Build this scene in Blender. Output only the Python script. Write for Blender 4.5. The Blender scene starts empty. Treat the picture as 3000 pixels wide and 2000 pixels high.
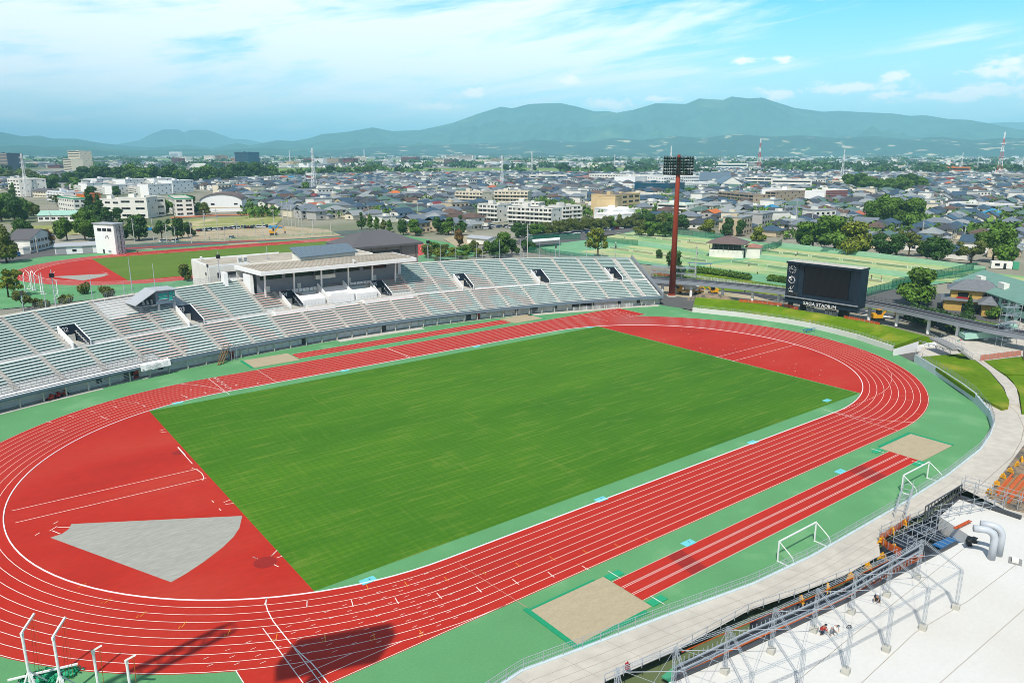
import bpy, math, random
import numpy as np
from mathutils import Vector, Matrix
rnd = random.Random(7)
SC = bpy.context.scene
COL = SC.collection
# ---------------------------------------------------------------- camera, sky, sun, exposure
CX, CY, CZ = -79.854, -102.182, 43.741
YAW, PITCH, FPX = 0.6557, 0.2457, 2217.565
cam = bpy.data.cameras.new("camera"); camo = bpy.data.objects.new("camera", cam); COL.objects.link(camo)
camo.location = (CX, CY, CZ); camo.rotation_euler = (math.pi/2 - PITCH, 0, -YAW)
cam.sensor_width = 36; cam.lens = FPX/3000*36; cam.clip_start = 0.5; cam.clip_end = 90000
SC.camera = camo
SUN_EL = math.radians(54); SUN_AZ = math.radians(36.5)      # shadows fall towards +36.5 deg from +x
SC.view_settings.view_transform = 'Standard'; SC.view_settings.look = 'None'
SC.view_settings.exposure = 0.15; SC.view_settings.gamma = 1
SC.cycles.max_bounces = 6; SC.cycles.volume_bounces = 0; SC.cycles.use_denoising = True; SC.cycles.denoising_input_passes = 'RGB_ALBEDO_NORMAL'; SC.cycles.denoising_prefilter = 'ACCURATE'; SC.cycles.pixel_filter_type = 'BLACKMAN_HARRIS'; SC.cycles.filter_width = .9
SC.cycles.transparent_max_bounces = 8
SUN_STRENGTH, SKY_STRENGTH = 4.9, 0.12
HAZE_DENS = 0.000095

def srgb(r, g, b, k=1.0):
    k *= .82
    f = lambda c: (c/255/12.92 if c/255 <= .04045 else ((c/255+.055)/1.055)**2.4)*k
    return (f(r), f(g), f(b), 1)

def make_world():
    w = bpy.data.worlds.new("World"); SC.world = w; w.use_nodes = True
    nt = w.node_tree; N = nt.nodes; L = nt.links; N.clear()
    out = N.new('ShaderNodeOutputWorld'); bg = N.new('ShaderNodeBackground'); L.new(bg.outputs[0], out.inputs[0])
    sky = N.new('ShaderNodeTexSky'); sky.sky_type = 'NISHITA'; sky.sun_disc = False
    sky.sun_elevation = SUN_EL; sky.sun_rotation = math.radians(233.5)   # the sun stands opposite to where shadows fall
    sky.altitude = 40; sky.air_density = 1.0; sky.dust_density = 0.6; sky.ozone_density = 1.0
    tc = N.new('ShaderNodeTexCoord')
    sep = N.new('ShaderNodeSeparateXYZ'); L.new(tc.outputs['Generated'], sep.inputs[0])
    def M(op, a, b=None, c=None):
        n = N.new('ShaderNodeMath'); n.operation = op
        for i, v in enumerate((a, b, c)):
            if v is None: continue
            if isinstance(v, (int, float)): n.inputs[i].default_value = v
            else: L.new(v, n.inputs[i])
        return n.outputs[0]
    X, Y, Z = sep.outputs
    # azimuth measured from the middle of the view over the plain, elevation
    az = M('SUBTRACT', M('ARCTAN2', X, Y), YAW); el = M('ARCSINE', Z)
    def noise(vec, scale, detail=6, rough=.6, dist=0.0):
        n = N.new('ShaderNodeTexNoise'); n.inputs['Scale'].default_value = scale; n.inputs['Detail'].default_value = detail
        n.inputs['Roughness'].default_value = rough; n.inputs['Distortion'].default_value = dist
        L.new(vec, n.inputs['Vector']); return n.outputs[0]
    def comb(a, b, c=0.0):
        n = N.new('ShaderNodeCombineXYZ')
        for i, v in enumerate((a, b, c)):
            if isinstance(v, (int, float)): n.inputs[i].default_value = v
            else: L.new(v, n.inputs[i])
        return n.outputs[0]
    def ramp(f, a, b):
        n = N.new('ShaderNodeMapRange'); n.interpolation_type = 'SMOOTHSTEP'; n.inputs[1].default_value = a; n.inputs[2].default_value = b
        L.new(f, n.inputs[0]); return n.outputs[0]
    def mix(f, a, b):
        n = N.new('ShaderNodeMix'); n.data_type = 'RGBA'
        if isinstance(f, float): n.inputs[0].default_value = f
        else: L.new(f, n.inputs[0])
        for i, v in ((6, a), (7, b)):
            if isinstance(v, tuple): n.inputs[i].default_value = v
            else: L.new(v, n.inputs[i])
        return n.outputs[2]
    # cirrus: long streaks, slightly tilted (rise to the right)
    u = M('ADD', M('MULTIPLY', az, 1.0), M('MULTIPLY', el, .25)); v = M('SUBTRACT', el, M('MULTIPLY', az, .12))
    n1 = noise(comb(M('MULTIPLY', u, 2.2), M('MULTIPLY', v, 13)), 1.0, 8, .58, .6)
    n2 = noise(comb(M('MULTIPLY', u, 4.5), M('MULTIPLY', v, 40), 3.3), 1.0, 8, .62, .9)
    n3 = noise(comb(M('MULTIPLY', az, 1.3), M('MULTIPLY', el, 5.), 7.7), 1.0, 3, .5)
    left = M('MULTIPLY', az, -.26)
    dens = M('ADD', M('ADD', M('MULTIPLY', n1, 1.15), M('MULTIPLY', n2, .50)), M('ADD', M('MULTIPLY', n3, .55), left))
    cir = M('MULTIPLY', ramp(dens, .96, 1.22), .92)
    low = ramp(el, .22, .0)
    base = N.new('ShaderNodeMix'); base.data_type = 'RGBA'; base.blend_type = 'MULTIPLY'; base.inputs[0].default_value = 1.0
    L.new(sky.outputs[0], base.inputs[6]); base.inputs[7].default_value = SKY_TINT
    high = ramp(el, .20, .42)
    basec = mix(high, base.outputs[2], sky.outputs[0])
    cir = M('MULTIPLY', cir, M('SUBTRACT', 1.0, M('MULTIPLY', high, .85)))
    basec = mix(M('MULTIPLY', low, .8), basec, HOR_COL)
    c1 = mix(cir, basec, CIRRUS)
    # cumulus puffs low over the hills: (azimuth, elevation, half width, half height) in radians, from pixels
    puffs = [(1387,268,42,17),(1663,234,40,18),(1270,312,90,12),(1790,305,85,15),(2285,278,50,20),(2620,228,38,14),(2960,205,75,28),
             (2900,262,100,22),(2600,280,60,12),(2180,178,36,9),(2295,176,24,11),(50,338,45,9),(120,350,60,9),(840,372,60,11),(560,356,24,12),
             (2500,258,110,14),(2750,285,140,14),(1930,290,60,8)]
    nz = noise(comb(M('MULTIPLY', az, 42), M('MULTIPLY', el, 78)), 1.0, 6, .62, .3)
    tot = None
    for (px, py, hw, hh) in puffs:
        vx, vy = (px-1500)/FPX, -(py-1000)/FPX; fw = math.cos(PITCH)+vy*math.sin(PITCH); a0 = math.atan2(vx, fw); e0 = math.atan2(vy*math.cos(PITCH)-math.sin(PITCH), math.hypot(vx, fw))
        dx = M('DIVIDE', M('SUBTRACT', az, a0), hw/FPX); dy = M('DIVIDE', M('SUBTRACT', el, e0), hh/FPX)
        d = M('SQRT', M('ADD', M('MULTIPLY', dx, dx), M('MULTIPLY', dy, dy)))
        m = ramp(M('ADD', d, M('MULTIPLY', M('SUBTRACT', nz, .5), 4.2)), 1.3, .1)
        tot = m if tot is None else M('MAXIMUM', tot, m)
    c2 = mix(M('MULTIPLY', tot, .92), c1, CUMULUS)
    L.new(c2, bg.inputs[0]); bg.inputs[1].default_value = SKY_STRENGTH
SKY_TINT = (.26, 1.38, 1.80, 1)
HOR_COL = (9.0, 10.2, 10.6, 1)
CIRRUS = (10.6, 11.0, 11.2, 1)
CUMULUS = (13.5, 12.2, 11.6, 1)
make_world()
sl = bpy.data.lights.new("sun", 'SUN'); sl.energy = SUN_STRENGTH; sl.angle = math.radians(.55); sl.color = (1.0, .955, .87)
so = bpy.data.objects.new("sun", sl); COL.objects.link(so); so.location = (-200, -200, 200)
dvec = Vector((math.cos(SUN_AZ)*math.cos(SUN_EL), math.sin(SUN_AZ)*math.cos(SUN_EL), -math.sin(SUN_EL)))
so.rotation_euler = dvec.to_track_quat('-Z', 'Y').to_euler()

# ---------------------------------------------------------------- survey: where a sight line of the photograph meets height z
_f = np.array([math.sin(YAW)*math.cos(PITCH), math.cos(YAW)*math.cos(PITCH), -math.sin(PITCH)])
_r = np.array([math.cos(YAW), -math.sin(YAW), 0.0]); _u = np.cross(_r, _f)
def P(px, py, z=0.0):
    d = _f + _r*((px-1500)/FPX) - _u*((py-1000)/FPX)
    t = (z-CZ)/d[2]
    return (CX+t*d[0], CY+t*d[1], z)
def PP(pts, z=0.0): return [P(a, b, z) for a, b in pts]
def HT(px, py, ytop):                                   # height of something standing at ground pixel whose top shows at ytop
    x, y, _ = P(px, py); lo, hi = 0, 120
    for _i in range(40):
        m = (lo+hi)/2; q = np.array([x-CX, y-CY, m-CZ]); yy = 1000-FPX*(q@_u)/(q@_f)
        if yy > ytop: lo = m
        else: hi = m
    return lo

# ---------------------------------------------------------------- materials
MATS = {}
def mat(name, c, rough=.8, var=.12, scale=1.5, spec=.3, metal=0.0, var2=0.0, scale2=.05, bump=0.0, alpha=None, c2=None, mixs=(.45,.6), stretch=None, island=0.0, emit=None):
    if name in MATS: return MATS[name]
    m = bpy.data.materials.new(name); m.use_nodes = True; MATS[name] = m
    nt = m.node_tree; N = nt.nodes; L = nt.links
    b = N['Principled BSDF']; b.inputs['Roughness'].default_value = rough; b.inputs['Metallic'].default_value = metal
    b.inputs['Specular IOR Level'].default_value = spec
    geo = N.new('ShaderNodeNewGeometry'); vec = geo.outputs['Position']
    if stretch:
        mp = N.new('ShaderNodeMapping'); mp.inputs['Scale'].default_value = stretch; L.new(vec, mp.inputs[0]); vec = mp.outputs[0]
    def noise(s, d=4, v=None):
        n = N.new('ShaderNodeTexNoise'); n.inputs['Scale'].default_value = s; n.inputs['Detail'].default_value = d; L.new(v or vec, n.inputs['Vector']); return n.outputs[0]
    def mr(f, a, b_, lo, hi):
        n = N.new('ShaderNodeMapRange'); n.inputs[1].default_value = a; n.inputs[2].default_value = b_; n.inputs[3].default_value = lo; n.inputs[4].default_value = hi; L.new(f, n.inputs[0]); return n.outputs[0]
    def mul(cs, f):
        n = N.new('ShaderNodeMix'); n.data_type = 'RGBA'; n.blend_type = 'MULTIPLY'; n.inputs[0].default_value = 1
        if isinstance(cs, tuple): n.inputs[6].default_value = cs
        else: L.new(cs, n.inputs[6])
        L.new(f, n.inputs[7]); return n.outputs[2]
    cs = tuple(c) if len(c) == 4 else tuple(c)+(1,)
    if c2:
        n = N.new('ShaderNodeMix'); n.data_type = 'RGBA'; n.inputs[6].default_value = cs; n.inputs[7].default_value = tuple(c2)
        L.new(mr(noise(scale2, 5), mixs[0], mixs[1], 0, 1), n.inputs[0]); cs = n.outputs[2]
    if var: cs = mul(cs, mr(noise(scale), .3, .7, 1-var, 1+var))
    if var2: cs = mul(cs, mr(noise(scale2), .3, .7, 1-var2, 1+var2))
    if island: cs = mul(cs, mr(geo.outputs['Random Per Island'], 0, 1, 1-island, 1+island))
    if isinstance(cs, tuple): b.inputs['Base Color'].default_value = cs
    else: L.new(cs, b.inputs['Base Color'])
    if bump:
        bm = N.new('ShaderNodeBump'); bm.inputs['Strength'].default_value = bump; L.new(noise(scale*2), bm.inputs['Height']); L.new(bm.outputs[0], b.inputs['Normal'])
    if alpha is not None: b.inputs['Alpha'].default_value = alpha
    return m
S = srgb
mat('red_track', S(194,40,20,.9), .8, .06, 3, .25, var2=.1, scale2=.1, c2=S(186,48,30,.86), mixs=(.5,.72), stretch=(.35,1,1))
mat('red_worn', S(192,42,24,.9), .85, .07, 1.5, .25, var2=.16, scale2=.09, c2=S(184,56,38,.86), mixs=(.48,.72), stretch=(.45,1,1))
mat('green_run', S(98,158,104,.96), .85, .06, 4, .2, var2=.07, scale2=.14, c2=S(116,166,116,.96), mixs=(.56,.72))
mat('line_white', S(245,240,232,.95), .7, .05, 3)
mat('line_orange', S(240,150,30,.9), .7, .05, 3)
mat('line_faint', S(205,150,130,.9), .7, .1, 3)
mat('kerb_white', S(250,250,250,.95), .5, .03, 3)
mat('sand', S(186,172,142,.92), .95, .08, 2.5, .1, var2=.05, scale2=.5, stretch=(1,2.5,1))
mat('sand_grey', S(168,168,158,.95), .95, .12, 1.6, .1, var2=.05, scale2=.3, stretch=(.5,2,1))
mat('teal_mat', S(30,160,110,.86), .8, .06, 2)
mat('cyan_box', S(120,215,220,.9), .6, .05, 2)
mat('mat_green', S(40,170,120,.9), .7, .05, 2)
mat('concrete', S(205,202,190,.9), .9, .08, 1.2, .2, var2=.08, scale2=.15)
mat('concrete_white', S(228,227,221,.92), .9, .03, 2.5, .15, var2=.05, scale2=.07, c2=S(216,212,202,.9), mixs=(.45,.7))
mat('concrete_grey', S(150,150,148,.9), .9, .1, 1, .2, var2=.08, scale2=.2)
mat('concrete_terrace', S(212,205,192,.84), .9, .09, .7, .2, var2=.07, scale2=.2)
mat('stand_tread', S(222,222,218,.92), .9, .1, 1.5, .2, var2=.06, scale2=.2)
mat('stair_tread', S(202,196,186,.9), .9, .1, 1.5)
mat('bench_teal', S(216,232,226,1), .55, .07, 2, .4)
mat('bench_pink', S(240,202,192,1), .55, .06, 2, .4)
mat('bench_pink_shade', S(222,150,136,.95), .6, .06, 2, .4)  # the pink seats again, with the canopy's shade put into the colour
mat('bench_leg_shade', S(140,166,160,.95), .7, .1, 2)  # supports under the seats, shade of the gap put into their colour
mat('paint_white', S(246,246,244,.98), .5, .03, .8, .4)
mat('paint_offwhite', S(238,236,226,.95), .7, .05, .4, .3, var2=.04, scale2=.1)
mat('paint_cream', S(232,222,198,.95), .8, .06, .4, .2)
mat('paint_beige', S(222,196,148,.95), .8, .06, .4, .2)
mat('paint_tan', S(176,160,138,.95), .8, .06, .4, .2)
mat('paint_grey', S(150,156,164,.9), .8, .06, .6, .2)
mat('paint_bluegrey', S(120,138,152,.9), .7, .06, .6, .2)
mat('paint_orange', S(214,120,50,.9), .7, .06, .6, .2)
mat('paint_green', S(80,170,130,.9), .7, .06, .6, .2)
mat('paint_mint', S(170,214,196,.9), .7, .06, .6, .2)
mat('navy', S(38,50,66,.9), .6, .08, 1, .3)
mat('glass_dark', S(34,42,50,.8), .15, .2, .3, .6)
mat('glass_teal', S(60,190,180,.8), .15, .1, .5, .6)
mat('glass_blue', S(24,78,104,.9), .12, .15, .1, .7)
mat('shutter', S(168,170,172,.9), .5, .05, 6, .4)
mat('roof_metal', S(184,188,192,.9), .45, .05, 1, .5)
mat('roof_slateblue', S(104,122,134,.9), .4, .05, 1, .5)
mat('roof_brown', S(118,100,96,.9), .7, .06, .4, .3)
mat('roof_warm', S(170,120,108,.9), .7, .06, .4, .3)
mat('roof_grey', S(104,102,104,.9), .75, .06, 2, .3, var2=.05)
mat('roof_stained', S(196,188,172,.9), .9, .22, .35, .2, var2=.12, scale2=1.2, stretch=(.25,1.6,1), c2=S(140,128,108,.9), mixs=(.5,.75))
mat('wall_taupe', S(156,140,132,.9), .8, .06, .8, .2)
mat('metal_grey', S(150,158,164,.9), .45, .05, 2, .5)
mat('metal_galv', S(190,198,204,.9), .4, .06, 2, .5, metal=.2)
mat('metal_dark', S(70,72,76,.9), .5, .05, 2, .5)
mat('rust_red', S(158,62,36,1), .55, .08, .6, .4, stretch=(1,1,.15))
mat('black', S(26,26,28,.8), .5, .05, 2, .4)
mat('screen', S(3,10,20,.9), .35, .15, 4, .4)
mat('board_navy', S(14,38,56,.8), .5, .12, .6, .4, var2=.08, scale2=1.2)
mat('asphalt', S(112,112,110,.75), .92, .08, .8, .2, var2=.1, scale2=.08)
mat('asphalt_dark', S(80,80,84,.75), .92, .08, .8, .2, var2=.1, scale2=.08)
mat('dirt', S(196,180,150,.85), .95, .1, .5, .1, var2=.12, scale2=.05, c2=S(140,142,100,.85), mixs=(.5,.72))
mat('orange_steel', S(206,102,44,.9), .6, .15, 2, .3)
mat('orange_net', S(214,96,40,.85), .85, .25, 3, .1, alpha=.75)
mat('yellow_paint', S(236,170,24,.9), .4, .05, 2, .5)
mat('red_paint', S(176,30,28,.9), .45, .06, 2, .5)
mat('blue_paint', S(40,110,170,.9), .45, .06, 2, .5)
mat('blue_tarp', S(60,150,205,.9), .6, .1, 1, .3)
mat('green_net', S(40,124,100,.85), .85, .1, 2, .1)
mat('wood', S(160,128,90,.85), .8, .15, 3, .2)
mat('bark', S(96,78,60,.8), .95, .15, 3, .1)
mat('leaf', (.075,.150,.014,1), .65, .25, .25, .25, var2=.18, scale2=.9, island=.38)
mat('leaf_dark', (.036,.088,.013,1), .65, .25, .25, .25, var2=.18, scale2=.9, island=.38)
mat('leaf_yellow', (.14,.17,.014,1), .65, .25, .25, .25, var2=.18, scale2=.9, island=.38)
mat('leaf_olive', (.10,.125,.022,1), .65, .25, .25, .25, var2=.18, scale2=.9, island=.38)
mat('leaf_rust', (.15,.085,.02,1), .65, .25, .25, .25, var2=.18, scale2=.9, island=.38)
mat('lawn', S(112,150,18,.72), .95, .14, .6, .1, var2=.12, scale2=.12, c2=S(150,156,50,.75), mixs=(.5,.68))
mat('rice', S(150,180,90,.6), .95, .1, .02, .1, var2=.14, scale2=.004)
def grass_mat(name, base, dark, pale, ax):
    m = bpy.data.materials.new(name); m.use_nodes = True; MATS[name] = m
    nt = m.node_tree; N = nt.nodes; L = nt.links; b = N['Principled BSDF']; b.inputs['Roughness'].default_value = .9; b.inputs['Specular IOR Level'].default_value = .15
    geo = N.new('ShaderNodeNewGeometry')
    def noise(sc, scale, detail=5, rough=.6, dist=0.):
        mp = N.new('ShaderNodeMapping'); mp.inputs['Scale'].default_value = sc; L.new(geo.outputs['Position'], mp.inputs[0])
        n = N.new('ShaderNodeTexNoise'); n.inputs['Scale'].default_value = scale; n.inputs['Detail'].default_value = detail; n.inputs['Roughness'].default_value = rough
        n.inputs['Distortion'].default_value = dist; L.new(mp.outputs[0], n.inputs['Vector']); return n.outputs[0]
    def rampf(f, a, c):
        n = N.new('ShaderNodeMapRange'); n.inputs[1].default_value = a; n.inputs[2].default_value = c; L.new(f, n.inputs[0]); return n.outputs[0]
    def mix(f, a, c, k=1.0):
        mm = N.new('ShaderNodeMath'); mm.operation = 'MULTIPLY'; L.new(f, mm.inputs[0]); mm.inputs[1].default_value = k
        n = N.new('ShaderNodeMix'); n.data_type = 'RGBA'; L.new(mm.outputs[0], n.inputs[0])
        for i, v in ((6, a), (7, c)):
            if isinstance(v, tuple): n.inputs[i].default_value = v
            else: L.new(v, n.inputs[i])
        return n.outputs[2]
    c = mix(rampf(noise((.03,.11,1), 1.0, 4), .32, .7), base, dark, .8)
    for ax_, sc_, k_ in (('X', .30, .22), ('Y', .34, .30)):
        wv = N.new('ShaderNodeTexWave'); wv.bands_direction = ax_; wv.inputs['Scale'].default_value = sc_; wv.inputs['Distortion'].default_value = .35; wv.inputs['Detail'].default_value = 1; L.new(geo.outputs['Position'], wv.inputs['Vector']); c = mix(rampf(wv.outputs['Fac'], .35, .65), c, dark, k_)
    c = mix(rampf(noise((.012,.02,1), 1.0, 3), .35, .65), c, dark, .45)
    c = mix(rampf(noise((.10,1.1,1), 1.0, 6, .7, .4), .52, .80), c, pale, .62)
    c = mix(rampf(noise((.9,.10,1), 1.0, 6, .7, .4), .56, .84), c, pale, .34)
    c = mix(rampf(noise((.6,1.3,1), .8, 8, .75), .60, .80), c, S(176,166,84,.75), .4)
    g = noise((1,1,1), 5.0, 3); n = N.new('ShaderNodeMix'); n.data_type = 'RGBA'; n.blend_type = 'MULTIPLY'; n.inputs[0].default_value = 1
    r2 = N.new('ShaderNodeMapRange'); r2.inputs[3].default_value = .86; r2.inputs[4].default_value = 1.14; r2.inputs[1].default_value = .3; r2.inputs[2].default_value = .7
    L.new(g, r2.inputs[0]); L.new(c, n.inputs[6]); L.new(r2.outputs[0], n.inputs[7]); L.new(n.outputs[2], b.inputs['Base Color'])
grass_mat('pitch_grass', S(96,144,28,.86), S(56,114,14,.84), S(150,166,70,.85), 0)
grass_mat('practice_grass', S(118,146,54,.78), S(96,132,38,.78), S(150,160,84,.78), 0)

# ---------------------------------------------------------------- mesh helpers
class MB:
    def __init__(s): s.v = []; s.f = []; s.m = []
    def add(s, vs, fs, mi=0):
        o = len(s.v); s.v.extend([tuple(map(float, v)) for v in vs]); s.f.extend([tuple(o+i for i in f) for f in fs]); s.m.extend([mi]*len(fs)); return s
    def quad(s, a, b, c, d, mi=0): return s.add([a, b, c, d], [(0, 1, 2, 3)], mi)
    def box(s, c, size, rz=0.0, mi=0):
        """c = centre of the base, size = full sizes"""
        x, y, z = size; cs, sn = math.cos(rz), math.sin(rz); vs = []
        for dz in (0, z):
            for dx, dy in ((-x/2,-y/2),(x/2,-y/2),(x/2,y/2),(-x/2,y/2)):
                vs.append((c[0]+dx*cs-dy*sn, c[1]+dx*sn+dy*cs, c[2]+dz))
        return s.add(vs, [(3,2,1,0),(4,5,6,7),(0,1,5,4),(1,2,6,5),(2,3,7,6),(3,0,4,7)], mi)
    def prism(s, poly, z0, z1, mi=0):
        """poly xy list; z0, z1 numbers or functions"""
        n = len(poly); g = lambda z, p: z(p) if callable(z) else z
        A = sum(poly[i][0]*poly[(i+1)%n][1]-poly[(i+1)%n][0]*poly[i][1] for i in range(n))
        if A < 0: poly = poly[::-1]
        vs = [(p[0], p[1], g(z0, p)) for p in poly]+[(p[0], p[1], g(z1, p)) for p in poly]
        fs = [tuple(range(n))[::-1], tuple(range(n, 2*n))]+[(i, (i+1)%n, n+(i+1)%n, n+i) for i in range(n)]
        return s.add(vs, fs, mi)
    def flat(s, poly, z, mi=0):
        n = len(poly); A = sum(poly[i][0]*poly[(i+1)%n][1]-poly[(i+1)%n][0]*poly[i][1] for i in range(n))
        if A < 0: poly = poly[::-1]
        return s.add([(p[0], p[1], z) for p in poly], [tuple(range(n))], mi)
    def bar(s, a, b, w=.05, h=None, mi=0):
        a = Vector(a); b = Vector(b); d = b-a
        if d.length < 1e-6: return s
        d.normalize(); up = Vector((0,0,1)) if abs(d.z) < .95 else Vector((1,0,0))
        r = d.cross(up).normalized(); u = r.cross(d).normalized(); h = h or w; vs = []
        for p in (a, b):
            for i, j in ((-1,-1),(1,-1),(1,1),(-1,1)): vs.append(p+r*(i*w/2)+u*(j*h/2))
        return s.add(vs, [(0,1,2,3),(7,6,5,4),(0,4,5,1),(1,5,6,2),(2,6,7,3),(3,7,4,0)], mi)
    def tube(s, pts, rad, n=8, mi=0, cap=True):
        pts = [Vector(p) for p in pts]; rs = rad if isinstance(rad, (list, tuple)) else [rad]*len(pts); vs = []; prev = None
        for i, p in enumerate(pts):
            d = (pts[min(i+1, len(pts)-1)]-pts[max(i-1, 0)]).normalized()
            if prev is None:
                up = Vector((0,0,1)) if abs(d.z) < .9 else Vector((1,0,0)); r = d.cross(up).normalized()
            else: r = (prev-d*prev.dot(d)).normalized()
            prev = r; u = d.cross(r)
            for k in range(n):
                t = 2*math.pi*k/n; vs.append(p+r*(math.cos(t)*rs[i])+u*(math.sin(t)*rs[i]))
        fs = [(i*n+k, i*n+(k+1)%n, (i+1)*n+(k+1)%n, (i+1)*n+k) for i in range(len(pts)-1) for k in range(n)]
        if cap: fs += [tuple(range(n))[::-1], tuple((len(pts)-1)*n+k for k in range(n))]
        return s.add(vs, fs, mi)
    def lattice(s, a, b, w, w2=None, bays=8, t=.08, mi=0, side=4):
        """square lattice mast from a to b"""
        a = Vector(a); b = Vector(b); d = (b-a).normalized(); up = Vector((0,0,1)) if abs(d.z) < .9 else Vector((1,0,0))
        r = d.cross(up).normalized(); u = r.cross(d); w2 = w if w2 is None else w2
        def c(i, k):
            q = i/bays; ww = (w*(1-q)+w2*q)/2; sx, sy = ((-1,-1),(1,-1),(1,1),(-1,1))[k%4]; return a.lerp(b, q)+r*sx*ww+u*sy*ww
        for k in range(4): s.bar(c(0, k), c(bays, k), t, mi=mi)
        for i in range(bays):
            for k in range(side): s.bar(c(i, k), c(i+1, k+1) if i%2 else c(i+1, k+1), t*.6, mi=mi)
            for k in range(side): s.bar(c(i+1, k), c(i+1, k+1), t*.6, mi=mi)
        return s
    def build(s, name, mats, parent=None, loc=None, rz=None, smooth=False):
        me = bpy.data.meshes.new(name); me.from_pydata(s.v, [], s.f)
        for m in (mats if isinstance(mats, (list, tuple)) else [mats]): me.materials.append(MATS[m] if isinstance(m, str) else m)
        me.polygons.foreach_set('material_index', s.m)
        if smooth: me.polygons.foreach_set('use_smooth', [True]*len(s.f))
        me.update(); return link(name, me, parent, loc, rz)
def link(name, me, parent=None, loc=None, rz=None):
    o = bpy.data.objects.new(name, me); COL.objects.link(o)
    if parent is not None: o.parent = parent
    if loc is not None: o.location = loc
    if rz is not None: o.rotation_euler = (0, 0, rz)
    return o
def tag(o, label=None, cat=None, group=None, kind=None):
    if label: o['label'] = label
    if cat: o['category'] = cat
    if group: o['group'] = group
    if kind: o['kind'] = kind
    return o
def empty(name, loc, label, cat, rz=0, group=None):
    o = bpy.data.objects.new(name, None); COL.objects.link(o); o.location = loc; o.rotation_euler = (0, 0, rz); o.empty_display_size = .5
    return tag(o, label, cat, group)
def copy_tree(o, parent=None):
    c = o.copy(); COL.objects.link(c)
    if parent is not None: c.parent = parent
    for ch in list(o.children): copy_tree(ch, c)
    return c
def struct(name, mb, mats, kind='structure', label=None, cat=None):
    return tag(mb.build(name, mats), label, cat, kind=kind)
def arc(cx, cy, r, a0, a1, n):
    return [(cx+r*math.cos(a0+(a1-a0)*i/n), cy+r*math.sin(a0+(a1-a0)*i/n)) for i in range(n+1)]
def ribbon(mb, pts, w, z, mi=0):
    """flat painted line along pts"""
    n = len(pts); L_ = []; R_ = []
    for i in range(n):
        a = pts[max(i-1, 0)]; b = pts[min(i+1, n-1)]; dx, dy = b[0]-a[0], b[1]-a[1]; l = math.hypot(dx, dy) or 1
        L_.append((pts[i][0]-dy/l*w/2, pts[i][1]+dx/l*w/2, z)); R_.append((pts[i][0]+dy/l*w/2, pts[i][1]-dx/l*w/2, z))
    mb.add(L_+R_, [(i, n+i, n+i+1, i+1) for i in range(n-1)], mi)
def text_mesh(s, size, loc, rot, mat_, parent=None, name='lettering', ext=.02, align='CENTER'):
    c = bpy.data.curves.new(name, 'FONT'); c.body = s; c.size = size; c.extrude = ext; c.align_x = align; c.align_y = 'CENTER'
    o = bpy.data.objects.new(name, c); dg = bpy.context.evaluated_depsgraph_get(); COL.objects.link(o)
    dg.update(); me = bpy.data.meshes.new_from_object(o.evaluated_get(bpy.context.evaluated_depsgraph_get())); bpy.data.objects.remove(o)
    me.materials.clear(); me.materials.append(MATS[mat_]); o = link(name, me, parent); o.location = loc; o.rotation_euler = rot
    return o
# ================================================================ GROUND, TRACK
RT, ST, LW = 37.95, 39.8, 1.22
SCX, SCY, SR = 0.0, -158.0, 220.2            # the main stand is an arc round (0,-158)
def sp(th, r, z=0.0): t = math.radians(th); return (r*math.sin(t), SCY+r*math.cos(t), z)
mb = MB(); R0 = 45000
mb.flat([(-R0,-R0),(R0,-R0),(R0,R0),(-R0,R0)], -.25)
gm = mat('town_ground', S(172,168,150,.75), .95, .18, .02, .1, var2=.2, scale2=.0035, c2=S(104,122,76,.7), mixs=(.48,.62))
struct('ground', mb, 'town_ground')
# green apron round the track
mb = MB()
stand_edge = [sp(t, 221.4)[:2] for t in np.linspace(-32, 23.6, 40)]
right = [(88.6,36.2),(87.4,32.1),(92.5,19.7),(95.2,8),(95.6,1),(94.6,-6),(93.2,-12.9),(88.7,-23.9),(83.7,-30.8),(74.4,-41.0),(65.0,-50.1),(58.3,-55.1),(52.1,-58.1),(45.7,-59.9)]
near = [(38.5,-61.4),(25.1,-62.6),(10.8,-63.1),(-9.0,-63.2),(-18.6,-62.6),(-29.7,-60.9),(-38.9,-59.7),(-45.5,-58.7),(-60,-60),(-140,-66)]
mb.flat(stand_edge+[(91,43)]+right+near+[(-140,40)], 0.0)
struct('running_apron', mb, 'green_run')
def oval(r, n=40, cx=0, cy=0, s=ST):
    return arc(cx+s, cy, r, -math.pi/2, math.pi/2, n)+arc(cx-s, cy, r, math.pi/2, 3*math.pi/2, n)
RO = RT+9*LW
def oval2(cx=0, cy=0): return oval(RO+.12, 60)
mb = MB(); mb.flat(oval2(), .008)
# start chutes
mb.flat([(40,RT+.5),(74.7,RT+.0),(74.7,RO+.1),(40,RO+.1)], .012); mb.flat([(-40,-RT-.5),(-40,-RO-.1),(-64.2,-RO-.1),(-64.2,-RT-4)], .012)
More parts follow.
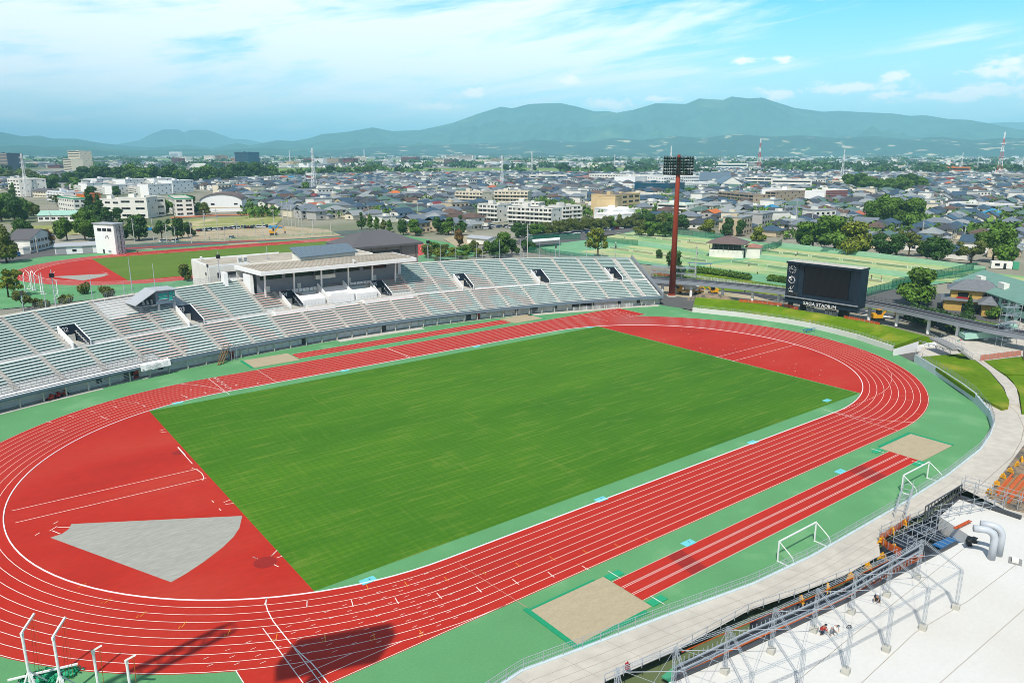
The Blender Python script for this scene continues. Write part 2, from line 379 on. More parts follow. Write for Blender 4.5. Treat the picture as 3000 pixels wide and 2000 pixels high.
# jump runways
for x0, x1, y0, y1 in ((-28.3,30.2,-56.75,-52.35),(-19.6,38.9,52.15,56.65)): mb.flat([(x0,y0),(x1,y0),(x1,y1),(x0,y1)], .012)
struct('running_track', mb, 'red_track')
mb = MB(); ri = RT-.05
for sgn in (-1, 1):   # D areas
    a = math.acos((53.8-ST)/ri); pts = arc(ST, 0, ri, -a, a, 40); mb.flat([(sgn*x, y) for x, y in pts], .016)
struct('field_event_area', mb, 'red_worn')
mb = MB()
def kerby(x): d = abs(x)-ST; return ri-.12 if d <= 0 else math.sqrt(max(0, ri*ri-d*d))-.12
xs = list(np.linspace(-53.8, 53.8, 60)); mb.flat([(x, kerby(x)) for x in xs]+[(x, -kerby(x)) for x in xs[::-1]], .018)
struct('infield_border', mb, 'green_run')
mb = MB(); mb.flat([(-53.8,-35.0),(53.5,-35.0),(53.5,35.0),(-53.8,35.0)], .024)
tag(mb.build('pitch_lawn', 'pitch_grass'), kind='structure')
# kerb
ko = MB()
n = 180; inner = oval(RT-.0, 60); m_ = len(inner)
for i in range(m_):
    a, b = inner[i], inner[(i+1)%m_]; ko.bar((a[0], a[1], .05), (b[0], b[1], .05), .13, .07)
tag(ko.build('track_kerb', 'kerb_white'), 'raised white aluminium kerb running round the inside of the red track', 'kerb')
# lane lines
mb = MB(); Z = .03
for k in range(1, 10):
    r = RT+k*LW; w = .062
    pts = oval(r, 60); pts.append(pts[0]); ribbon(mb, pts, w, Z)
for k in range(0, 10):
    y = RT+k*LW; xe = ST+math.sqrt(max(0, RO*RO-y*y))
    if k == 9: ribbon(mb, [(ST, y), (74.7, y)], .062, Z); ribbon(mb, [(-ST, -y), (-64.2, -y)], .062, Z)
    else:
        if xe < 69.5: ribbon(mb, [(xe, y), (70.2, y)], .062, Z)
        if xe < 60: ribbon(mb, [(-xe, -y), (-60.2, -y)], .062, Z)
    if k >= 1:      # dashed continuation of the straight lanes across the bends
        for sg in (1, -1):
            x = ST+1
            while x < (69 if k > 3 else 66):
                if math.hypot(x-ST, y) < RO-.3: ribbon(mb, [(sg*x, sg*y), (sg*(x+.5), sg*y)], .045, Z+.002, 0 if sg < 0 else 2)
                x += 1.9
ribbon(mb, [(74.7, RT), (74.7, RO+.05)], .08, Z); ribbon(mb, [(66.5, RT), (74.7, RT)], .07, Z)
for x in (60.2, 70.2): ribbon(mb, [(x, RT if x > 65 else RT+.2), (x, RO)], .09, Z+.004)
for x in (-60.2,): ribbon(mb, [(x, -RT), (x, -RO)], .08, Z+.004)
ribbon(mb, [(-64.2, -RO-.1), (-64.2, -42.4)], .08, Z+.003)
ribbon(mb, [(-ST, RT-2.2), (-ST, RO)], .09, Z+.004); ribbon(mb, [(ST, -RT+2.2), (ST, -RO)], .07, Z+.004)
ribbon(mb, [(0, RT), (0, RO)], .16, Z+.004); ribbon(mb, [(-30, RT), (-30, RO)], .07, Z+.004)
# curved start lines (involutes)
def involute(x0, sg, n=16, L0=15.5):
    pts = []
    for i in range(n+1):
        q = i/n; yy = RT+q*9*LW; off = 5.6*q**1.9
        pts.append((sg*(x0+off), sg*yy))
    return pts
def involute_at(a0, sg, wid=9):
    """start on the inner kerb at bend angle a0, bending forwards as it crosses the lanes"""
    pts = []
    for i in range(17):
        q = i/16; r = RT+q*wid*LW; t = a0+sg*(q**1.7)*.145; pts.append((math.cos(t)*r, math.sin(t)*r))
    return pts
ribbon(mb, [(-ST-5.6*(i/16)**1.8-.2, RT+i/16*9*LW) for i in range(17)], .08, Z+.005)
ribbon(mb, [(ST+6.0*(i/16)**1.8+.2, -RT-i/16*9*LW) for i in range(17)], .08, Z+.005)
def lines_px(ox, oy, s, segs, w, mi, z=Z+.006):
    for sg in segs: ribbon(mb, [P(ox+x/s, oy+y/s, 0)[:2] for x, y in sg], w, z, mi)
F6 = 2.6136
lines_px(700, 1400, F6, [[(212,918),(205,965),(222,1020),(262,1095),(320,1170),(400,1270),(480,1350),(560,1420),(685,1568)]], .10, 0)
lines_px(700, 1400, F6, [[(400,1270),(625,1568)],[(197,968),(212,918)],[(522,940),(520,987)],[(862,935),(875,985)],[(1195,915),(1222,963)],[(1515,880),(1555,923)],[(1815,832),(1860,873)]], .08, 0)
lines_px(1400, 1400, F6, [[(0,848),(25,873)],[(265,775),(315,815)],[(535,718),(585,760)],[(797,672),(850,705)]], .08, 0)
lines_px(0, 1400, F6, [[(595,843),(662,803)],[(800,958),(853,920)],[(1075,1062),(1120,1020)],[(1392,1143),(1427,1097)],[(1743,1204),(1765,1152)]], .08, 1)
lines_px(700, 1400, F6, [[(285,1235),(293,1190)],[(662,1245),(658,1197)],[(1045,1240),(1027,1190)],[(1410,1205),(1383,1163)],[(990,855),(977,815)],[(1293,830),(1268,793)],[(1605,788),(1570,755)],[(1890,738),(1853,703)]], .08, 1)
lines_px(1400, 1400, F6, [[(62,735),(20,702)],[(332,682),(290,650)],[(595,632),(548,600)],[(848,580),(803,552)],[(1092,535),(1045,503)],[(1330,487),(1280,460)]], .08, 1)
lines_px(700, 1400, F6, [[(1690,660),(2440,1140)]], .06, 2)
F2 = 5.8725
lines_px(2350, 1120, F2, [[(140,862),(235,890)],[(480,815),(575,845)],[(810,762),(905,790)],[(1125,705),(1230,733)],[(1420,652),(1540,680)],[(1700,597),(1810,620)],[(1940,533),(2040,553)],[(975,303),(1065,318)],[(1160,240),(1250,258)]], .08, 1)
lines_px(2350, 1120, F2, [[(870,478),(980,507)],[(1128,422),(1235,443)],[(1340,360),(1450,378)],[(1525,290),(2165,320)],[(1672,227),(1785,240)],[(1785,157),(1895,168)],[(1885,90),(1985,98)],[(1945,20),(2040,27)],[(1300,180),(1380,187)],[(1420,115),(1520,122)],[(1540,45),(1620,50)]], .07, 2)
F3 = 7.84
lines_px(500, 1050, F3, [[(245,835),(395,900)],[(760,770),(820,803)],[(450,708),(480,725)],[(1480,602),(1530,620)],[(1985,560),(2030,583)]], .09, 0)
F5 = 5.2267
lines_px(0, 1000, F5, [[(1530,1145),(1650,1190)],[(905,1352),(985,1360)],[(680,1518),(775,1523)],[(1390,1065),(1460,1080)],[(1050,1140),(1130,1157)],[(1735,992),(1790,1012)],[(2170,975),(2230,998)],[(2070,930),(2130,945)],[(710,1225),(790,1240)]], .09, 0)
lines_px(0, 1000, F5, [[(300,1468),(365,1475)],[(635,1372),(695,1382)],[(970,1283),(1020,1292)],[(1300,1198),(1345,1208)],[(1640,1120),(1680,1128)],[(1520,955),(1560,962)],[(1660,905),(2110,955)]], .09, 2)
# break line and steeplechase arc dashes on the right bend
dash = [(1080,525),(1150,545),(1220,577),(1290,608),(1355,645),(1405,690),(1437,740),(1440,790),(1415,835),(1370,873),(1310,905),(1240,935),(1170,962),(1100,990)]
dp = [P(2000+x/2.3515, 780+y/2.3515)[:2] for x, y in dash]; acc = 0
for a, b in zip(dp[:-1], dp[1:]):
    l = math.hypot(b[0]-a[0], b[1]-a[1]); k = 0
    while k < l:
        f0, f1 = k/l, min(1, (k+.45)/l); ribbon(mb, [(a[0]+(b[0]-a[0])*f0, a[1]+(b[1]-a[1])*f0), (a[0]+(b[0]-a[0])*f1, a[1]+(b[1]-a[1])*f1)], .07, Z+.007); k += .9
ribbon(mb, [P(2000+x/2.3515, 780+y/2.3515)[:2] for x, y in [(485,405),(620,415),(760,432),(900,462),(1000,490),(1080,525)]], .07, Z+.007)
# throwing lines
for pl in ([(-76.6,5.1),(-54.3,4.3)],[(-76.6,1.1),(-54.3,.3)],[(-54.9,5.1),(-54.45,3.9),(-54.3,2.4),(-54.45,.9),(-54.9,-.2)],[(-54.4,14.5),(-54.4,6.6)],[(53.0,-2.6),(77.3,-2.6)],[(53.0,-6.8),(77.0,-6.8)],[(53.6,-1.7),(53.7,-7.6)]):
    ribbon(mb, pl, .09, Z+.006)
lines_px(0, 1400, F6, [[(380,405),(437,370)],[(440,378),(535,378)],[(400,403),(462,428)],[(408,352),(445,332)],[(268,440),(305,418)],[(1622,172),(1638,187)],[(1677,233),(1693,250)],[(1713,187),(1765,166)],[(1726,202),(1790,193)],[(1937,603),(1975,620)],[(2075,600),(2091,585)]], .09, 0)
lines_px(700, 1400, F6, [[(245,600),(293,552)],[(290,611),(332,597)],[(268,662),(304,680)],[(105,603),(140,618)]], .09, 0)
lines_px(0, 800, 2.94, [[(1533,1497),(1598,1567)],[(1375,1358),(1420,1345)],[(1385,1370),(1440,1365)]], .10, 0)
for _i in range(46):
    x, y = rnd.uniform(56, 74), rnd.uniform(-30, 22)
    if (x-ST)**2+y*y < 34**2: ribbon(mb, [(x, y), (x+rnd.uniform(.05,.6), y+rnd.uniform(-.1,.1))], .09, Z+.006)
# letters beside the finish line, lane numbers at the 110 m start
struct('track_markings', mb, ['line_white', 'line_orange', 'line_faint'])
for i in range(9):
    o = text_mesh(str(9-i), 1.0, (-ST+1.25, RO-LW*(i+.5), Z+.01), (0, 0, math.pi/2), 'line_white', name='lane_number', ext=0)
    tag(o, kind='structure')
    o = text_mesh(str(9-i), 1.0, (71.6, RO-LW*(i+.5), Z+.01), (0, 0, math.pi/2), 'line_white', name='lane_number', ext=0); tag(o, kind='structure')
for ox, oy, s, pts in ((700,1400,F6,[('8',262,1238),('7',640,1248),('6',1015,1240),('5',1385,1212)]),(0,1400,F6,[('1',780,955),('2',1055,1060),('3',1375,1143),('4',1725,1202)])):
    for ch, x, y in pts:
        q = P(ox+x/s, oy+y/s); tag(text_mesh(ch, .5, (q[0], q[1], Z+.01), (0, 0, math.atan2(q[1], q[0]+ST)-math.pi/2), 'line_orange', name='lane_number', ext=0), kind='structure')
# grey shot sector, circles, sand pits
mb = MB(); mb.flat([(-71.2,-3.4),(-54.1,-13.9),(-55.4,-16.8),(-56.7,-18.6),(-58.5,-20.3),(-61.1,-22.2),(-63.3,-23.5),(-65.0,-24.3),(-73.7,-5.7),(-72.5,-5.5),(-71.7,-4.7)], .024)
struct('shot_put_sector', mb, 'sand_grey')
mb = MB(); mb.flat(arc(-55.75,-26.4,1.25,0,2*math.pi,28)[:-1], .026); mb.flat(arc(-54.9,12.2,.9,0,2*math.pi,28)[:-1], .026)
struct('throwing_circle', mb, mat('red_dark', S(165,34,24,.8), .8, .1, 2))
mb = MB()
for x, y in ((2170,2110),): pass
for (x0, x1, y0, y1) in ((-20.6,-17.4,-56.7,-52.4),(17.6,21.8,-56.7,-52.4)): mb.flat([(x0,y0),(x1-.8,y0),(x1,y1),(x0+.8,y1)], .016)
struct('runway_patch', mb, 'red_dark')
mb = MB()
for y in (-56.7,-55.42,-55.2,-53.94,-53.72,-52.4): ribbon(mb, [(-28.3,y),(30.2,y)], .05, .022)
for y in (52.2,53.6,55.1,56.6): ribbon(mb, [(-19.6,y),(38.9,y)], .09, .022)
struct('runway_line', mb, 'line_white')
pl = [('sand filled jumping pit with teal border nearest the white roof', (-38.3,-28.4,-58.0,-51.2), 1), ('sand filled jumping pit beside the far goal frame and curved wall', (30.1,39.9,-57.2,-50.9), 2), ('pale sand pit in front of the main stand below the metal stair', (-30.0,-20.0,51.0,57.9), 3), ('pale sand pit in front of the white fence at the far end of the stand', (39.1,48.8,51.2,57.6), 4)]
for lab, (x0, x1, y0, y1), k in pl:
    e = empty('sand_pit', ((x0+x1)/2, (y0+y1)/2, 0), lab, 'sand pit', group='jumping pits beside the track'); cx, cy = (x0+x1)/2, (y0+y1)/2
    a, b = (x1-x0)/2, (y1-y0)/2; m1 = MB(); m1.prism([(-a,-b),(a,-b),(a,b),(-a,b)], .0, .06); m1.build('sand', 'sand', e)
    m2 = MB(); w = .55
    if k == 1: L_ = [(-a-w,-b-w,a-1.0,-b),(-a-w,-b,-a,b+w),(-a,b,a-1.2,b+w*.5)]
    elif k == 2: L_ = [(a,-b,a+w,b+w),(-a+.4,b,a,b+w),(-a,-b-w,a+.2,-b)][:2]+[(-a+2,b,-a+2.01,b+.01)]
    elif k == 3: L_ = [(-a-w,-b,-a,b)]
    else: L_ = [(a,-b,a+w,b)]
    for (p, q, r, s_) in L_: m2.prism([(p,q),(r,q),(r,s_),(p,s_)], 0.0, .09)
    m2.build('border', 'teal_mat', e)
labs = ['green board mat at the near corner of the large sand pit, track side', 'green board mat at the sand pit corner nearest the wire fence', 'green board mat by the right hand pit, track side', 'green board mat between right hand pit and goal']
for (x, y), lab in zip(((-27.25,-51.65),(-27.2,-57.65),(28.75,-51.25),(28.85,-57.25)), labs):
    m1 = MB(); m1.box((0,0,.0), (2.1,.95,.1)); o = m1.build('board_mat', 'mat_green', loc=(x,y,0)); tag(o, lab, 'mat', 'green mats at the sand pits')
    m2 = MB(); m2.box((0,0,.1), (.06,1.9,.03)); m2.build('strip', 'line_white', o)
wb = [((-48.5,-36.6),'at the corner of the lawn near the grey gravel end'),((-15.7,-37.7),'beside the kerb at the middle of the near straight'),((16.8,-37.7),'beside the kerb halfway to the right hand bend'),((44.9,-33.6),'at the right hand corner of the lawn'),((-15.6,-52.0),'beside the runway near the left sand pit'),((17.2,-51.9),'beside the runway near the dark patch at right'),((-15.9,37.4),'beside the kerb across from the stand, left one'),((-48.7,36.7),'by the finish line at the far left lawn corner'),((17.0,37.1),'beside the kerb across from the stand, right one'),((51.5,35.6),'at the far corner of the lawn near the hurdles start')]
for (x, y), t_ in wb:
    m1 = MB(); m1.box((0,0,0), (1.7,1.0,.05)); m1.box((.2,.1,.05),(.12,.3,.01),mi=1)
    tag(m1.build('drain_cover', ['cyan_box','blue_paint'], loc=(x,y,.018), rz=0), 'flat pale cyan cover '+t_, 'cover', 'cyan covers round the field')

# ================================================================ MAIN STAND
NROW = 26; DR = 24.6/NROW; T_AIS = (0.415, 0.455)
def ztop(th): x = 232*math.sin(math.radians(th)); return 13.0-2.3*(x/92)**2
def sz(th, t): return 2.8+t*(ztop(th)-2.8)
def spt(th, t, dz=0.0): r = SR+24.6*t; q = sp(th, r); return (q[0], q[1], sz(th, t)+dz)
TH0, TH1 = -26.0, 23.6
AIS_L = [-24.8+2*k for k in range(24) if -24.8+2*k < 22]+[22.05]
VOMS = [-20.8, -14.8, -8.9, -2.84, 3.16, 9.18, 15.13, 21.0]
AIS_U = []
for a in AIS_L:
    v = [x for x in VOMS if abs(x-a) < .6]
    AIS_U.append(a-.62 if v else a)
PAV = (-4.75, 5.0)              # under the pavilion
stand = empty('grandstand', (0, 62, 0), 'long curved concrete main stand with pale bench rows and numbered tunnel openings', 'grandstand')
def stl(name, mb_, mats): return mb_.build(name, mats, stand, loc=(0, -62, 0))
def row_t(i): return i/NROW
VHW = .40                      # half width of a tunnel opening in degrees
def in_vom(th, i):
    if not (11 <= i <= 16): return False
    return any(abs(th-v) < VHW for v in VOMS)
def is_aisle_row(i): return i == 10
tread = MB(); dth = .25; ths = np.arange(TH0, TH1+.001, dth)
for i in range(NROW):
    for th in ths[:-1]:
        tm = th+dth/2
        if in_vom(tm, i) or (i == 11 and any(abs(tm-v) < VHW for v in VOMS)): continue
        if PAV[0]+.3 < tm < PAV[1]-.2 and i >= 19: continue
        t0, t1 = i/NROW, (i+1)/NROW; za = lambda h: sz(h, t0)
        a, b = th, th+dth
        p0 = sp(a, SR+24.6*t0); p1 = sp(b, SR+24.6*t0); p2 = sp(b, SR+24.6*t1); p3 = sp(a, SR+24.6*t1)
        z0a, z0b = sz(a, t0), sz(b, t0); z1a, z1b = sz(a, t1), sz(b, t1)
        A = (p0[0],p0[1],z0a); B = (p1[0],p1[1],z0b); C_ = (p2[0],p2[1],z0b); D = (p3[0],p3[1],z0a); E_ = (p2[0],p2[1],z1b); F_ = (p3[0],p3[1],z1a)
        tread.quad(A, B, C_, D); tread.quad(D, C_, E_, F_)
stl('terrace_steps', tread, 'stand_tread')
# body under the terraces, back wall, front fascia, ends
body = MB(); tt = np.linspace(TH0, TH1, 90)
for a, b in zip(tt[:-1], tt[1:]):
    q = lambda th, r, z: (*sp(th, r)[:2], z)
    body.quad(q(b,SR+24.6,0), q(a,SR+24.6,0), q(a,SR+24.6,ztop(a)), q(b,SR+24.6,ztop(b)), 0)
    body.quad(q(a,SR+24.6,ztop(a)+.003), q(b,SR+24.6,ztop(b)+.003), q(b,SR+26.6,ztop(b)+.003), q(a,SR+26.6,ztop(a)+.003), 1)
    body.quad(q(b,SR+26.6,0), q(a,SR+26.6,0), q(a,SR+26.6,ztop(a)), q(b,SR+26.6,ztop(b)), 0)
stl('back_wall', body, ['concrete_grey', 'concrete'])
fas = MB()
for a, b in zip(tt[:-1], tt[1:]):
    q = lambda th, r, z: (*sp(th, r)[:2], z)
    fas.quad(q(a,SR-.3,2.05), q(b,SR-.3,2.05), q(b,SR-.3,2.95), q(a,SR-.3,2.95), 0)
    fas.quad(q(a,SR-.3,2.95), q(b,SR-.3,2.95), q(b,SR+.1,2.95), q(a,SR+.1,2.95), 1)
    fas.quad(q(a,SR+.02,2.78), q(b,SR+.02,2.78), q(b,SR+.1,2.95), q(a,SR+.1,2.95), 1)
    fas.quad(q(b,SR-.3,2.05), q(a,SR-.3,2.05), q(a,SR+2.2,2.05), q(b,SR+2.2,2.05), 0)
stl('front_fascia', fas, ['paint_bluegrey', 'paint_offwhite'])
low = MB()
for a, b in zip(tt[:-1], tt[1:]):
    q = lambda th, r, z: (*sp(th, r)[:2], z)
    low.quad(q(a,SR+2.0,-.1), q(b,SR+2.0,-.1), q(b,SR+2.0,2.05), q(a,SR+2.0,2.05), 0)
stl('lower_wall', low, ['paint_offwhite'])
ap = MB()          # pale pavement at the foot of the stand with steps in its edge
def pave(a0, a1, r0, r1, z=.05):
    A = [sp(t, r1)[:2] for t in np.linspace(a0, a1, 12)]+[sp(t, r0)[:2] for t in np.linspace(a1, a0, 12)]; ap.prism(A, 0, z)
pave(TH0, 23.4, 220.7, 222.3); pave(-20.8,-15.2,219.6,220.7,.06); pave(-13.2,-12.3,220.0,220.7,.06); pave(-1.6,4.4,218.4,220.7,.06); pave(12.6,23.2,219.0,220.7,.06); pave(15.0,18.0,218.5,219.0,.04)
struct('pavement', ap, 'concrete')
# dark openings, doors and panels in the lower wall
th = TH0+.5
def lwall(t, parts, nm):
    m = MB()
    for (z, size, mi) in parts: m.box((0,0,z), size, 0, mi)
    o = m.build(nm, ['black','paint_white','metal_dark'], stand); q = sp(t, SR+1.92); o.location = (q[0],q[1]-62,0); o.rotation_euler = (0,0,-math.radians(t))
while th < 23:
    if -9.5 < th < 9.8: lwall(th, [(.3,(1.75,.08,1.0),1)], 'wall_panel'); lwall(th, [(1.42,(1.8,.08,.5),0)], 'wall_opening')
    elif int(th*3)%5 == 0: lwall(th, [(.6,(1.0,.08,1.4),0)], 'wall_opening')
    th += .52
for t in (-13.7,-3.5,1.9,8.2,13.2): lwall(t, [(0,(1.4,.16,2.0),2)], 'door')
for t in (16.7,17.3,17.9): lwall(t, [(.6,(2.2,.14,1.4),0)], 'wall_opening')
pos = MB(); pos.box((0,0,0),(.22,.22,2.05)); pme = None
for t in np.arange(-25, 23.6, 1.02):
    o = pos.build('post','concrete',stand) if pme is None else link('post', pme, stand); pme = o.data; q = sp(t, SR+.3, 0); o.location = (q[0],q[1]-62,0); o.rotation_euler = (0,0,-math.radians(t))
for k_, t in enumerate((-13.3,-8.05,8.9)):
    m1 = MB(); m1.box((0,0,0), (.9,.12,1.7)); m1.box((0,-.06,.3),(.7,.02,.5),mi=1)
    tag(m1.build('cabinet', ['red_paint','black'], loc=sp(t, SR+1.6, 0.06), rz=-math.radians(t)), ['dark red cabinet against the stand wall under the white banner','dark red cabinet against the wall under the pink seats','dark red cabinet by the wall where the black openings begin'][k_], 'cabinet')
# seats
def dseg(px_, py_, ax, ay, bx, by):
    dx, dy = bx-ax, by-ay; l2 = dx*dx+dy*dy or 1; t = max(0, min(1, ((px_-ax)*dx+(py_-ay)*dy)/l2)); return math.hypot(px_-ax-t*dx, py_-ay-t*dy)
def darc(u, v, cx, cy, r, a0, a1):
    a = math.degrees(math.atan2(v-cy, u-cx))
    while a < a0: a += 360
    if a <= a1: return abs(math.hypot(u-cx, v-cy)-r)
    return min(math.hypot(u-cx-r*math.cos(math.radians(x)), v-cy-r*math.sin(math.radians(x))) for x in (a0, a1))
LET = [('S',-13.4,-9.75),('A',-9.0,-5.4),('G',5.3,8.7),('A',9.3,13.1)]
def pinkseat(th, t):
    if PAV[0]-.05 < th < PAV[1]+.1: return 2 if (t > .5) else 1  # upper rows under the canopy take the shaded pink
    for ch, a, b in LET:
        if a <= th <= b:
            u = (th-a)/(b-a); v = (t-.05)/.62
            if v < -.05 or v > 1.05: return 0
            if ch == 'S': d = min(darc(u, v, .5, .74, .27, 20, 275), darc(u, v, .5, .26, .27, -160, 95))
            elif ch == 'A': d = min(dseg(u, v, .12, 0, .12+.0, .98), dseg(u, v, .12, 1.0, .92, 0), dseg(u, v, .12, .42, .62, .42)*1.1)
            else: d = min(darc(u, v, .52, .5, .42, 40, 330), dseg(u, v, .55, .45, .9, .45), dseg(u, v, .9, .45, .9, .18))
            if d < .115: return 1
    return 0
def near_aisle(th, t):
    L_ = AIS_L if t < T_AIS[0] else AIS_U
    return any(abs(th-a) < .17 for a in L_)
for i in range(NROW):
    if is_aisle_row(i): continue
    t = (i+.5)/NROW; bm_ = MB(); step = .20; th = TH0+.1
    while th < TH1-.35:
        tm = th+step/2; a, b = th, th+step; th += step
        if near_aisle(tm, t): continue
        if (12 <= i <= 16 or i == 11) and any(abs(tm-v) < VHW+.12 for v in VOMS): continue
        if tm < -12.2 and i < 3: continue
        if -11.7 < tm < -8.55 and i >= 19: continue
        if -12.9 < tm < -11.7 and i >= 18: continue
        if PAV[0] < tm < PAV[1] and (i > 18): continue
        if -2.0 < tm < 2.6 and 10 < i < 17: continue
        if PAV[0] < tm < PAV[1]+.2 and 8 < i < 12: continue
        mi = pinkseat(tm, t); r0 = SR+24.6*i/NROW+.42; r1 = r0+.40; z = lambda h: sz(h, i/NROW)
        for (ra, rb, dz0, dz1, m2) in ((r0, r1, .36, .43, mi),):
            q = lambda h, r, dz: (*sp(h, r)[:2], z(h)+dz)
            aa, bb = a+.006, b-.006
            bm_.quad(q(aa,ra,dz1), q(bb,ra,dz1), q(bb,rb,dz1), q(aa,rb,dz1), m2)
            bm_.quad(q(aa,ra,dz0), q(bb,ra,dz0), q(bb,ra,dz1), q(aa,ra,dz1), m2)
            bm_.quad(q(aa,rb,dz0), q(aa,ra,dz0), q(aa,ra,dz1), q(aa,rb,dz1), m2); bm_.quad(q(bb,ra,dz0), q(bb,rb,dz0), q(bb,rb,dz1), q(bb,ra,dz1), m2)
            bm_.quad(q(aa,rb,0), q(bb,rb,0), q(bb,rb,dz1-.01), q(aa,rb,dz1-.01), 3)
            bm_.quad(q(aa,ra+.12,0), q(bb,ra+.12,0), q(bb,ra+.12,dz0), q(aa,ra+.12,dz0), 3)
    stl('bench_row', bm_, ['bench_teal', 'bench_pink', 'bench_pink_shade', 'bench_leg_shade'])
# stair aisles: two small steps per row
for L_, i0, i1 in ((AIS_L, 0, 10), (AIS_U, 11, NROW)):
    for a in L_:
        m1 = MB()
        if PAV[0]+.3 < a < PAV[1]-.2 and i0 > 0: i1_ = 19
        elif -11.9 < a < -8.5 and i0 > 0: i1_ = 19
        else: i1_ = i1
        for i in range(i0, i1_):
            t0 = i/NROW; rise = (ztop(a)-2.8)/NROW; q = sp(a, SR+24.6*t0+DR*.75)
            m1.box((q[0], q[1], sz(a, t0)+.005), (1.15, DR*.5, rise*.5), -math.radians(a))
            q = sp(a, SR+24.6*t0+DR*.25); m1.box((q[0], q[1], sz(a, t0)+.005), (1.15, DR*.48, .02), -math.radians(a))
        stl('stair', m1, 'stair_tread')
# tunnel openings with numbers
for k, v in enumerate(VOMS):
    num = '0%d' % (k+1); r0 = SR+24.6*11/NROW; r1 = SR+24.6*17/NROW; zf = sz(v, 10/NROW); zb = sz(v, 17/NROW)
    ry = math.radians(-v); m1 = MB(); L_ = r1-r0; w = 2*VHW*math.pi/180*(r0+2.5)
    # local frame: x across, y outwards
    for sx in (-1, 1):
        x = sx*(w/2)
        for (xa, xb, mi) in ((x-.13, x+.13, 0),):
            vs = [(xa,-.5,zf-.2),(xb,-.5,zf-.2),(xb,L_,zf-.2),(xa,L_,zf-.2),(xa,-.5,zf+1.15),(xb,-.5,zf+1.15),(xb,L_,zb+1.05),(xa,L_,zb+1.05)]
            m1.add(vs, [(3,2,1,0),(0,1,5,4),(2,3,7,6)], 0); m1.add(vs, [(4,5,6,7)], 2)
            m1.add(vs, [(1,2,6,5)], 1 if sx < 0 else 0); m1.add(vs, [(3,0,4,7)], 1 if sx > 0 else 0)
    vm = m1.build('tunnel_wall', ['paint_white','navy','paint_white'], stand); vm.location = (sp(v, r0)[0], sp(v, r0)[1]-62, 0); vm.rotation_euler = (0,0,ry)
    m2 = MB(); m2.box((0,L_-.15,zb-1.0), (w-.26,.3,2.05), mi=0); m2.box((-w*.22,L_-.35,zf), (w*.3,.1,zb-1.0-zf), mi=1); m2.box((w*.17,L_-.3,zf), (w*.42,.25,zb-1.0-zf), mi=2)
    m2.quad((-w/2,-.6,zf+.02),(w/2,-.6,zf+.02),(w/2,L_,zf+.02),(-w/2,L_,zf+.02),3)
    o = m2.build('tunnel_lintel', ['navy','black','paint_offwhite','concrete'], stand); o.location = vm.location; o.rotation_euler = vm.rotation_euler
    t_ = text_mesh(num, 1.35, (-w*.16, L_-.33, zb+.12), (math.pi/2, 0, 0), 'paint_white', parent=o, name='number')
# railings: cross aisle and rear rim
def railing(pts, h, every, w=.05, rails=2, mi=0, m1=None):
    m1 = m1 or MB()
    for i, p in enumerate(pts):
        if i%every == 0: m1.bar((p[0],p[1],p[2]), (p[0],p[1],p[2]+h), w, mi=mi)
    for a, b in zip(pts[:-1], pts[1:]):
        for k in range(rails): zz = h*(k+1)/rails; m1.bar((a[0],a[1],a[2]+zz), (b[0],b[1],b[2]+zz), w*.8, mi=mi)
    return m1
m1 = railing([spt(t, 10/NROW, 0) for t in np.arange(TH0+.2, TH1-.2, .4)], .95, 2, .035, 2); stl('aisle_railing', m1, 'metal_galv')
m1 = railing([(*sp(t, SR+26.4)[:2], ztop(t)) for t in np.arange(TH0+.2, TH1-.1, .35)], 1.25, 1, .05, 3); 
for t in np.arange(TH0+.2, TH1-.1, .0875): m1.bar((*sp(t,SR+26.4)[:2], ztop(t)), (*sp(t,SR+26.4)[:2], ztop(t)+1.2), .022)
stl('rear_railing', m1, 'metal_grey')
m1 = MB()                     # sloping parapet at the right end
for s_, (ra, rb) in enumerate(((0,1),)):
    for i in range(26):
        t0, t1 = i/26, (i+1)/26; a = spt(TH1, t0); b = spt(TH1, t1); m1.bar((a[0],a[1],a[2]+.45), (b[0],b[1],b[2]+.45), .25, .95)
        m1.bar((a[0],a[1],a[2]+1.3), (b[0],b[1],b[2]+1.3), .06); m1.bar((a[0],a[1],a[2]+.8),(a[0],a[1],a[2]+1.3),.05)
b0, b1, b2 = spt(TH1, 0), spt(TH1, 1), sp(TH1, SR+26.6)
m1.add([(b0[0],b0[1],2.0),(b2[0],b2[1],0),(b2[0],b2[1],ztop(TH1)),(b0[0],b0[1],b0[2]),(sp(TH1,SR+3)[0],sp(TH1,SR+3)[1],0)], [(0,4,1,2,3)])
stl('end_wall', m1, 'metal_grey')
# left front walkway with its fence
m1 = MB()
for a, b in zip(np.linspace(TH0, -12.2, 30)[:-1], np.linspace(TH0, -12.2, 30)[1:]):
    q = lambda th, r, z: (*sp(th, r)[:2], z)
    m1.quad(q(a,SR-.5,2.7), q(b,SR-.5,2.7), q(b,SR+.6,3.05), q(a,SR+.6,3.05), 0); m1.quad(q(a,SR-.5,2.3), q(b,SR-.5,2.3), q(b,SR-.5,2.7), q(a,SR-.5,2.7), 1)
    m1.quad(q(b,SR-.5,2.3), q(a,SR-.5,2.3), q(a,SR+.6,2.3), q(b,SR+.6,2.3), 1)
stl('canopy', m1, ['paint_white','paint_bluegrey'])
m1 = railing([(*sp(t,SR+.7)[:2], 3.06) for t in np.arange(TH0,-12.1,.25)], 1.3, 1, .05, 4); m1 = railing([(*sp(t,SR-.2)[:2], 2.78) for t in np.arange(TH0,-12.8,.5)], .55, 1, .05, 1, m1=m1)
for t in np.arange(TH0,-12.1,.06): m1.bar((*sp(t,SR+.7)[:2],3.06), (*sp(t,SR+.7)[:2],4.3), .02)
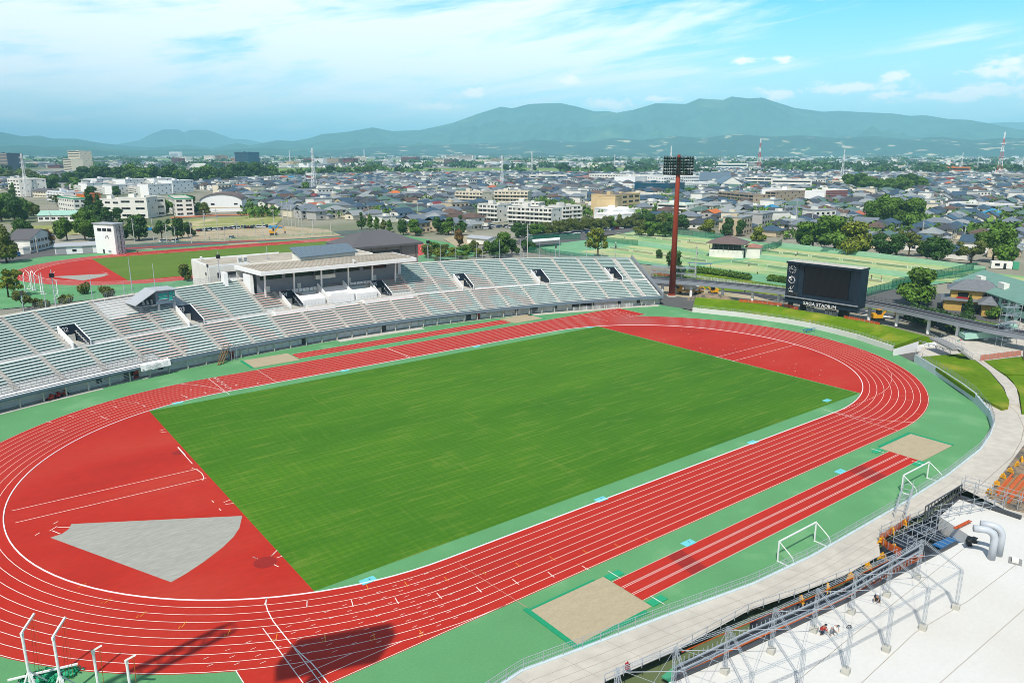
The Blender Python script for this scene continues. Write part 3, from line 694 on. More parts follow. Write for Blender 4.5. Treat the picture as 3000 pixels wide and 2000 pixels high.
m1 = railing([(*sp(t,SR+2.6)[:2], sz(t,.11)) for t in np.arange(TH0,-12.1,.3)], .8, 1, .04, 2, m1=m1)
stl('walkway_fence', m1, 'metal_grey')
# banner hung at the end of the walkway
e = empty('banner', sp(-12.9, SR-.7, 2.6), 'white printed cloth banner hung over the front rail of the stand', 'banner', -math.radians(-12.7))
m1 = MB(); vs = []
for i in range(13):
    for j, (y, z) in enumerate(((.9,.55),(-.1,.35),(-.25,-.75))): vs.append((-1.6+i*.5, y+.05*math.sin(i*1.7+j), z+.05*math.cos(i*2.1)))
for off in (0, .03): m1.add([(a, b, c-off) for a, b, c in vs], [(i*3+j,(i+1)*3+j,(i+1)*3+j+1,i*3+j+1) for i in range(12) for j in range(2)])
m1.build('cloth', 'paint_white', e)
m1 = MB(); r2 = random.Random(3)
for i in range(22): m1.box((-.2+i*.13, -.34, -.4+.25*r2.random()), (.035+.06*r2.random(), .02, .12+.2*r2.random()))
m1.box((-1.2,-.34,-.6),(.35,.02,.2)); m1.build('print', 'paint_grey', e)
# ================================================================ PAVILION ON THE STAND
pav = empty('pavilion', (0, 78, 9), 'white flat roofed pavilion with stained canopy and dark windows on the main stand', 'building')
pl_ = lambda p: (p[0], p[1]-78, p[2]-9)
def pv(name, m, mats): o = m.build(name, mats, pav); o.location = (0,-78,-9); return o
CT = 16.2                                   # canopy top height, set from the photograph
cf = [P(765.3,797.3,CT), P(1220.4,755.5,CT), P(1149.7,738.5,CT), P(1000,745,CT), P(690,776,CT)]
cp = [(-19,73.9),(22.9,73.3),(23.7,87.7),(-20.4,88.7)]
m1 = MB(); m1.prism([(p[0],p[1]) for p in cp], CT-.9, CT); 
pv('canopy', m1, 'paint_white')
m1 = MB(); ins = [(-18.5,74.4),(22.4,73.8),(23.2,87.3),(-19.8,88.2)]; m1.prism(ins, CT, CT+.04); pv('canopy_deck', m1, 'roof_stained')
m1 = MB()
for i in range(49): m1.box((-18.2+i*.84, 80.9, CT+.04), (.10, 12.6, .03))
pv('roof_rib', m1, mat('stain_brown', S(120,104,84,.9), .9, .3, .6))
for x in (-16.8,-9.5,-2.3,5.1,12.0,18.9):
    m1 = MB(); m1.bar((x,78.2,9.3),(x-.1,77.4,CT-.9),.34); pv('post', m1, 'paint_white')
m1 = MB(); yb = 80.6; m1.prism([(-17.8,yb),(20.0,yb),(20.0,yb+8),(-17.8,yb+8)], 9.4, CT-.9); pv('wall', m1, ['paint_grey'])
for (x0, x1) in ((-17,-11.6),(-10.6,-3.2),(2.8,9.6),(10.8,17.6)):
    m1 = MB(); m1.box(((x0+x1)/2, yb-.02, 13.2), (x1-x0, .2, 1.55)); o = pv('window', m1, 'glass_dark')
    m2 = MB(); n_ = max(2, int((x1-x0)/1.8))
    for i in range(n_+1): m2.box((x0+(x1-x0)*i/n_, yb-.14, 13.2), (.07,.06,1.55))
    m2.build('window_frame', 'metal_dark', o)
m1 = MB()
for i in range(5): m1.box((-2.6+i*1.05, yb-.8, 13.3), (.85,.06,1.3))
m1.box((-.5,yb-.9,12.2),(5.3,.9,.95),mi=1); pv('press_balcony', m1, ['glass_dark','paint_offwhite'])
for x in (-15.2,-7.2,6.5,14.0): m1 = MB(); m1.box((x,yb-.06,9.4),(.95,.12,2.1)); pv('door', m1, 'paint_offwhite')
# rear building to the left of the canopy and slate roof behind
def corner(px, py, z): return P(px, py, z)
m1 = MB(); m1.prism([(-24.3,96.5),(22,96.5),(22,112.5),(-24.3,112.5)], 0, 15.2); m1.prism([(-20,89),(22,89),(22,96.4),(-14,96.4)], 9.0, 15.0); pv('rear_block', m1, 'paint_offwhite')
m1 = MB(); m1.prism([(-23.9,96.9),(21.4,96.9),(21.4,112.0),(-23.9,112.0)], 15.2, 15.24); pv('rear_roof', m1, 'roof_stained')
m1 = MB()
for a, b in (((-24.1,96.6),(-24.1,112.4)),((-24.1,112.4),(0,112.4)),((-24.1,96.7),(-14,96.7))): m1.bar((a[0],a[1],15.3),(b[0],b[1],15.3),.35,.5)
pv('parapet', m1, 'paint_white')
m1 = MB(); m1.box((-18.4,96.44,12.3),(8,.1,1.3)); pv('window', m1, 'glass_dark')
m1 = MB(); m1.box((-24.33,99.6,12.7),(.08,.9,.8)); pv('window', m1, 'glass_dark')
SLA = [(-4.6,85.2),(12.4,86.6),(15.0,98.5),(-2.0,99)]
m1 = MB(); m1.prism([(-4.0,86),(11.9,87.3),(14.4,98),(-1.6,98.4)], 14.4, 17.0); pv('roof_house', m1, 'paint_offwhite')
m1 = MB(); z_ = lambda p: 17.0+(p[1]-85.2)*.075; m1.prism(SLA, z_, lambda p: z_(p)+.3); pv('slate_roof', m1, 'roof_slateblue')
m1 = MB()
for i in range(26):
    q = (i+.5)/26; x0, y0, x1, y1 = -4.6+17*q, 85.2+1.4*q, -2+17*q, 99-.5*q; m1.bar((x0,y0,17.0+(y0-85.2)*.075+.33),(x1,y1,17.0+(y1-85.2)*.075+.33),.1,.08)
pv('roof_seam', m1, 'paint_bluegrey')
for p, s_ in (((-19.2,82.6,9.5),(.8,5.0,5.2)),((-24.0,85.4,9.6),(.9,2.6,5.6)),((22.0,82.4,9.5),(.9,2.6,4.6))): m1 = MB(); m1.box(p, s_); pv('side_wall', m1, 'paint_white')
m1 = MB(); m1.prism([(-23.5,86.2),(-17,87.2),(-17,88.6),(-23.5,87.6)], 12.9, 13.1); pv('bridge', m1, 'paint_white')
m1 = railing([(-23.5+i*1.0, 86.3+.15*i, 13.1) for i in range(7)], 1.0, 1, .06, 2); pv('railing', m1, 'metal_galv')
for x, y, lab in ((-15.5,99.5,'left of the two'),(-14.0,99.7,'right of the two')):
    m1 = MB(); m1.box((0,0,0),(1.0,.9,1.5)); o = m1.build('air_conditioner','paint_offwhite',loc=(x,y,15.25)); tag(o,'boxy air conditioning unit on the stained flat roof, '+lab,'air conditioner','air conditioners on the pavilion roof')
    m2 = MB(); m2.box((0,-.47,.3),(.8,.04,1.0)); m2.build('grille','metal_grey',o)
for x, y in ((-22.2,110.6),(-17.9,109.9)):
    m1 = MB(); m1.tube([(0,0,0),(0,0,.6)],.12); m1.tube([(0,0,.6),(.05,0,.85),(0,0,1.1)],[.3,.42,.1]); tag(m1.build('roof_vent','paint_white',loc=(x,y,15.2)), 'small round white vent cowl on the flat roof corner' if x < -20 else 'small round white vent cowl right along the roof edge from the corner one', 'vent')
# speaker on canopy front, aerial mast
m1 = MB(); m1.box((0,0,0),(.25,.25,1.0)); m1.tube([(0,0,.7),(0,-.7,.75)],[.12,.3]); tag(m1.build('horn_speaker','paint_white',loc=(5.0,74.3,CT)), 'white horn loudspeaker on the front edge of the pavilion canopy', 'loudspeaker')
m1 = MB(); m1.bar((0,0,0),(0,0,3.4),.12); m1.tube([(0,0,0),(0,0,.25)],.5,10); tag(m1.build('aerial_mast','metal_galv',loc=(-7.3,101.5,15.24)), 'thin grey aerial mast standing on the pavilion roof', 'mast')
# white desks and VIP enclosure
e = empty('box_seating', (0,74,7), 'stepped white enclosed box in the middle of the stand between tunnels 04 and 05', 'box')
zf = 6.9
def encl(x0, x1, y0, y1, z0, z1, par, h0, h1, floors=2):
    m = MB(); w = .14
    m.add([(x0,y0,z0),(x1,y0,z0),(x1,y1,z1),(x0,y1,z1),(x0,y0,z0-1.6),(x1,y0,z0-1.6),(x1,y1,z0-1.6),(x0,y1,z0-1.6)], [(0,1,2,3),(4,5,1,0),(5,6,2,1),(7,4,0,3),(6,7,3,2)])
    for x in (x0, x1): m.add([(x-w,y0,z0-1),(x+w,y0,z0-1),(x+w,y1,z1-1),(x-w,y1,z1-1),(x-w,y0,z0+h0),(x+w,y0,z0+h0),(x+w,y1,z1+h1),(x-w,y1,z1+h1)], [(0,1,5,4),(1,2,6,5),(3,0,4,7),(4,5,6,7),(2,3,7,6)])
    m.add([(x0,y0-w,z0-1),(x1,y0-w,z0-1),(x1,y0+w,z0-1),(x0,y0+w,z0-1),(x0,y0-w,z0+h0),(x1,y0-w,z0+h0),(x1,y0+w,z0+h0),(x0,y0+w,z0+h0)], [(0,1,5,4),(1,2,6,5),(2,3,7,6),(3,0,4,7),(4,5,6,7)])
    return m
m = encl(-3.1, 3.9, 72.6, 78.6, 7.9, 10.1, 0, 1.0, 1.2); o = m.build('enclosure', 'paint_white', e); o.location = (0,-74,-7)
m = MB(); m.box((.5,74.0,8.4),(4.6,.5,.7)); m.box((.4,72.5,8.5),(.02,.02,.02)); o = m.build('desk', 'paint_white', e); o.location = (0,-74,-7)
for (x0, x1, y0, lab) in ((-9.6,-3.9,72.7,'white sloping desk box left of the central enclosed box'), (4.6,10.4,72.7,'white sloping desk box right of the central enclosed box')):
    m = encl(x0, x1, y0, y0+3.4, 7.9, 9.1, 0, .7, .4); tag(m.build('desk_box','paint_white'), lab, 'box')
for (x0, x1, lab) in ((-17.6,-9.8,'leftmost low white platform with brown floor on the pink seats'),(-9.4,-2.4,'low white walled platform with brown floor left of the central box front'),(5.6,12.4,'low white walled platform with brown floor right of the central box front'),(13.0,19.8,'low white walled platform with brown floor at the right edge of the pink seats')):
    e = empty('platform', ((x0+x1)/2, 71.0, 6.55), lab, 'platform'); a = (x1-x0)/2; m = MB(); m.prism([(-a,-.9),(a,-.9),(a,1.2),(-a,1.2)], -.4, .55); m.build('base','paint_white',e)
    m = MB(); m.prism([(-a+.1,-.7),(a-.1,-.7),(a-.1,1.15),(-a+.1,1.15)], .55, .6); m.build('floor','stair_tread',e)
    m = railing([(-a+i*(2*a)/8,1.0,.6) for i in range(9)], .9, 1, .04, 2); m.build('railing','metal_galv',e)
k = 0
for x0, n_, y in ((-10.7,8,78.7),(6.3,8,78.9)):
    for i in range(n_):
        m = MB(); m.box((0,0,0),(.78,.25,.85)); m.box((0,.3,0),(.7,.5,.4)); k += 1
        tag(m.build('vip_seat','paint_white',loc=(x0+i*.98,y,9.62)), 'white high backed seat in the left row of eight under the canopy' if x0 < 0 else 'white high backed seat in the right row of eight under the canopy', 'seat', 'left row of white seats' if x0 < 0 else 'right row of white seats')
# announcer booth on stilts
bx, by = -41.6, 77.3; bz = 9.9; rzb = math.radians(10)
e = empty('announcer_booth', (bx,by,bz-.8), 'small grey booth on stilts with teal windows and sloping metal roof at stand rim', 'booth', rzb)
m = MB(); m.prism([(-.9,-2.0),(3.4,-2.0),(3.4,2.6),(-.9,2.6)], 1.9, 4.9); m.build('wall','paint_bluegrey',e)
m = MB(); m.prism([(-4.6,-2.0),(-.9,-2.0),(-.9,2.6),(-4.6,2.6)], 1.75, 2.0); m.prism([(-4.5,2.3),(-.9,2.3),(-.9,2.6),(-4.5,2.6)], 2.0, 3.2); m.build('floor','metal_grey',e)
m = MB(); m.add([(-5.6,-2.6,2.5),(-5.6,3.2,2.5),(-.9,3.2,5.15),(-.9,-2.6,5.15),(4.0,-2.6,4.95),(4.0,3.2,4.95)]+[(-5.6,-2.6,2.36),(-5.6,3.2,2.36),(-.9,3.2,5.0),(-.9,-2.6,5.0),(4.0,-2.6,4.8),(4.0,3.2,4.8)], [(3,2,1,0),(2,3,4,5),(6,7,8,9),(11,10,9,8),(0,6,9,3),(3,9,10,4),(1,2,8,7),(2,5,11,8),(4,10,11,5),(0,1,7,6)]); m.build('roof','roof_metal',e)
for (x, w_, z0, h_) in ((.7,1.9,3.0,1.2),(2.35,.75,2.5,1.9),(3.05,.4,3.2,1.2)): m = MB(); m.box((x,-2.03,z0),(w_,.08,h_)); o = m.build('window','glass_teal',e); m = MB(); m.box((x,-2.06,z0+h_*.5),(w_+.08,.06,.06)); m.box((x,-2.06,z0-.06),(w_+.1,.06,.08)); m.build('sill','paint_offwhite',o)
for x, y in ((-4.2,-1.7),(-.4,-1.8),(3.1,-1.8),(3.1,2.2),(-4.2,2.2)): m = MB(); m.box((x,y,-1.2),(.45,.45,3.1)); m.build('leg','paint_grey',e)
m = MB(); m.box((-.2,.2,-.9),(7.6,4.4,.12)); m.build('base_slab','concrete',e)
m = railing([(-4.8+i*.9,-3.4,-1.6) for i in range(11)], 1.9, 2, .06, 3); m = railing([(4.3,-3.4+i*.8,-1.4) for i in range(8)], 1.9, 2, .06, 3, m1=m); m = railing([(-4.8,-3.4+i*.8,-1.4) for i in range(8)], 1.9, 2, .06, 3, m1=m); m.build('cage_fence','metal_grey',e)
for i in range(3):
    m = MB(); m.box((0,0,0),(.4,.4,.5)); m.box((0,.18,.5),(.4,.06,.4)); tag(m.build('stool','paint_offwhite',loc=(bx-2.9+i*.9,by-.9+i*.15,bz+1.2)), 'small pale chair inside the open side of the announcer booth', 'chair', 'chairs in the booth')
# lamp and speaker poles along the rim
pp = [(233,918,790,2),(441,892,836,0),(115,925,850,1),(179,915,798,0),(280,885,803,0),(374,862,780,0),(417,875,752,0),(470,862,772,0),(592,832,772,1),(648,835,737,2),(1280,768,715,0),(1326,765,722,0),(1390,762,716,0),(1406,760,722,1),(1459,758,700,0),(1524,756,700,0),(1537,756,718,2),(1588,755,705,0),(1638,754,718,1),(1651,754,702,0),(1742,754,712,0),(1793,754,705,0),(1842,756,718,1),(1200,757,697,2)]
done = set()
for i, (x, yb_, yt, kind) in enumerate(sorted(pp)):
    th = math.degrees(math.atan2(P(x, yb_, 12)[0], P(x, yb_, 12)[1]+158)); b = (*sp(th, SR+26.1)[:2], ztop(th)); lo, hi = 0, 30
    for _ in range(30):
        h = (lo+hi)/2; q = np.array([b[0]-CX, b[1]-CY, b[2]+h-CZ]); yy = 1000-FPX*(q@_u)/(q@_f)
        if yy > yt: lo = h
        else: hi = h
    h = max(3.0, min(lo, 9))
    where = 'n-th pole'; side = 'left of the pavilion' if th < 0 else 'right of the pavilion'
    nm = ['lamp_pole','speaker_pole','speaker_pole'][kind]
    cnt = sum(1 for q in sorted(pp)[:i+1] if (q[0] < 1100) == (x < 1100)); ordn = ['first','second','third','fourth','fifth','sixth','seventh','eighth','ninth','tenth','eleventh','twelfth','thirteenth','fourteenth'][cnt-1]
    e = empty(nm, b, ('slim grey pole' if kind == 0 else 'pole with black speaker box')+' on stand rim %s, %s from left' % (side, ordn), 'pole', group='poles along the rear rim of the stand')
    m = MB(); m.tube([(0,0,0),(0,0,h)],[.14 if kind == 2 else .09,.08 if kind == 2 else .05],8); m.build('pole','metal_galv',e)
    if kind == 2: m = MB(); m.box((0,-.2,h-1.6),(.9,.5,.85)); m.build('speaker_box','black',e)
    elif kind == 1: m = MB(); m.box((0,-.2,h-.9),(.4,.35,.75)); m.build('speaker_box','metal_dark',e)
# white post and rail fence at the foot of the stand
def fence(name, pts, h, lab, m_, step=2.0, rails=3, w=.09, group=None, mesh=None, mat2=None, maxposts=100):
    L_ = [0]; 
    for a, b in zip(pts[:-1], pts[1:]): L_.append(L_[-1]+math.hypot(b[0]-a[0], b[1]-a[1]))
    def at(s):
        for i in range(len(pts)-1):
            if s <= L_[i+1] or i == len(pts)-2:
                f = (s-L_[i])/max(1e-6, L_[i+1]-L_[i]); return tuple(pts[i][j]+(pts[i+1][j]-pts[i][j])*f for j in range(3))
    n_ = max(1, round(L_[-1]/step)); e = empty(name, at(0), lab, 'fence', group=group); o0 = at(0); loc = lambda p, dz=0: (p[0]-o0[0], p[1]-o0[1], p[2]-o0[2]+dz)
    q = [at(L_[-1]*i/n_) for i in range(n_+1)]
    if n_+1 <= maxposts:
        pm = MB(); pm.bar((0,0,0),(0,0,h),w); me = None
        for p in q:
            if me is None: o = pm.build('post', m_, e); me = o.data
            else: o = link('post', me, e)
            o.location = loc(p)
    else:
        pm = MB()
        for p in q: pm.bar(loc(p), loc(p,h), w)
        tag(pm.build('post', m_, e), kind='stuff')
    if rails:
        rm = MB()
        for a, b in zip(q[:-1], q[1:]):
            for k in range(rails): zz = h*(k+1)/rails-.05; rm.bar(loc(a,zz), loc(b,zz), w*.75)
        rm.build('rail', m_, e)
    if mesh:
        mm = MB()
        for a, b in zip(q[:-1], q[1:]): mm.quad(loc(a,.05), loc(b,.05), loc(b,h-.05), loc(a,h-.05))
        mm.build('mesh_panel', mesh, e)
    return e
for (a0, a1, r, lab) in ((-26,-18.6,221.9,'white three rail fence at the left edge under the stand'),(-17.6,-13.6,221.9,'white three rail fence between the entrance gap and the red mowers'),(-12.2,-8.6,222.2,'white three rail fence leading up to the metal stair'),(9.9,15.2,221.6,'white three rail fence behind the far sand pit'),(16.3,21.2,220.6,'white three rail fence in front of the black openings'),(22.3,22.9,221.0,'short white fence at the right end of the stand')):
    fence('rail_fence', [sp(t, r, .06) for t in np.linspace(a0, a1, 10)], 1.15, lab, 'paint_white', 2.0, 4, .09, 'white fences at the foot of the stand')
# steel stair down from the stand
e = empty('steel_stair', sp(-8.75, SR-.2, 0), 'rusty brown steel stair leaning from the stand edge down to the green apron', 'stair', -math.radians(-8.75))
m = MB()
for x in (-.55,.55): m.bar((x-1.6,-1.6,.05),(x+1.2,.3,3.0),.16,.2); m.bar((x-1.6,-1.6,1.0),(x+1.2,.3,3.95),.06)
for i in range(11): f = i/11; m.box((-1.6+2.8*f,-1.6+1.9*f,.1+2.9*f),(1.0,.3,.05),math.radians(35))
m.build('flight','wood',e); m = MB()
for x in (1.4,2.6): m.bar((x,.2,0),(x,.2,3.9),.12); m.bar((x,-.8,0),(x,-.8,3.2),.12)
m.build('support','metal_grey',e)
# goal-like frames of the terrace gate at right end, small boxes
e = empty('gate', P(1895,886), 'low white slatted gate at the right end of the stand foot', 'gate')
m = MB()
for i in range(6): m.box((i*.35,0,0),(.2,.1,1.35))
m.build('slat','paint_offwhite',e)
# red mowing machines
def cart(loc, lab, rz):
    e = empty('marking_cart', loc, lab, 'cart', rz, 'red wheeled carts by the white fence')
    m = MB(); m.box((0,0,.28),(.9,.6,.5)); m.box((.1,0,.75),(.4,.45,.35)); m.build('body','red_paint',e)
    for x, y in ((-.5,-.38),(-.5,.38),(.5,-.38),(.5,.38)): m = MB(); m.tube([(x,y-.06,.22),(x,y+.06,.22)],.22,10); m.build('wheel','black',e)
    m = MB(); m.bar((-.4,-.2,.7),(-1.0,-.2,1.25),.05); m.bar((-.4,.2,.7),(-1.0,.2,1.25),.05); m.bar((-1.0,-.25,1.25),(-1.0,.25,1.25),.05); m.build('handle','metal_galv',e)
for i, (x, y) in enumerate(((150,1172),(171,1165),(191,1158))): cart(P(x,y), ['red wheeled cart on the green apron by the fence, leftmost of three','red wheeled cart in the middle of the three by the fence','red wheeled cart rightmost of three by the white fence'][i], .5+.3*i)
# ================================================================ TREES
def leaf_cloud(lumps, n, size, seed, flat=.7, shell=.62):
    r = np.random.RandomState(seed); vol = np.array([l[3]*l[4]*l[5] for l in lumps])**(2/3); pr = vol/vol.sum()
    idx = r.choice(len(lumps), n, p=pr); L_ = np.array(lumps)[idx]; d = r.normal(size=(n,3)); d /= np.linalg.norm(d,axis=1)[:,None]
    rad = shell+(1-shell)*r.rand(n)**.6; rad *= 1+.30*np.sin(d[:,0]*7+seed)*np.sin(d[:,1]*6)*np.sin(d[:,2]*8)
    c = L_[:,:3]+d*L_[:,3:6]*rad[:,None]; nrm = d+r.normal(size=(n,3))*.55; nrm /= np.linalg.norm(nrm,axis=1)[:,None]
    t = np.cross(nrm, r.normal(size=(n,3))); t /= np.linalg.norm(t,axis=1)[:,None]; b = np.cross(nrm, t); s = size*(.6+.8*r.rand(n))[:,None]
    q = np.stack([c-t*s-b*s*flat, c+t*s-b*s*flat*.4, c+t*s*.5+b*s*flat, c-t*s*.7+b*s*flat*.8], 1); return q.reshape(-1,3)
def quads_mesh(name, V, m_):
    me = bpy.data.meshes.new(name); n = len(V)//4; me.vertices.add(len(V)); me.vertices.foreach_set('co', V.astype(np.float32).ravel())
    me.loops.add(len(V)); me.loops.foreach_set('vertex_index', np.arange(len(V), dtype=np.int32)); me.polygons.add(n)
    me.polygons.foreach_set('loop_start', np.arange(0, len(V), 4, dtype=np.int32)); me.polygons.foreach_set('loop_total', np.full(n, 4, dtype=np.int32))
    me.materials.append(MATS[m_]); me.update(); me.validate(); return me
def make_tree(kind, seed, mname):
    """unit tree about 8 m wide 8 m tall; crown and trunk meshes"""
    r = random.Random(seed); lumps = []
    if kind == 'round':
        for i in range(13): a = r.uniform(0, 6.28); d = r.uniform(0, 2.9); lumps.append((math.cos(a)*d, math.sin(a)*d, 4.1+r.uniform(-2.2,2.3)-d*.3, r.uniform(1.1,1.9), r.uniform(1.1,1.9), r.uniform(.9,1.4)))
        n, sz_, th_ = 4200, .25, 2.6
    elif kind == 'tall':
        for i in range(14): h = r.uniform(1.6, 7.4); rr = 1.9*(1-((h-3.4)/4.6)**2)+.15; a = r.uniform(0,6.28); d = r.uniform(0,rr*.6); lumps.append((math.cos(a)*d, math.sin(a)*d, h, r.uniform(.7,1.1)*max(.5,rr*.6), r.uniform(.7,1.1)*max(.5,rr*.6), r.uniform(.7,1.2)))
        n, sz_, th_ = 3000, .22, 5
    elif kind == 'conic':
        for i in range(16): h = 1.0+i*.44; rr = 1.7*(1-h/8.6)+.12; a = r.uniform(0,6.28); lumps.append((math.cos(a)*rr*.4, math.sin(a)*rr*.4, h, rr*.9, rr*.9, .55))
        n, sz_, th_ = 2600, .2, 6
    elif kind == 'open':
        for i in range(15): a = r.uniform(0, 6.28); d = r.uniform(.6, 3.5); lumps.append((math.cos(a)*d, math.sin(a)*d, 4.9+r.uniform(-1.6,2.2)-d*.2, r.uniform(.7,1.25), r.uniform(.7,1.25), r.uniform(.5,.9)))
        n, sz_, th_ = 2600, .22, 4
    else:
        for i in range(7): a = r.uniform(0, 6.28); d = r.uniform(0, 2.3); lumps.append((math.cos(a)*d, math.sin(a)*d, 1.4+r.uniform(-.3,1.0), r.uniform(.9,1.5), r.uniform(.9,1.5), r.uniform(.8,1.2)))
        n, sz_, th_ = 1400, .24, 1.2
    cm = quads_mesh('crown', leaf_cloud(lumps, n, sz_, seed), mname)
    m = MB(); m.tube([(0,0,0),(r.uniform(-.1,.1),r.uniform(-.1,.1),th_*.5),(0,0,th_)],[.26,.2,.13],7)
    for l in lumps[:7]: m.tube([(0,0,th_*.55),(l[0]*.5,l[1]*.5,(th_*.6+l[2])*.5),(l[0]*.9,l[1]*.9,l[2])],[.12,.08,.04],5)
    me = bpy.data.meshes.new('trunk'); me.from_pydata(m.v, [], m.f); me.materials.append(MATS['bark']); me.update()
    return cm, me
TR = {}
def tmesh(kind, mname, v):
    k = (kind, mname, v)
    if k not in TR: TR[k] = make_tree(kind, hash((kind, v))%1000 if False else (len(TR)*37+11), mname)
    return TR[k]
ORD = ['first','second','third','fourth','fifth','sixth','seventh','eighth','ninth','tenth','eleventh','twelfth','thirteenth','fourteenth','fifteenth','sixteenth','seventeenth','eighteenth','nineteenth','twentieth']
tcount = {}
def tree(px, py, w, h, kind, mname, label, group=None, name=None, pos=None, v=None):
    """w,h in metres; px,py = foot in the photograph"""
    p = pos or P(px, py, 0); cm, tm = tmesh(kind, mname, (v if v is not None else rnd.randrange(3)))
    nm = name or {'round':'broadleaf_tree','tall':'street_tree','conic':'conifer_tree','open':'open_crowned_tree','bush':'bush'}[kind]
    e = empty(nm, p, label, 'bush' if kind == 'bush' else 'tree', rnd.uniform(0, 6.28), group); hh = {'round':7.4,'tall':8.3,'conic':8.3,'open':7.6,'bush':3.2}[kind]; ww = {'round':8.2,'tall':4.2,'conic':3.6,'open':8.4,'bush':6.2}[kind]
    e.scale = (w/ww, w/ww, h/hh); link('crown', cm, e); link('trunk', tm, e); return e
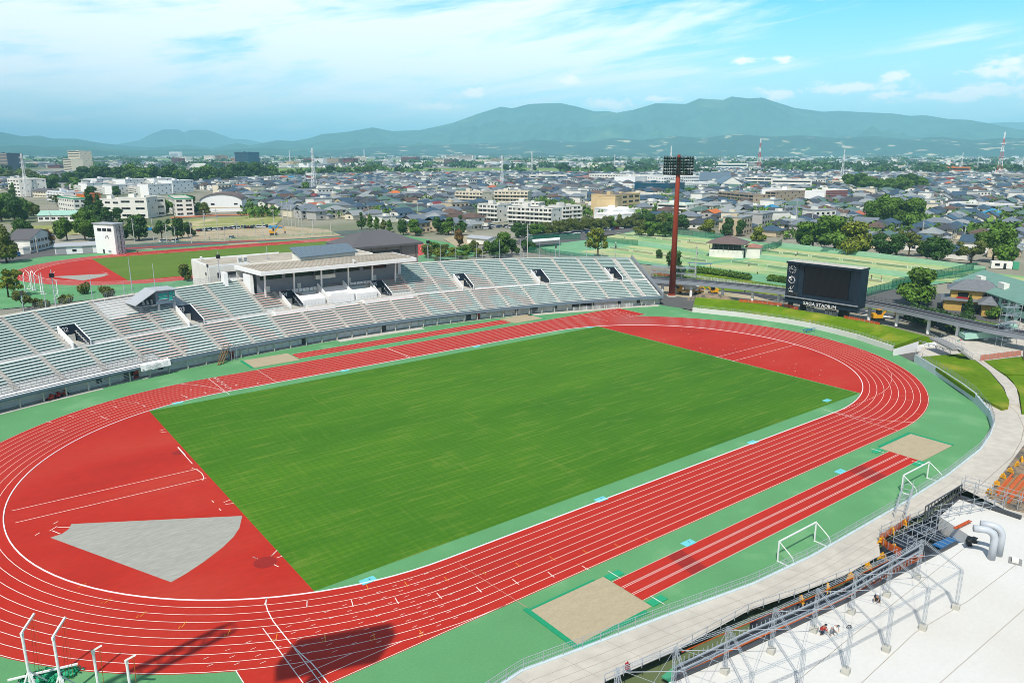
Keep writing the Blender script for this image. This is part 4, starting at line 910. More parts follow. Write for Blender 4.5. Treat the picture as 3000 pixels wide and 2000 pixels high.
# behind the stand and round the courts: (x, y foot, width m, height m, kind, leaf, label)
T = [
 (1350,690,7,11,'tall','leaf_dark','tall dark green tree beside the rust coloured one behind the stand'),(1315,688,8,11,'tall','leaf','leafy green tree second left of the rust coloured one'),(1283,686,9,10,'round','leaf_dark','spreading dark tree third left of the rust coloured tree'),
 (1345,723,6,9,'tall','leaf_rust','rust and orange leaved tree behind the main stand'),(1218,690,9,10,'round','leaf','light green tree in front of the house with terracotta roof'),(1182,688,8,9,'round','leaf_dark','dark tree left of the light green one by the terracotta roof'),
 (1060,672,6,10,'tall','leaf_dark','first and tallest of the five dark trees above the grey hip roof'),(1084,672,5,9,'tall','leaf','second of five trees above the grey hip roof'),(1104,675,5,8,'tall','leaf','third of five trees above the grey hip roof'),(1124,677,5,7,'tall','leaf_olive','fourth of five trees above the grey hip roof'),(1142,679,5,7,'tall','leaf','fifth of five trees above the grey hip roof'),
 (1470,752,12,12,'round','leaf','large bright green tree behind the stand near the car park'),(1450,757,9,8,'round','leaf_dark','dark round tree at the foot of the large bright one behind the stand'),(1500,745,8,7,'round','leaf_dark','dark tree right of the large bright one behind the stand rail'),
 (1752,757,13,13,'open','leaf_yellow','open crowned yellow green tree in front of the tennis courts'),(1973,812,9.5,10,'round','leaf_dark','dense dark round tree behind the rust red floodlight tower'),(1929,757,4,4,'round','leaf_dark','small dark round tree left of the floodlight tower'),
 (2380,727,17,14,'round','leaf','left and darker of the two big camphor trees above the courts'),(2445,735,22,18,'round','leaf','biggest camphor tree with domed crown above the courts'),(2512,742,19,16,'round','leaf_yellow','bright green camphor tree right of the biggest one'),(2345,722,11,9,'round','leaf_dark','low dark tree at the left end of the camphor trees'),
 (2575,748,12,10,'round','leaf_dark','dark green tree right of the bright camphor tree'),(2625,752,13,10,'round','leaf_dark','second dark tree right of the bright camphor tree'),(2662,750,10,12,'open','leaf_olive','pale olive tree between dark trees above the courts'),(2740,765,17,11,'round','leaf_dark','wide dark tree above the right end of the courts'),
 (2843,775,13,10,'open','leaf_olive','greyish olive tree near the small white hut'),(2907,770,15,17,'round','leaf','tall bright tree near the small white hut at right'),(2950,768,9,8,'round','leaf','small tree right of the tall one by the white hut'),(2700,748,8,7,'round','leaf','small tree behind the wide dark one above the courts'),
 (2068,688,11,9,'round','leaf_yellow','yellow green tree above the middle of the court fence'),(2133,690,9,10,'round','leaf_dark','dark tree right of the yellow green one by the court fence'),(2167,692,8,9,'round','leaf_dark','second dark tree right of the yellow green one by the court fence'),(2217,705,9,8,'round','leaf_yellow','rounded golden green tree by the pale boarded houses'),
 (2690,892,15,12,'round','leaf','bushy tree in front of the old tiled house'),(2835,925,3,6,'conic','leaf_dark','narrow dark pine in the garden of the tiled house'),(2650,935,9,4,'bush','leaf_dark','dark shrub under the walkway left part'),(2730,955,11,5,'bush','leaf_dark','dark shrubs under the walkway in the middle'),(2780,970,10,5,'bush','leaf_dark','dark shrubs under the walkway right part'),(2815,905,7,4,'bush','leaf','garden bush beside the tiled house'),(2920,935,6,3,'bush','leaf','clipped garden bush right of the tiled house'),(2985,915,6,6,'round','leaf_dark','tree at the right picture edge by the yellow garage'),
 (2215,508+10,7,13,'conic','leaf_rust','tall brown conical cypress beside the white school') ,
 # left side
 (20,770,13,16,'round','leaf_olive','big olive tree at the left edge beside the practice track'),(25,870,9,9,'open','leaf_yellow','yellowish tree at the left edge below the olive one'),(70,910,7,6,'open','leaf_olive','small leafy tree behind the left stand railing'),(245,862,5,3.6,'bush','leaf_olive','small bush behind the stand railing by the speaker pole'),(320,870,6,3.4,'bush','leaf_olive','bush behind the stand railing beside the booth'),(190,895,6,3.4,'bush','leaf_olive','bush behind the railing below the hammer cage'),(125,905,5,3,'bush','leaf_olive','bush behind the railing near the left pole'),(545,822,7,6,'round','leaf_olive','round olive tree between the booth and the pavilion'),
 (10,733,10,9,'round','leaf','green tree at the left edge in front of white houses'),(67,728,13,14,'round','leaf_dark','dark pointed tree in front of the white gabled house'),(143,725,7,9,'tall','leaf_rust','reddish brown tree by the storage building'),
 (197,704,11,12,'round','leaf','green tree right of the white gabled house'),(250,704,14,12,'round','leaf','wide green tree behind the storage building'),(408,704,15,14,'round','leaf_dark','dark spreading tree right of the white timing tower'),(360,703,7,11,'tall','leaf_dark','narrow dark tree just right of the timing tower'),(475,706,10,12,'open','leaf_dark','dark open crowned tree near the parked white van'),(520,700,9,12,'round','leaf_dark','dark tree left of the parked cars'),(552,694,9,8,'round','leaf_dark','low dark tree at the left end of the parked cars'),
 (5,648,20,18,'round','leaf','large tree at the left edge, front row of the grove'),(45,652,18,17,'round','leaf_dark','large dark tree second from the left edge'),(72,640,16,14,'round','leaf','tree in the grove left of the mint roofed hall'),(98,632,12,10,'round','leaf_olive','small tree at the right end of the left grove'),(25,612,16,14,'round','leaf','tree at the back of the left grove'),
 (268,645,11,22,'conic','leaf_dark','tall dark conifer in front of the cream school'),(294,648,10,18,'conic','leaf_dark','second conifer in front of the cream school'),(312,650,10,10,'round','leaf_dark','dark tree at the foot of the school conifers'),(343,645,10,9,'round','leaf_dark','dark tree by the school entrance'),(248,672,13,13,'round','leaf','bright tree below the green trimmed school wing'),(168,605,10,10,'open','leaf_olive','pale tree in front of the blue and white block'),
 (488,630,12,12,'round','leaf','round green tree in front of the green trimmed school wing'),(585,624,9,8,'round','leaf_dark','dark tree left of the arched hall'),(602,630,10,9,'round','leaf_olive','olive tree in front of the arched hall'),(345,575,12,11,'round','leaf_dark','dark tree between the white apartment blocks'),(452,570,11,12,'round','leaf_dark','dark tree between the right white apartment blocks'),(40,575,11,14,'conic','leaf','conical tree beside the leftmost white apartment block'),
 (268,575,13,11,'round','leaf_dark','dark tree behind the orange block'),(285,665,5,4,'bush','leaf','bush by the school drive'),(895,568,16,14,'round','leaf','tree right of the big white pylon'),(1545,738,9,5,'bush','leaf_dark','bush line behind the stand by the pole')]
for i, t in enumerate(T):
    if t[2] > 1 and t[3] > 1: tree(t[0], t[1], t[2], t[3], t[4], t[5], t[6])
# row of street trees beside the car park
rowp = [(1520+i*21.0, 698-i*1.9) for i in range(24)]
for i, (x, y) in enumerate(rowp): tree(x, y-2, rnd.uniform(7,9.5), rnd.uniform(6.5,9), 'round', rnd.choice(['leaf_olive','leaf_dark','leaf_olive','leaf']), 'green street tree, %s from the left in the row behind the car park' % (ORD[i] if i < 20 else ['twenty-first','twenty-second','twenty-third','twenty-fourth'][i-20]), 'row of trees behind the car park')
for i, (x, y) in enumerate([(1905,668),(1935,668),(1965,668),(1995,672),(1880,690),(1915,692),(1950,694)]): tree(x, y, 11, 9, 'round', ['leaf_dark','leaf_olive','leaf'][i%3], 'tree %s in the clump behind the floodlight tower shaft' % ORD[i], 'clump behind the tower')
for i, (x, y) in enumerate([(1275,735),(1300,745),(1330,752),(1360,745),(1385,738),(1405,752),(1425,740),(1252,755),(1290,762),(1345,765)]): tree(x, y, rnd.uniform(6,8), rnd.uniform(4,6), 'round', ['leaf','leaf_olive','leaf_yellow'][i%3], 'shrubby tree %s from the left behind the stand railing right of the pavilion' % ORD[i], 'shrubs behind the stand')
# tree belts farther off: left dark belt, belts in the town
belt = []
def beltline(pts, n, w, h, leaf, where, grp, jit=6):
    for i in range(n):
        f = i/(n-1)*(len(pts)-1); k = min(int(f), len(pts)-2); f -= k; x = pts[k][0]+(pts[k+1][0]-pts[k][0])*f; y = pts[k][1]+(pts[k+1][1]-pts[k][1])*f
        s = rnd.uniform(.75,1.25); tree(x+rnd.uniform(-2,2), y+rnd.uniform(-2,2), w*s, h*s, 'round', rnd.choice(leaf), 'tree %s along %s' % (('number %d from the left' % (i+1)) if n > 20 else ORD[i]+' from the left', where), grp, v=rnd.randrange(3))
beltline([(255,540),(400,545),(560,540),(700,533),(800,527)], 34, 30, 24, ['leaf_dark','leaf_dark','leaf'], 'the dark belt left of the big pylon', 'dark tree belt left')
beltline([(100,560),(150,556),(200,545),(225,560)], 12, 20, 16, ['leaf_dark','leaf'], 'the grove behind the left pylon', 'grove behind the left pylon')
beltline([(10,530),(60,528),(95,540)], 7, 24, 16, ['leaf_olive','leaf'], 'the far left edge under the dark tower', 'trees under the dark tower')
beltline([(820,524),(950,518),(1060,517),(1130,512)], 14, 24, 18, ['leaf','leaf_dark'], 'the green airfield edge right of the pylon', 'airfield edge trees')
beltline([(2500,560),(2600,566),(2690,562)], 14, 22, 18, ['leaf','leaf_dark'], 'the long cream school at right', 'grove by the long school')
beltline([(2240,493),(2340,497),(2370,502)], 7, 26, 16, ['leaf_dark'], 'the field left of the tall white pylon', 'trees left of the white pylon')
beltline([(2560,500),(2700,508),(2770,505)], 10, 26, 14, ['leaf_dark','leaf'], 'the fields right of the white pylon', 'trees right of the white pylon')
beltline([(1840,500),(1900,505),(2040,503)], 8, 20, 16, ['leaf_dark'], 'the airfield behind the floodlight head', 'trees behind the floodlight')
beltline([(2355,593),(2380,595),(2400,592)], 4, 14, 12, ['leaf'], 'the white hall near the striped block', 'trees by the white hall')
beltline([(2560,660),(2600,668),(2640,660),(2680,672)], 9, 16, 16, ['leaf'], 'the middle of the right hand houses', 'grove among the houses')
beltline([(2015,568),(2040,570)], 2, 12, 6, ['leaf'], 'the hedge before the brown flats', 'hedge before the flats')
beltline([(520,612),(560,605),(470,600)], 5, 16, 10, ['leaf','leaf_dark'], 'the arched hall back side', 'trees behind arched hall')
beltline([(1480,500),(1640,498)], 3, 24, 14, ['leaf_dark'], 'the far side airfield middle', 'airfield far trees')
tree(1652, 510, 36, 24, 'round', 'leaf_dark', 'large single dark tree on the green airfield edge')
# far woods: one mass of small crowns
def mass(name, pts, size, hgt, mname, label, seed):
    r = np.random.RandomState(seed); V = []
    for (x, y) in pts:
        s = size*r.uniform(.7,1.4); hh = hgt*r.uniform(.7,1.3); l = [(x+r.uniform(-s,s)*.5, y+r.uniform(-s,s)*.5, hh*.55, s*.6, s*.6, hh*.5) for _ in range(3)]
        V.append(leaf_cloud(l, 42, s*.17, r.randint(9999), shell=.8))
    o = link(name, quads_mesh(name, np.concatenate(V), mname)); tag(o, label, 'trees', kind='stuff')
fp = []
for _ in range(1900):
    y = 446+ (rnd.random()**1.3)*68; x = rnd.uniform(-60, 3060)
    if 493 < y < 512 and x < 2250 and rnd.random() < .93: continue
    if rnd.random() < .3 or (math.sin(x*.011+y*.09)+math.sin(x*.037)+math.sin(y*.31)) > .7: fp.append(P(x, y)[:2])
mass('distant_woods', [p for p in fp], 26, 13, 'leaf_dark', 'scattered dark trees across the far plain below the hills', 5)
fp = []
for _ in range(1500):
    y = rnd.uniform(512, 700); x = rnd.uniform(700, 3050)
    if y > 640 and x < 2250: continue
    fp.append(P(x, y)[:2])
mass('garden_trees', fp, 6, 5.5, 'leaf', 'small garden trees scattered between the houses of the town', 6)

# ================================================================ FLOODLIGHT TOWERS
def tower(x, y, H, lab, rot):
    e = empty('floodlight_tower', (x,y,0), lab, 'floodlight tower', rot); m = MB(); m.tube([(0,0,0),(0,0,H*.82),(0,0,H-1)],[1.0,.66,.6],24); m.build('column','rust_red',e,smooth=True)
    m = MB(); m.tube([(0,0,0),(0,0,.35)],1.6,20); m.tube([(0,0,.35),(0,0,.9)],1.15,20,mi=1); m.build('base',['concrete','rust_red'],e)
    m = MB(); W_, h0, h1 = 8.6, H-5.2, H
    for k in range(7): z = h0+k*(h1-h0)/6; m.bar((-W_/2,-.9,z),(W_/2,-.9,z),.14); m.bar((-W_/2,.9,z),(W_/2,.9,z),.14); m.bar((-W_/2,-.9,z),(-W_/2,.9,z),.1); m.bar((W_/2,-.9,z),(W_/2,.9,z),.1)
    for k in range(10): x_ = -W_/2+k*W_/9; m.bar((x_,-.9,h0),(x_,-.9,h1),.11); m.bar((x_,.9,h0),(x_,.9,h1),.11)
    [m.box((0,.3,h0+k*(h1-h0)/6-.06),(W_,.9,.1)) for k in range(7)]; m.box((0,0,h0-.2),(W_,1.9,.08)); m.build('head_frame','metal_dark',e)
    me = None
    for r_ in range(6):
        for c in range(14):
            if me is None:
                m = MB(); m.tube([(0,.4,.05),(0,-.35,-.08)],[.2,.33],8); m.tube([(0,-.35,-.08),(0,-.37,-.085)],[.33,.3],8,mi=1); o = m.build('floodlight',['black','glass_dark'],e); me = o.data
            else: o = link('floodlight', me, e)
            o.location = (-W_/2+.3+c*(W_-.6)/13, -1.0, h0+.45+r_*(h1-h0-.1)/6)
    m = MB(); m.tube([(0,0,H-1),(0,0,H+.5)],.45,12); m.build('cap','rust_red',e); return e
tb = P(1968, 868); tower(tb[0], tb[1], 42.3, 'tall rust red floodlight tower with a broad rack of dark lamps', math.radians(-53+0))
tower(-84.9, -66.7, 52.0, 'floodlight tower out of view whose lamp rack shades the near bend', math.radians(160))
e = empty('mobile_crane', (-110,-46,0), 'tall crane standing out of view beyond the left edge', 'crane'); m = MB(); m.lattice((0,0,1.5),(18,-11.6,50),2.2,1.4,16,.22); m.build('boom','yellow_paint',e); m = MB(); m.box((0,0,0),(7,3,2.2)); m.build('body','yellow_paint',e)

# ================================================================ SCOREBOARD
SBx, SBy0, SBy1, SB0 = 101.6, -7.5, 12.5, 5.0
rs = math.atan2(1.3, 20); e = empty('scoreboard', (101.9, 2.5, 3), 'dark blue stadium scoreboard with blank screen, clock and lettering on the grass bank', 'scoreboard', math.radians(-90)+rs)
# local x runs along the board (to the right seen from the field), y away from the field
TOPZ = 15.4; w2 = 9.9
def b_(name, m, mats, par=None): return m.build(name, mats, par or e)
m = MB(); m.prism([(-w2,1.0),(w2,1.0),(w2,4.2),(-w2,4.2)], 2.2, TOPZ-3.2-.5); 
for (x0, x1, z0, z1) in ((-w2,-w2+3.2,2.2,TOPZ-3.5),(w2-1.7,w2,2.2,TOPZ-3.5),(-w2+3.2,w2-1.7,2.2,4.0)): m.prism([(x0,0),(x1,0),(x1,1.0),(x0,1.0)], z0, z1)
for k in range(1, 9): 
    z = 2.2+k*1.08
    for x0, x1 in ((-w2,-w2+3.2),(w2-1.7,w2)): m.box(((x0+x1)/2,-.01,z),(x1-x0,.03,.04),mi=1)
b_('body', m, ['board_navy','black'])
m = MB(); m.prism([(-w2-.15,-.5),(w2+.15,-.5),(w2+.15,4.3),(-w2-.15,4.3)], TOPZ-3.5, TOPZ-2.95); m.prism([(-w2-.0,-.3),(w2,-.3),(w2,4.1),(-w2,4.1)], TOPZ-2.95, TOPZ-2.9, mi=1); b_('top_slab', m, ['board_navy','concrete'])
m = MB(); m.prism([(-w2-.1,-.45),(w2+.1,-.45),(w2+.1,1),(-w2-.1,1)], 1.6, 2.2); m.prism([(-w2-.12,-.55),(w2+.12,-.55),(w2+.12,0),(-w2-.12,0)], 2.95, 3.15, mi=1); b_('lower_ledge', m, ['board_navy','metal_grey'])
m = MB(); m.box((.75,.82,3.5),(12.0,.2,8.1)); m2 = m
scr = b_('screen', m2, 'screen'); m = MB()
for i in range(30): m.box((.75,.70,3.55+i*.268),(12.0,.03,.05))
m.build('louvre','black',scr)
m = MB(); m.prism([(-w2+3.2,.3),(-w2+4.4,.75),(-w2+4.4,1),(-w2+3.2,1)], 3.5, 11.6); m.prism([(w2-1.7,.3),(w2-2.9,.75),(w2-2.9,1),(w2-1.7,1)], 3.5, 11.6); b_('screen_surround', m, 'board_navy')
for x, w_ in ((-5.6,1.0),(5.6,2.2),(-9.3,.7)): m = MB(); m.box((x,2.2,-1.5),(w_,1.6,3.6)); b_('leg', m, 'black' if abs(x) < 9 else 'board_navy')
ck = (-w2+1.55, -.03, 10.35); m = MB()
for i in range(12): a = i*math.pi/6; m.bar((ck[0]+math.sin(a)*.72,-.05,ck[2]+math.cos(a)*.72),(ck[0]+math.sin(a)*1.08,-.05,ck[2]+math.cos(a)*1.08),.12,.06)
for a, l_, w_ in ((math.radians(88),.75,.1),(math.radians(302),.6,.13)): m.bar((ck[0],-.07,ck[2]),(ck[0]+math.sin(a)*l_,-.07,ck[2]+math.cos(a)*l_),w_,.05)
b_('clock', m, 'paint_white')
m = MB(); cz = 7.55                       # round emblem: toothed ring open at the upper left with an inner L
for i in range(26):
    a0 = math.radians(-20+i*11.4); a1 = math.radians(-20+(i+1)*11.4); m.bar((ck[0]+math.sin(a0)*.82,-.05,cz+math.cos(a0)*.82),(ck[0]+math.sin(a1)*.82,-.05,cz+math.cos(a1)*.82),.2,.05)
    if i%2: m.bar((ck[0]+math.sin(a0)*.9,-.05,cz+math.cos(a0)*.9),(ck[0]+math.sin(a0)*1.05,-.05,cz+math.cos(a0)*1.05),.12,.05)
m.bar((ck[0],-.05,cz-.1),(ck[0],-.05,cz+1.0),.12,.05); m.bar((ck[0]-.45,-.05,cz-.1),(ck[0]+.05,-.05,cz-.1),.12,.05); m.tube([(ck[0]-.55,-.03,cz+.5),(ck[0]-.55,-.08,cz+.5)],.3,12)
b_('emblem', m, 'paint_white'); m = MB(); pts = [(-.7,-.55),(-.35,.1),(-.05,.45),(-.1,-.1),(.0,-.45),(.3,-.1),(.75,.75)]
for a, c in zip(pts[:-1], pts[1:]): m.bar((ck[0]+a[0],-.05,5.35+a[1]),(ck[0]+c[0],-.05,5.35+c[1]),.2,.05)
m.box((ck[0],-.05,4.35),(1.1,.06,.22)); b_('wave_emblem', m, 'paint_white')
m = MB()
for i in range(5): m.box((-w2+.75+i*.56,-.05,3.55),(.46,.08,.6),mi=0)
m.box((-w2+1.9,-.02,3.45),(2.95,.04,.8),mi=1); b_('digit_panel', m, ['black','metal_dark'])
text_mesh('SAGA STADIUM', 1.28, (.2,-.5,1.92), (math.pi/2,0,0), 'paint_white', parent=e, name='lettering')
dg = MB()
def seven(m, x, z, s, segs='abcdefg'):
    S_ = dict(a=((0,2),(1,2)),b=((1,1),(1,2)),c=((1,0),(1,1)),d=((0,0),(1,0)),e=((0,0),(0,1)),f=((0,1),(0,2)),g=((0,1),(1,1)))
    for k in segs: (x0,z0),(x1,z1) = S_[k]; m.bar((x+x0*s,.2,z+z0*s),(x+x1*s,.2,z+z1*s),.1,.06)
for x in (-3.4,-2.3,1.6,2.7,3.7): dg.box((x+.3,.3,-.5),(.95,.1,1.6),mi=1); seven(dg, x, -.25, .55)
b_('spare_digits', dg, ['metal_grey','metal_dark'])
m = railing([(-w2+i*1.5, 2, TOPZ-2.9) for i in range(14)], .5, 1, .04, 1); b_('roof_rail', m, 'metal_grey')
# ================================================================ RIGHT END: BANK, WALLS, LAWNS
Fl = [(87.4,32.1),(92.5,19.7),(95.2,8),(95.6,1),(94.6,-6),(93.2,-12.9),(88.9,-23.6)]; Bk = [(92.5,35.5),(98.8,24),(99.6,10),(100.2,1),(100.0,-7),(99.2,-15),(95.6,-26.0)]
def off(pts, d):
    out = []
    for i, p in enumerate(pts):
        a = pts[max(i-1,0)]; b = pts[min(i+1,len(pts)-1)]; dx, dy = b[0]-a[0], b[1]-a[1]; l = math.hypot(dx,dy); out.append((p[0]-dy/l*d, p[1]+dx/l*d))
    return out
W1 = off(Fl, .35)
e = empty('retaining_wall', (90,0,0), 'low white concrete wall along the foot of the grass bank below the scoreboard', 'wall'); m = MB()
for i in range(len(Fl)-1):
    a, b, c, d = Fl[i], Fl[i+1], W1[i+1], W1[i]
    m.add([(a[0]-90,a[1],0),(b[0]-90,b[1],0),(b[0]-90,b[1],1.25),(a[0]-90,a[1],1.25),(c[0]-90,c[1],1.25),(d[0]-90,d[1],1.25),(c[0]-90,c[1],0),(d[0]-90,d[1],0)], [(1,0,3,2),(2,3,5,4),(6,4,5,7)])
m.add([(Fl[0][0]-90,Fl[0][1],0),(Bk[0][0]-90,Bk[0][1],0),(Bk[0][0]-90,Bk[0][1],2.6),(Fl[0][0]-90,Fl[0][1],1.25)], [(0,1,2,3)]); m.build('wall','concrete_white',e)
def resample(pts, n):
    L_ = [0]
    for a, b in zip(pts[:-1], pts[1:]): L_.append(L_[-1]+math.dist(a, b))
    out = []
    for i in range(n+1):
        s = L_[-1]*i/n; k = max(j for j in range(len(pts)) if L_[j] <= s+1e-9); k = min(k, len(pts)-2); f = (s-L_[k])/(L_[k+1]-L_[k]); out.append(tuple(pts[k][j]+(pts[k+1][j]-pts[k][j])*f for j in range(len(pts[0]))))
    return out
def strip(m, A, B, za, zb, nu=40, nv=6, wob=.12, mi=0):
    A, B = resample(A, nu), resample(B, nu); vs = []
    for i in range(nu+1):
        for j in range(nv+1):
            f = j/nv; w = wob*math.sin(i*1.3+j*2.1)*math.sin(i*.37+j)*(0 < j < nv); vs.append((A[i][0]*(1-f)+B[i][0]*f, A[i][1]*(1-f)+B[i][1]*f, za*(1-f)+zb*f+w))
    m.add(vs, [(i*(nv+1)+j,(i+1)*(nv+1)+j,(i+1)*(nv+1)+j+1,i*(nv+1)+j+1) for i in range(nu) for j in range(nv)], mi)
m = MB(); W2 = off(Fl, .36); strip(m, W2, Bk, 1.2, 2.8); strip(m, Bk, off(Bk, 3.0), 2.8, 2.6); strip(m, off(Bk, 3.0), off(Bk, 8.5), 2.6, 0); o3 = off(Bk, 3.0)[-1]; o8 = off(Bk, 8.5)[-1]; m.add([(*W2[-1],0),(*W2[-1],1.2),(*Bk[-1],2.8),(*o3,2.6),(*o8,0)],[(0,1,2,3,4)]); struct('grass_bank', m, 'lawn')
fence('mesh_fence', [(p[0],p[1],1.25) for p in W1], .75, 'thin wire fence on top of the white wall below the scoreboard bank', 'metal_galv', 2.2, 3, .04)
m = MB()
for i, q in enumerate(resample(off(Bk, .8), 46)):
    pass
def net(pts, h, lab, cat='barrier'):
    m = MB(); q = resample(pts, max(4, int(sum(math.dist(a,b) for a,b in zip(pts[:-1],pts[1:]))/1.2))); o0 = q[0]
    for a, b in zip(q[:-1], q[1:]):
        h0 = h*rnd.uniform(.85,1.05); m.quad((a[0]-o0[0],a[1]-o0[1],a[2]-o0[2]),(b[0]-o0[0],b[1]-o0[1],b[2]-o0[2]),(b[0]-o0[0]+rnd.uniform(-.08,.08),b[1]-o0[1],b[2]-o0[2]+h0),(a[0]-o0[0],a[1]-o0[1],a[2]-o0[2]+h))
        m.bar((a[0]-o0[0],a[1]-o0[1],a[2]-o0[2]),(a[0]-o0[0],a[1]-o0[1],a[2]-o0[2]+h+.1),.06,mi=1)
    tag(m.build('barrier_net',['orange_net','metal_grey'],loc=o0), lab, cat, 'orange net barriers')
net([P(2165,884,2.8),P(2225,889,2.8),P(2290,896,2.8)], .8, 'orange net barrier on the bank left of the scoreboard', 'barrier')
net([P(2295,897,2.8),P(2338,908,2.7)], 0.9, 'red orange barrier touching the left foot of the scoreboard', 'barrier')
net([P(2472,932,2.7),P(2520,941,2.6),P(2577,953,2.5)], 0.75, 'orange net barrier right of the scoreboard below the yellow digger', 'barrier')
Z2 = 1.5
def X2(pts, z=Z2): return [P(2000+x/2.3515, 780+y/2.3515, z)[:2] for x, y in pts]
rwall = [(88.2,-25.2),(83.7,-30.8),(74.4,-41.0),(69.5,-46.0),(65.0,-50.1),(58.3,-55.1),(52.1,-58.1),(45.7,-59.9),(38.5,-61.4),(25.1,-62.6),(10.8,-63.1),(-9.0,-63.2),(-18.6,-62.6),(-29.7,-60.9),(-38.9,-59.7),(-45.5,-58.7),(-60,-60.5),(-75,-62)]
m = MB(); outer = off(rwall, .3)
for i in range(1, len(rwall)-1):
    a, b, c, d = rwall[i], rwall[i+1], outer[i+1], outer[i]; h = 1.75 if i < 5 else 1.3; h2 = 1.75 if i < 4 else 1.3
    m.add([(a[0],a[1],0),(b[0],b[1],0),(b[0],b[1],h2),(a[0],a[1],h),(c[0],c[1],h2),(d[0],d[1],h),(c[0],c[1],0),(d[0],d[1],0)], [(1,0,3,2),(2,3,5,4),(6,4,5,7)])
tag(m.build('perimeter_wall', mat('wall_pale', S(205,220,222,.95), .8, .06, .8)), 'low pale curved wall round the right end and near side of the green apron', 'wall')
fence('mesh_fence', [(p[0],p[1],1.75 if i < 4 else 1.3) for i, p in enumerate(off(rwall,.15)[1:8])], 1.1, 'grey mesh fence on the curved pale wall at the right end', 'metal_grey', 1.6, 3, .05)
nf = [(p[0],p[1],1.3) for p in off(rwall,.15)[7:]]
fe = fence('mesh_fence', nf, 1.1, 'long white wire mesh fence along the near side behind the goal frames', 'metal_galv', 2.0, 2, .045)
m = MB(); q = resample(nf, 560)
for i, a in enumerate(q): m.bar((a[0]-nf[0][0],a[1]-nf[0][1],.05),(a[0]-nf[0][0],a[1]-nf[0][1],1.05),.009)
for k in range(1, 5):
    for a, b in zip(q[:-1:8], q[8::8]): m.bar((a[0]-nf[0][0],a[1]-nf[0][1],k*.2),(b[0]-nf[0][0],b[1]-nf[0][1],k*.2),.012)
m.build('wire_mesh','metal_galv',fe)
# terrace and ground behind the walls
def X3(pts, z): return [P(2200+x/2.351, 1333+y/2.351, z)[:2] for x, y in pts]
def X4(pts, z): return [P(1400+x/F6, 1400+y/F6, z)[:2] for x, y in pts]
te = X3([(1430,215),(1180,400),(1090,440),(880,590),(890,690),(640,830),(330,950),(0,1060)], 1.2)+X4([(1500,1330),(970,1560)], 1.2)+[(-60,-66),(-75,-67)]
mt = MB(); ow = off(rwall, .29); ow2 = ow[8:]; terr = ow2+te[::-1]; mt.flat(terr, 1.2)
mt.flat(ow[1:9]+[te[0]]+X3([(1860,430)],1.2)+[(60,-110),(150,-110),(150,-30),(100,-26)], 1.2)
struct('concrete_terrace', mt, 'concrete_terrace')
m = MB()          # joints and low steps of the curved terrace
for k in range(7):
    d = 4.2+k*1.5; r_ = off(rwall, d)[4:11]
    ribbon(m, r_[:6] if k < 6 else r_[:4], .10, 1.205+.0*k)
for k in range(3): ribbon(m, off(rwall, 1.6+k*.9)[9:], .04, 1.206)
for i in range(30):
    a = resample(off(rwall,.4)[4:], 60)[i*2]; b = resample(off(rwall,4.0)[4:], 60)[i*2]; ribbon(m, [a,b], .035, 1.207)
struct('terrace_joint', m, mat('joint', S(172,160,142,.85), .9, .2, 2))
def lawnp(pts, z, name='lawn_area'): 
    m = MB(); m.prism(X2(pts, z), 1.0, z); struct(name, m, 'lawn')
lawnp([(1645,622),(1930,600),(2010,645),(2110,720),(2200,830),(2250,920),(2245,965),(2200,975),(2150,950),(2000,870),(1880,790),(1760,705)], 1.7)
lawnp([(2080,650),(2350,620),(2600,640),(2600,745),(2230,745),(2150,700)], 1.72)
lawnp([(2235,752),(2600,748),(2600,1005),(2340,1000),(2320,870),(2280,800)], 1.70)
m = MB(); m.prism(X2([(2010,640),(2075,650),(2150,705),(2230,760),(2300,830),(2320,950),(2250,942),(2215,835),(2110,715)], 1.6), 1.0, 1.6); struct('garden_path', m, 'concrete_terrace')
# dark forecourt and underpass mouth
m = MB(); m.flat([(88,-24.5),(83.5,-30.9),(100,-31),(100,-24)], .02); struct('forecourt', m, 'asphalt')
m = MB(); m.prism(X2([(1640,560),(1745,525),(1850,560),(1700,600)], 2.2), 0, .1); struct('underpass_floor', m, 'asphalt_dark')
e = empty('entrance_wall', (92,-26,0), 'bright white wall piece where the grass bank ends beside the entrance', 'wall')
m = MB(); q = X2([(1453,562),(1620,535),(1745,535)], 1.8); 
for a, b in zip(q[:-1], q[1:]): m.add([(a[0]-92,a[1]+26,0),(b[0]-92,b[1]+26,0),(b[0]-92,b[1]+26,2.4),(a[0]-92,a[1]+26,1.5),(a[0]+.3-92,a[1]+26,0),(b[0]+.3-92,b[1]+26,0),(b[0]+.3-92,b[1]+26,2.4),(a[0]+.3-92,a[1]+26,1.5)], [(0,3,2,1),(3,7,6,2),(4,5,6,7),(0,4,7,3),(1,2,6,5)])
m.build('wall','paint_white',e)
# shelter with arched frame and blue seats
q = P(2000+1740/2.3515, 780+600/2.3515, .2); e = empty('team_shelter', q, 'arched metal frame shelter with blue seats below the walkway ramp', 'shelter', math.radians(68))
m = MB()
for i in range(5):
    x = -4+i*2; m.tube([(x,0,0),(x,0,1.5),(x,.4,1.95),(x,1.1,2.1)],.05,6)
for z in (.5,1.5): m.bar((-4,0,z),(4,0,z),.06)
m.bar((-4,1.1,2.1),(4,1.1,2.1),.07)
for i in range(4): m.tube([(-4+i*2+1+math.cos(a)*.9,0,1.2+math.sin(a)*.7) for a in np.linspace(0,math.pi,9)],.04,5)
m.build('frame','metal_galv',e); me = None
for i in range(9):
    if me is None: m = MB(); m.box((0,0,0),(.45,.45,.4)); m.box((0,.2,.4),(.45,.06,.4)); o = m.build('seat','blue_paint',e); me = o.data
    else: o = link('seat', me, e)
    o.location = (-3.2+i*.8,.7,0)
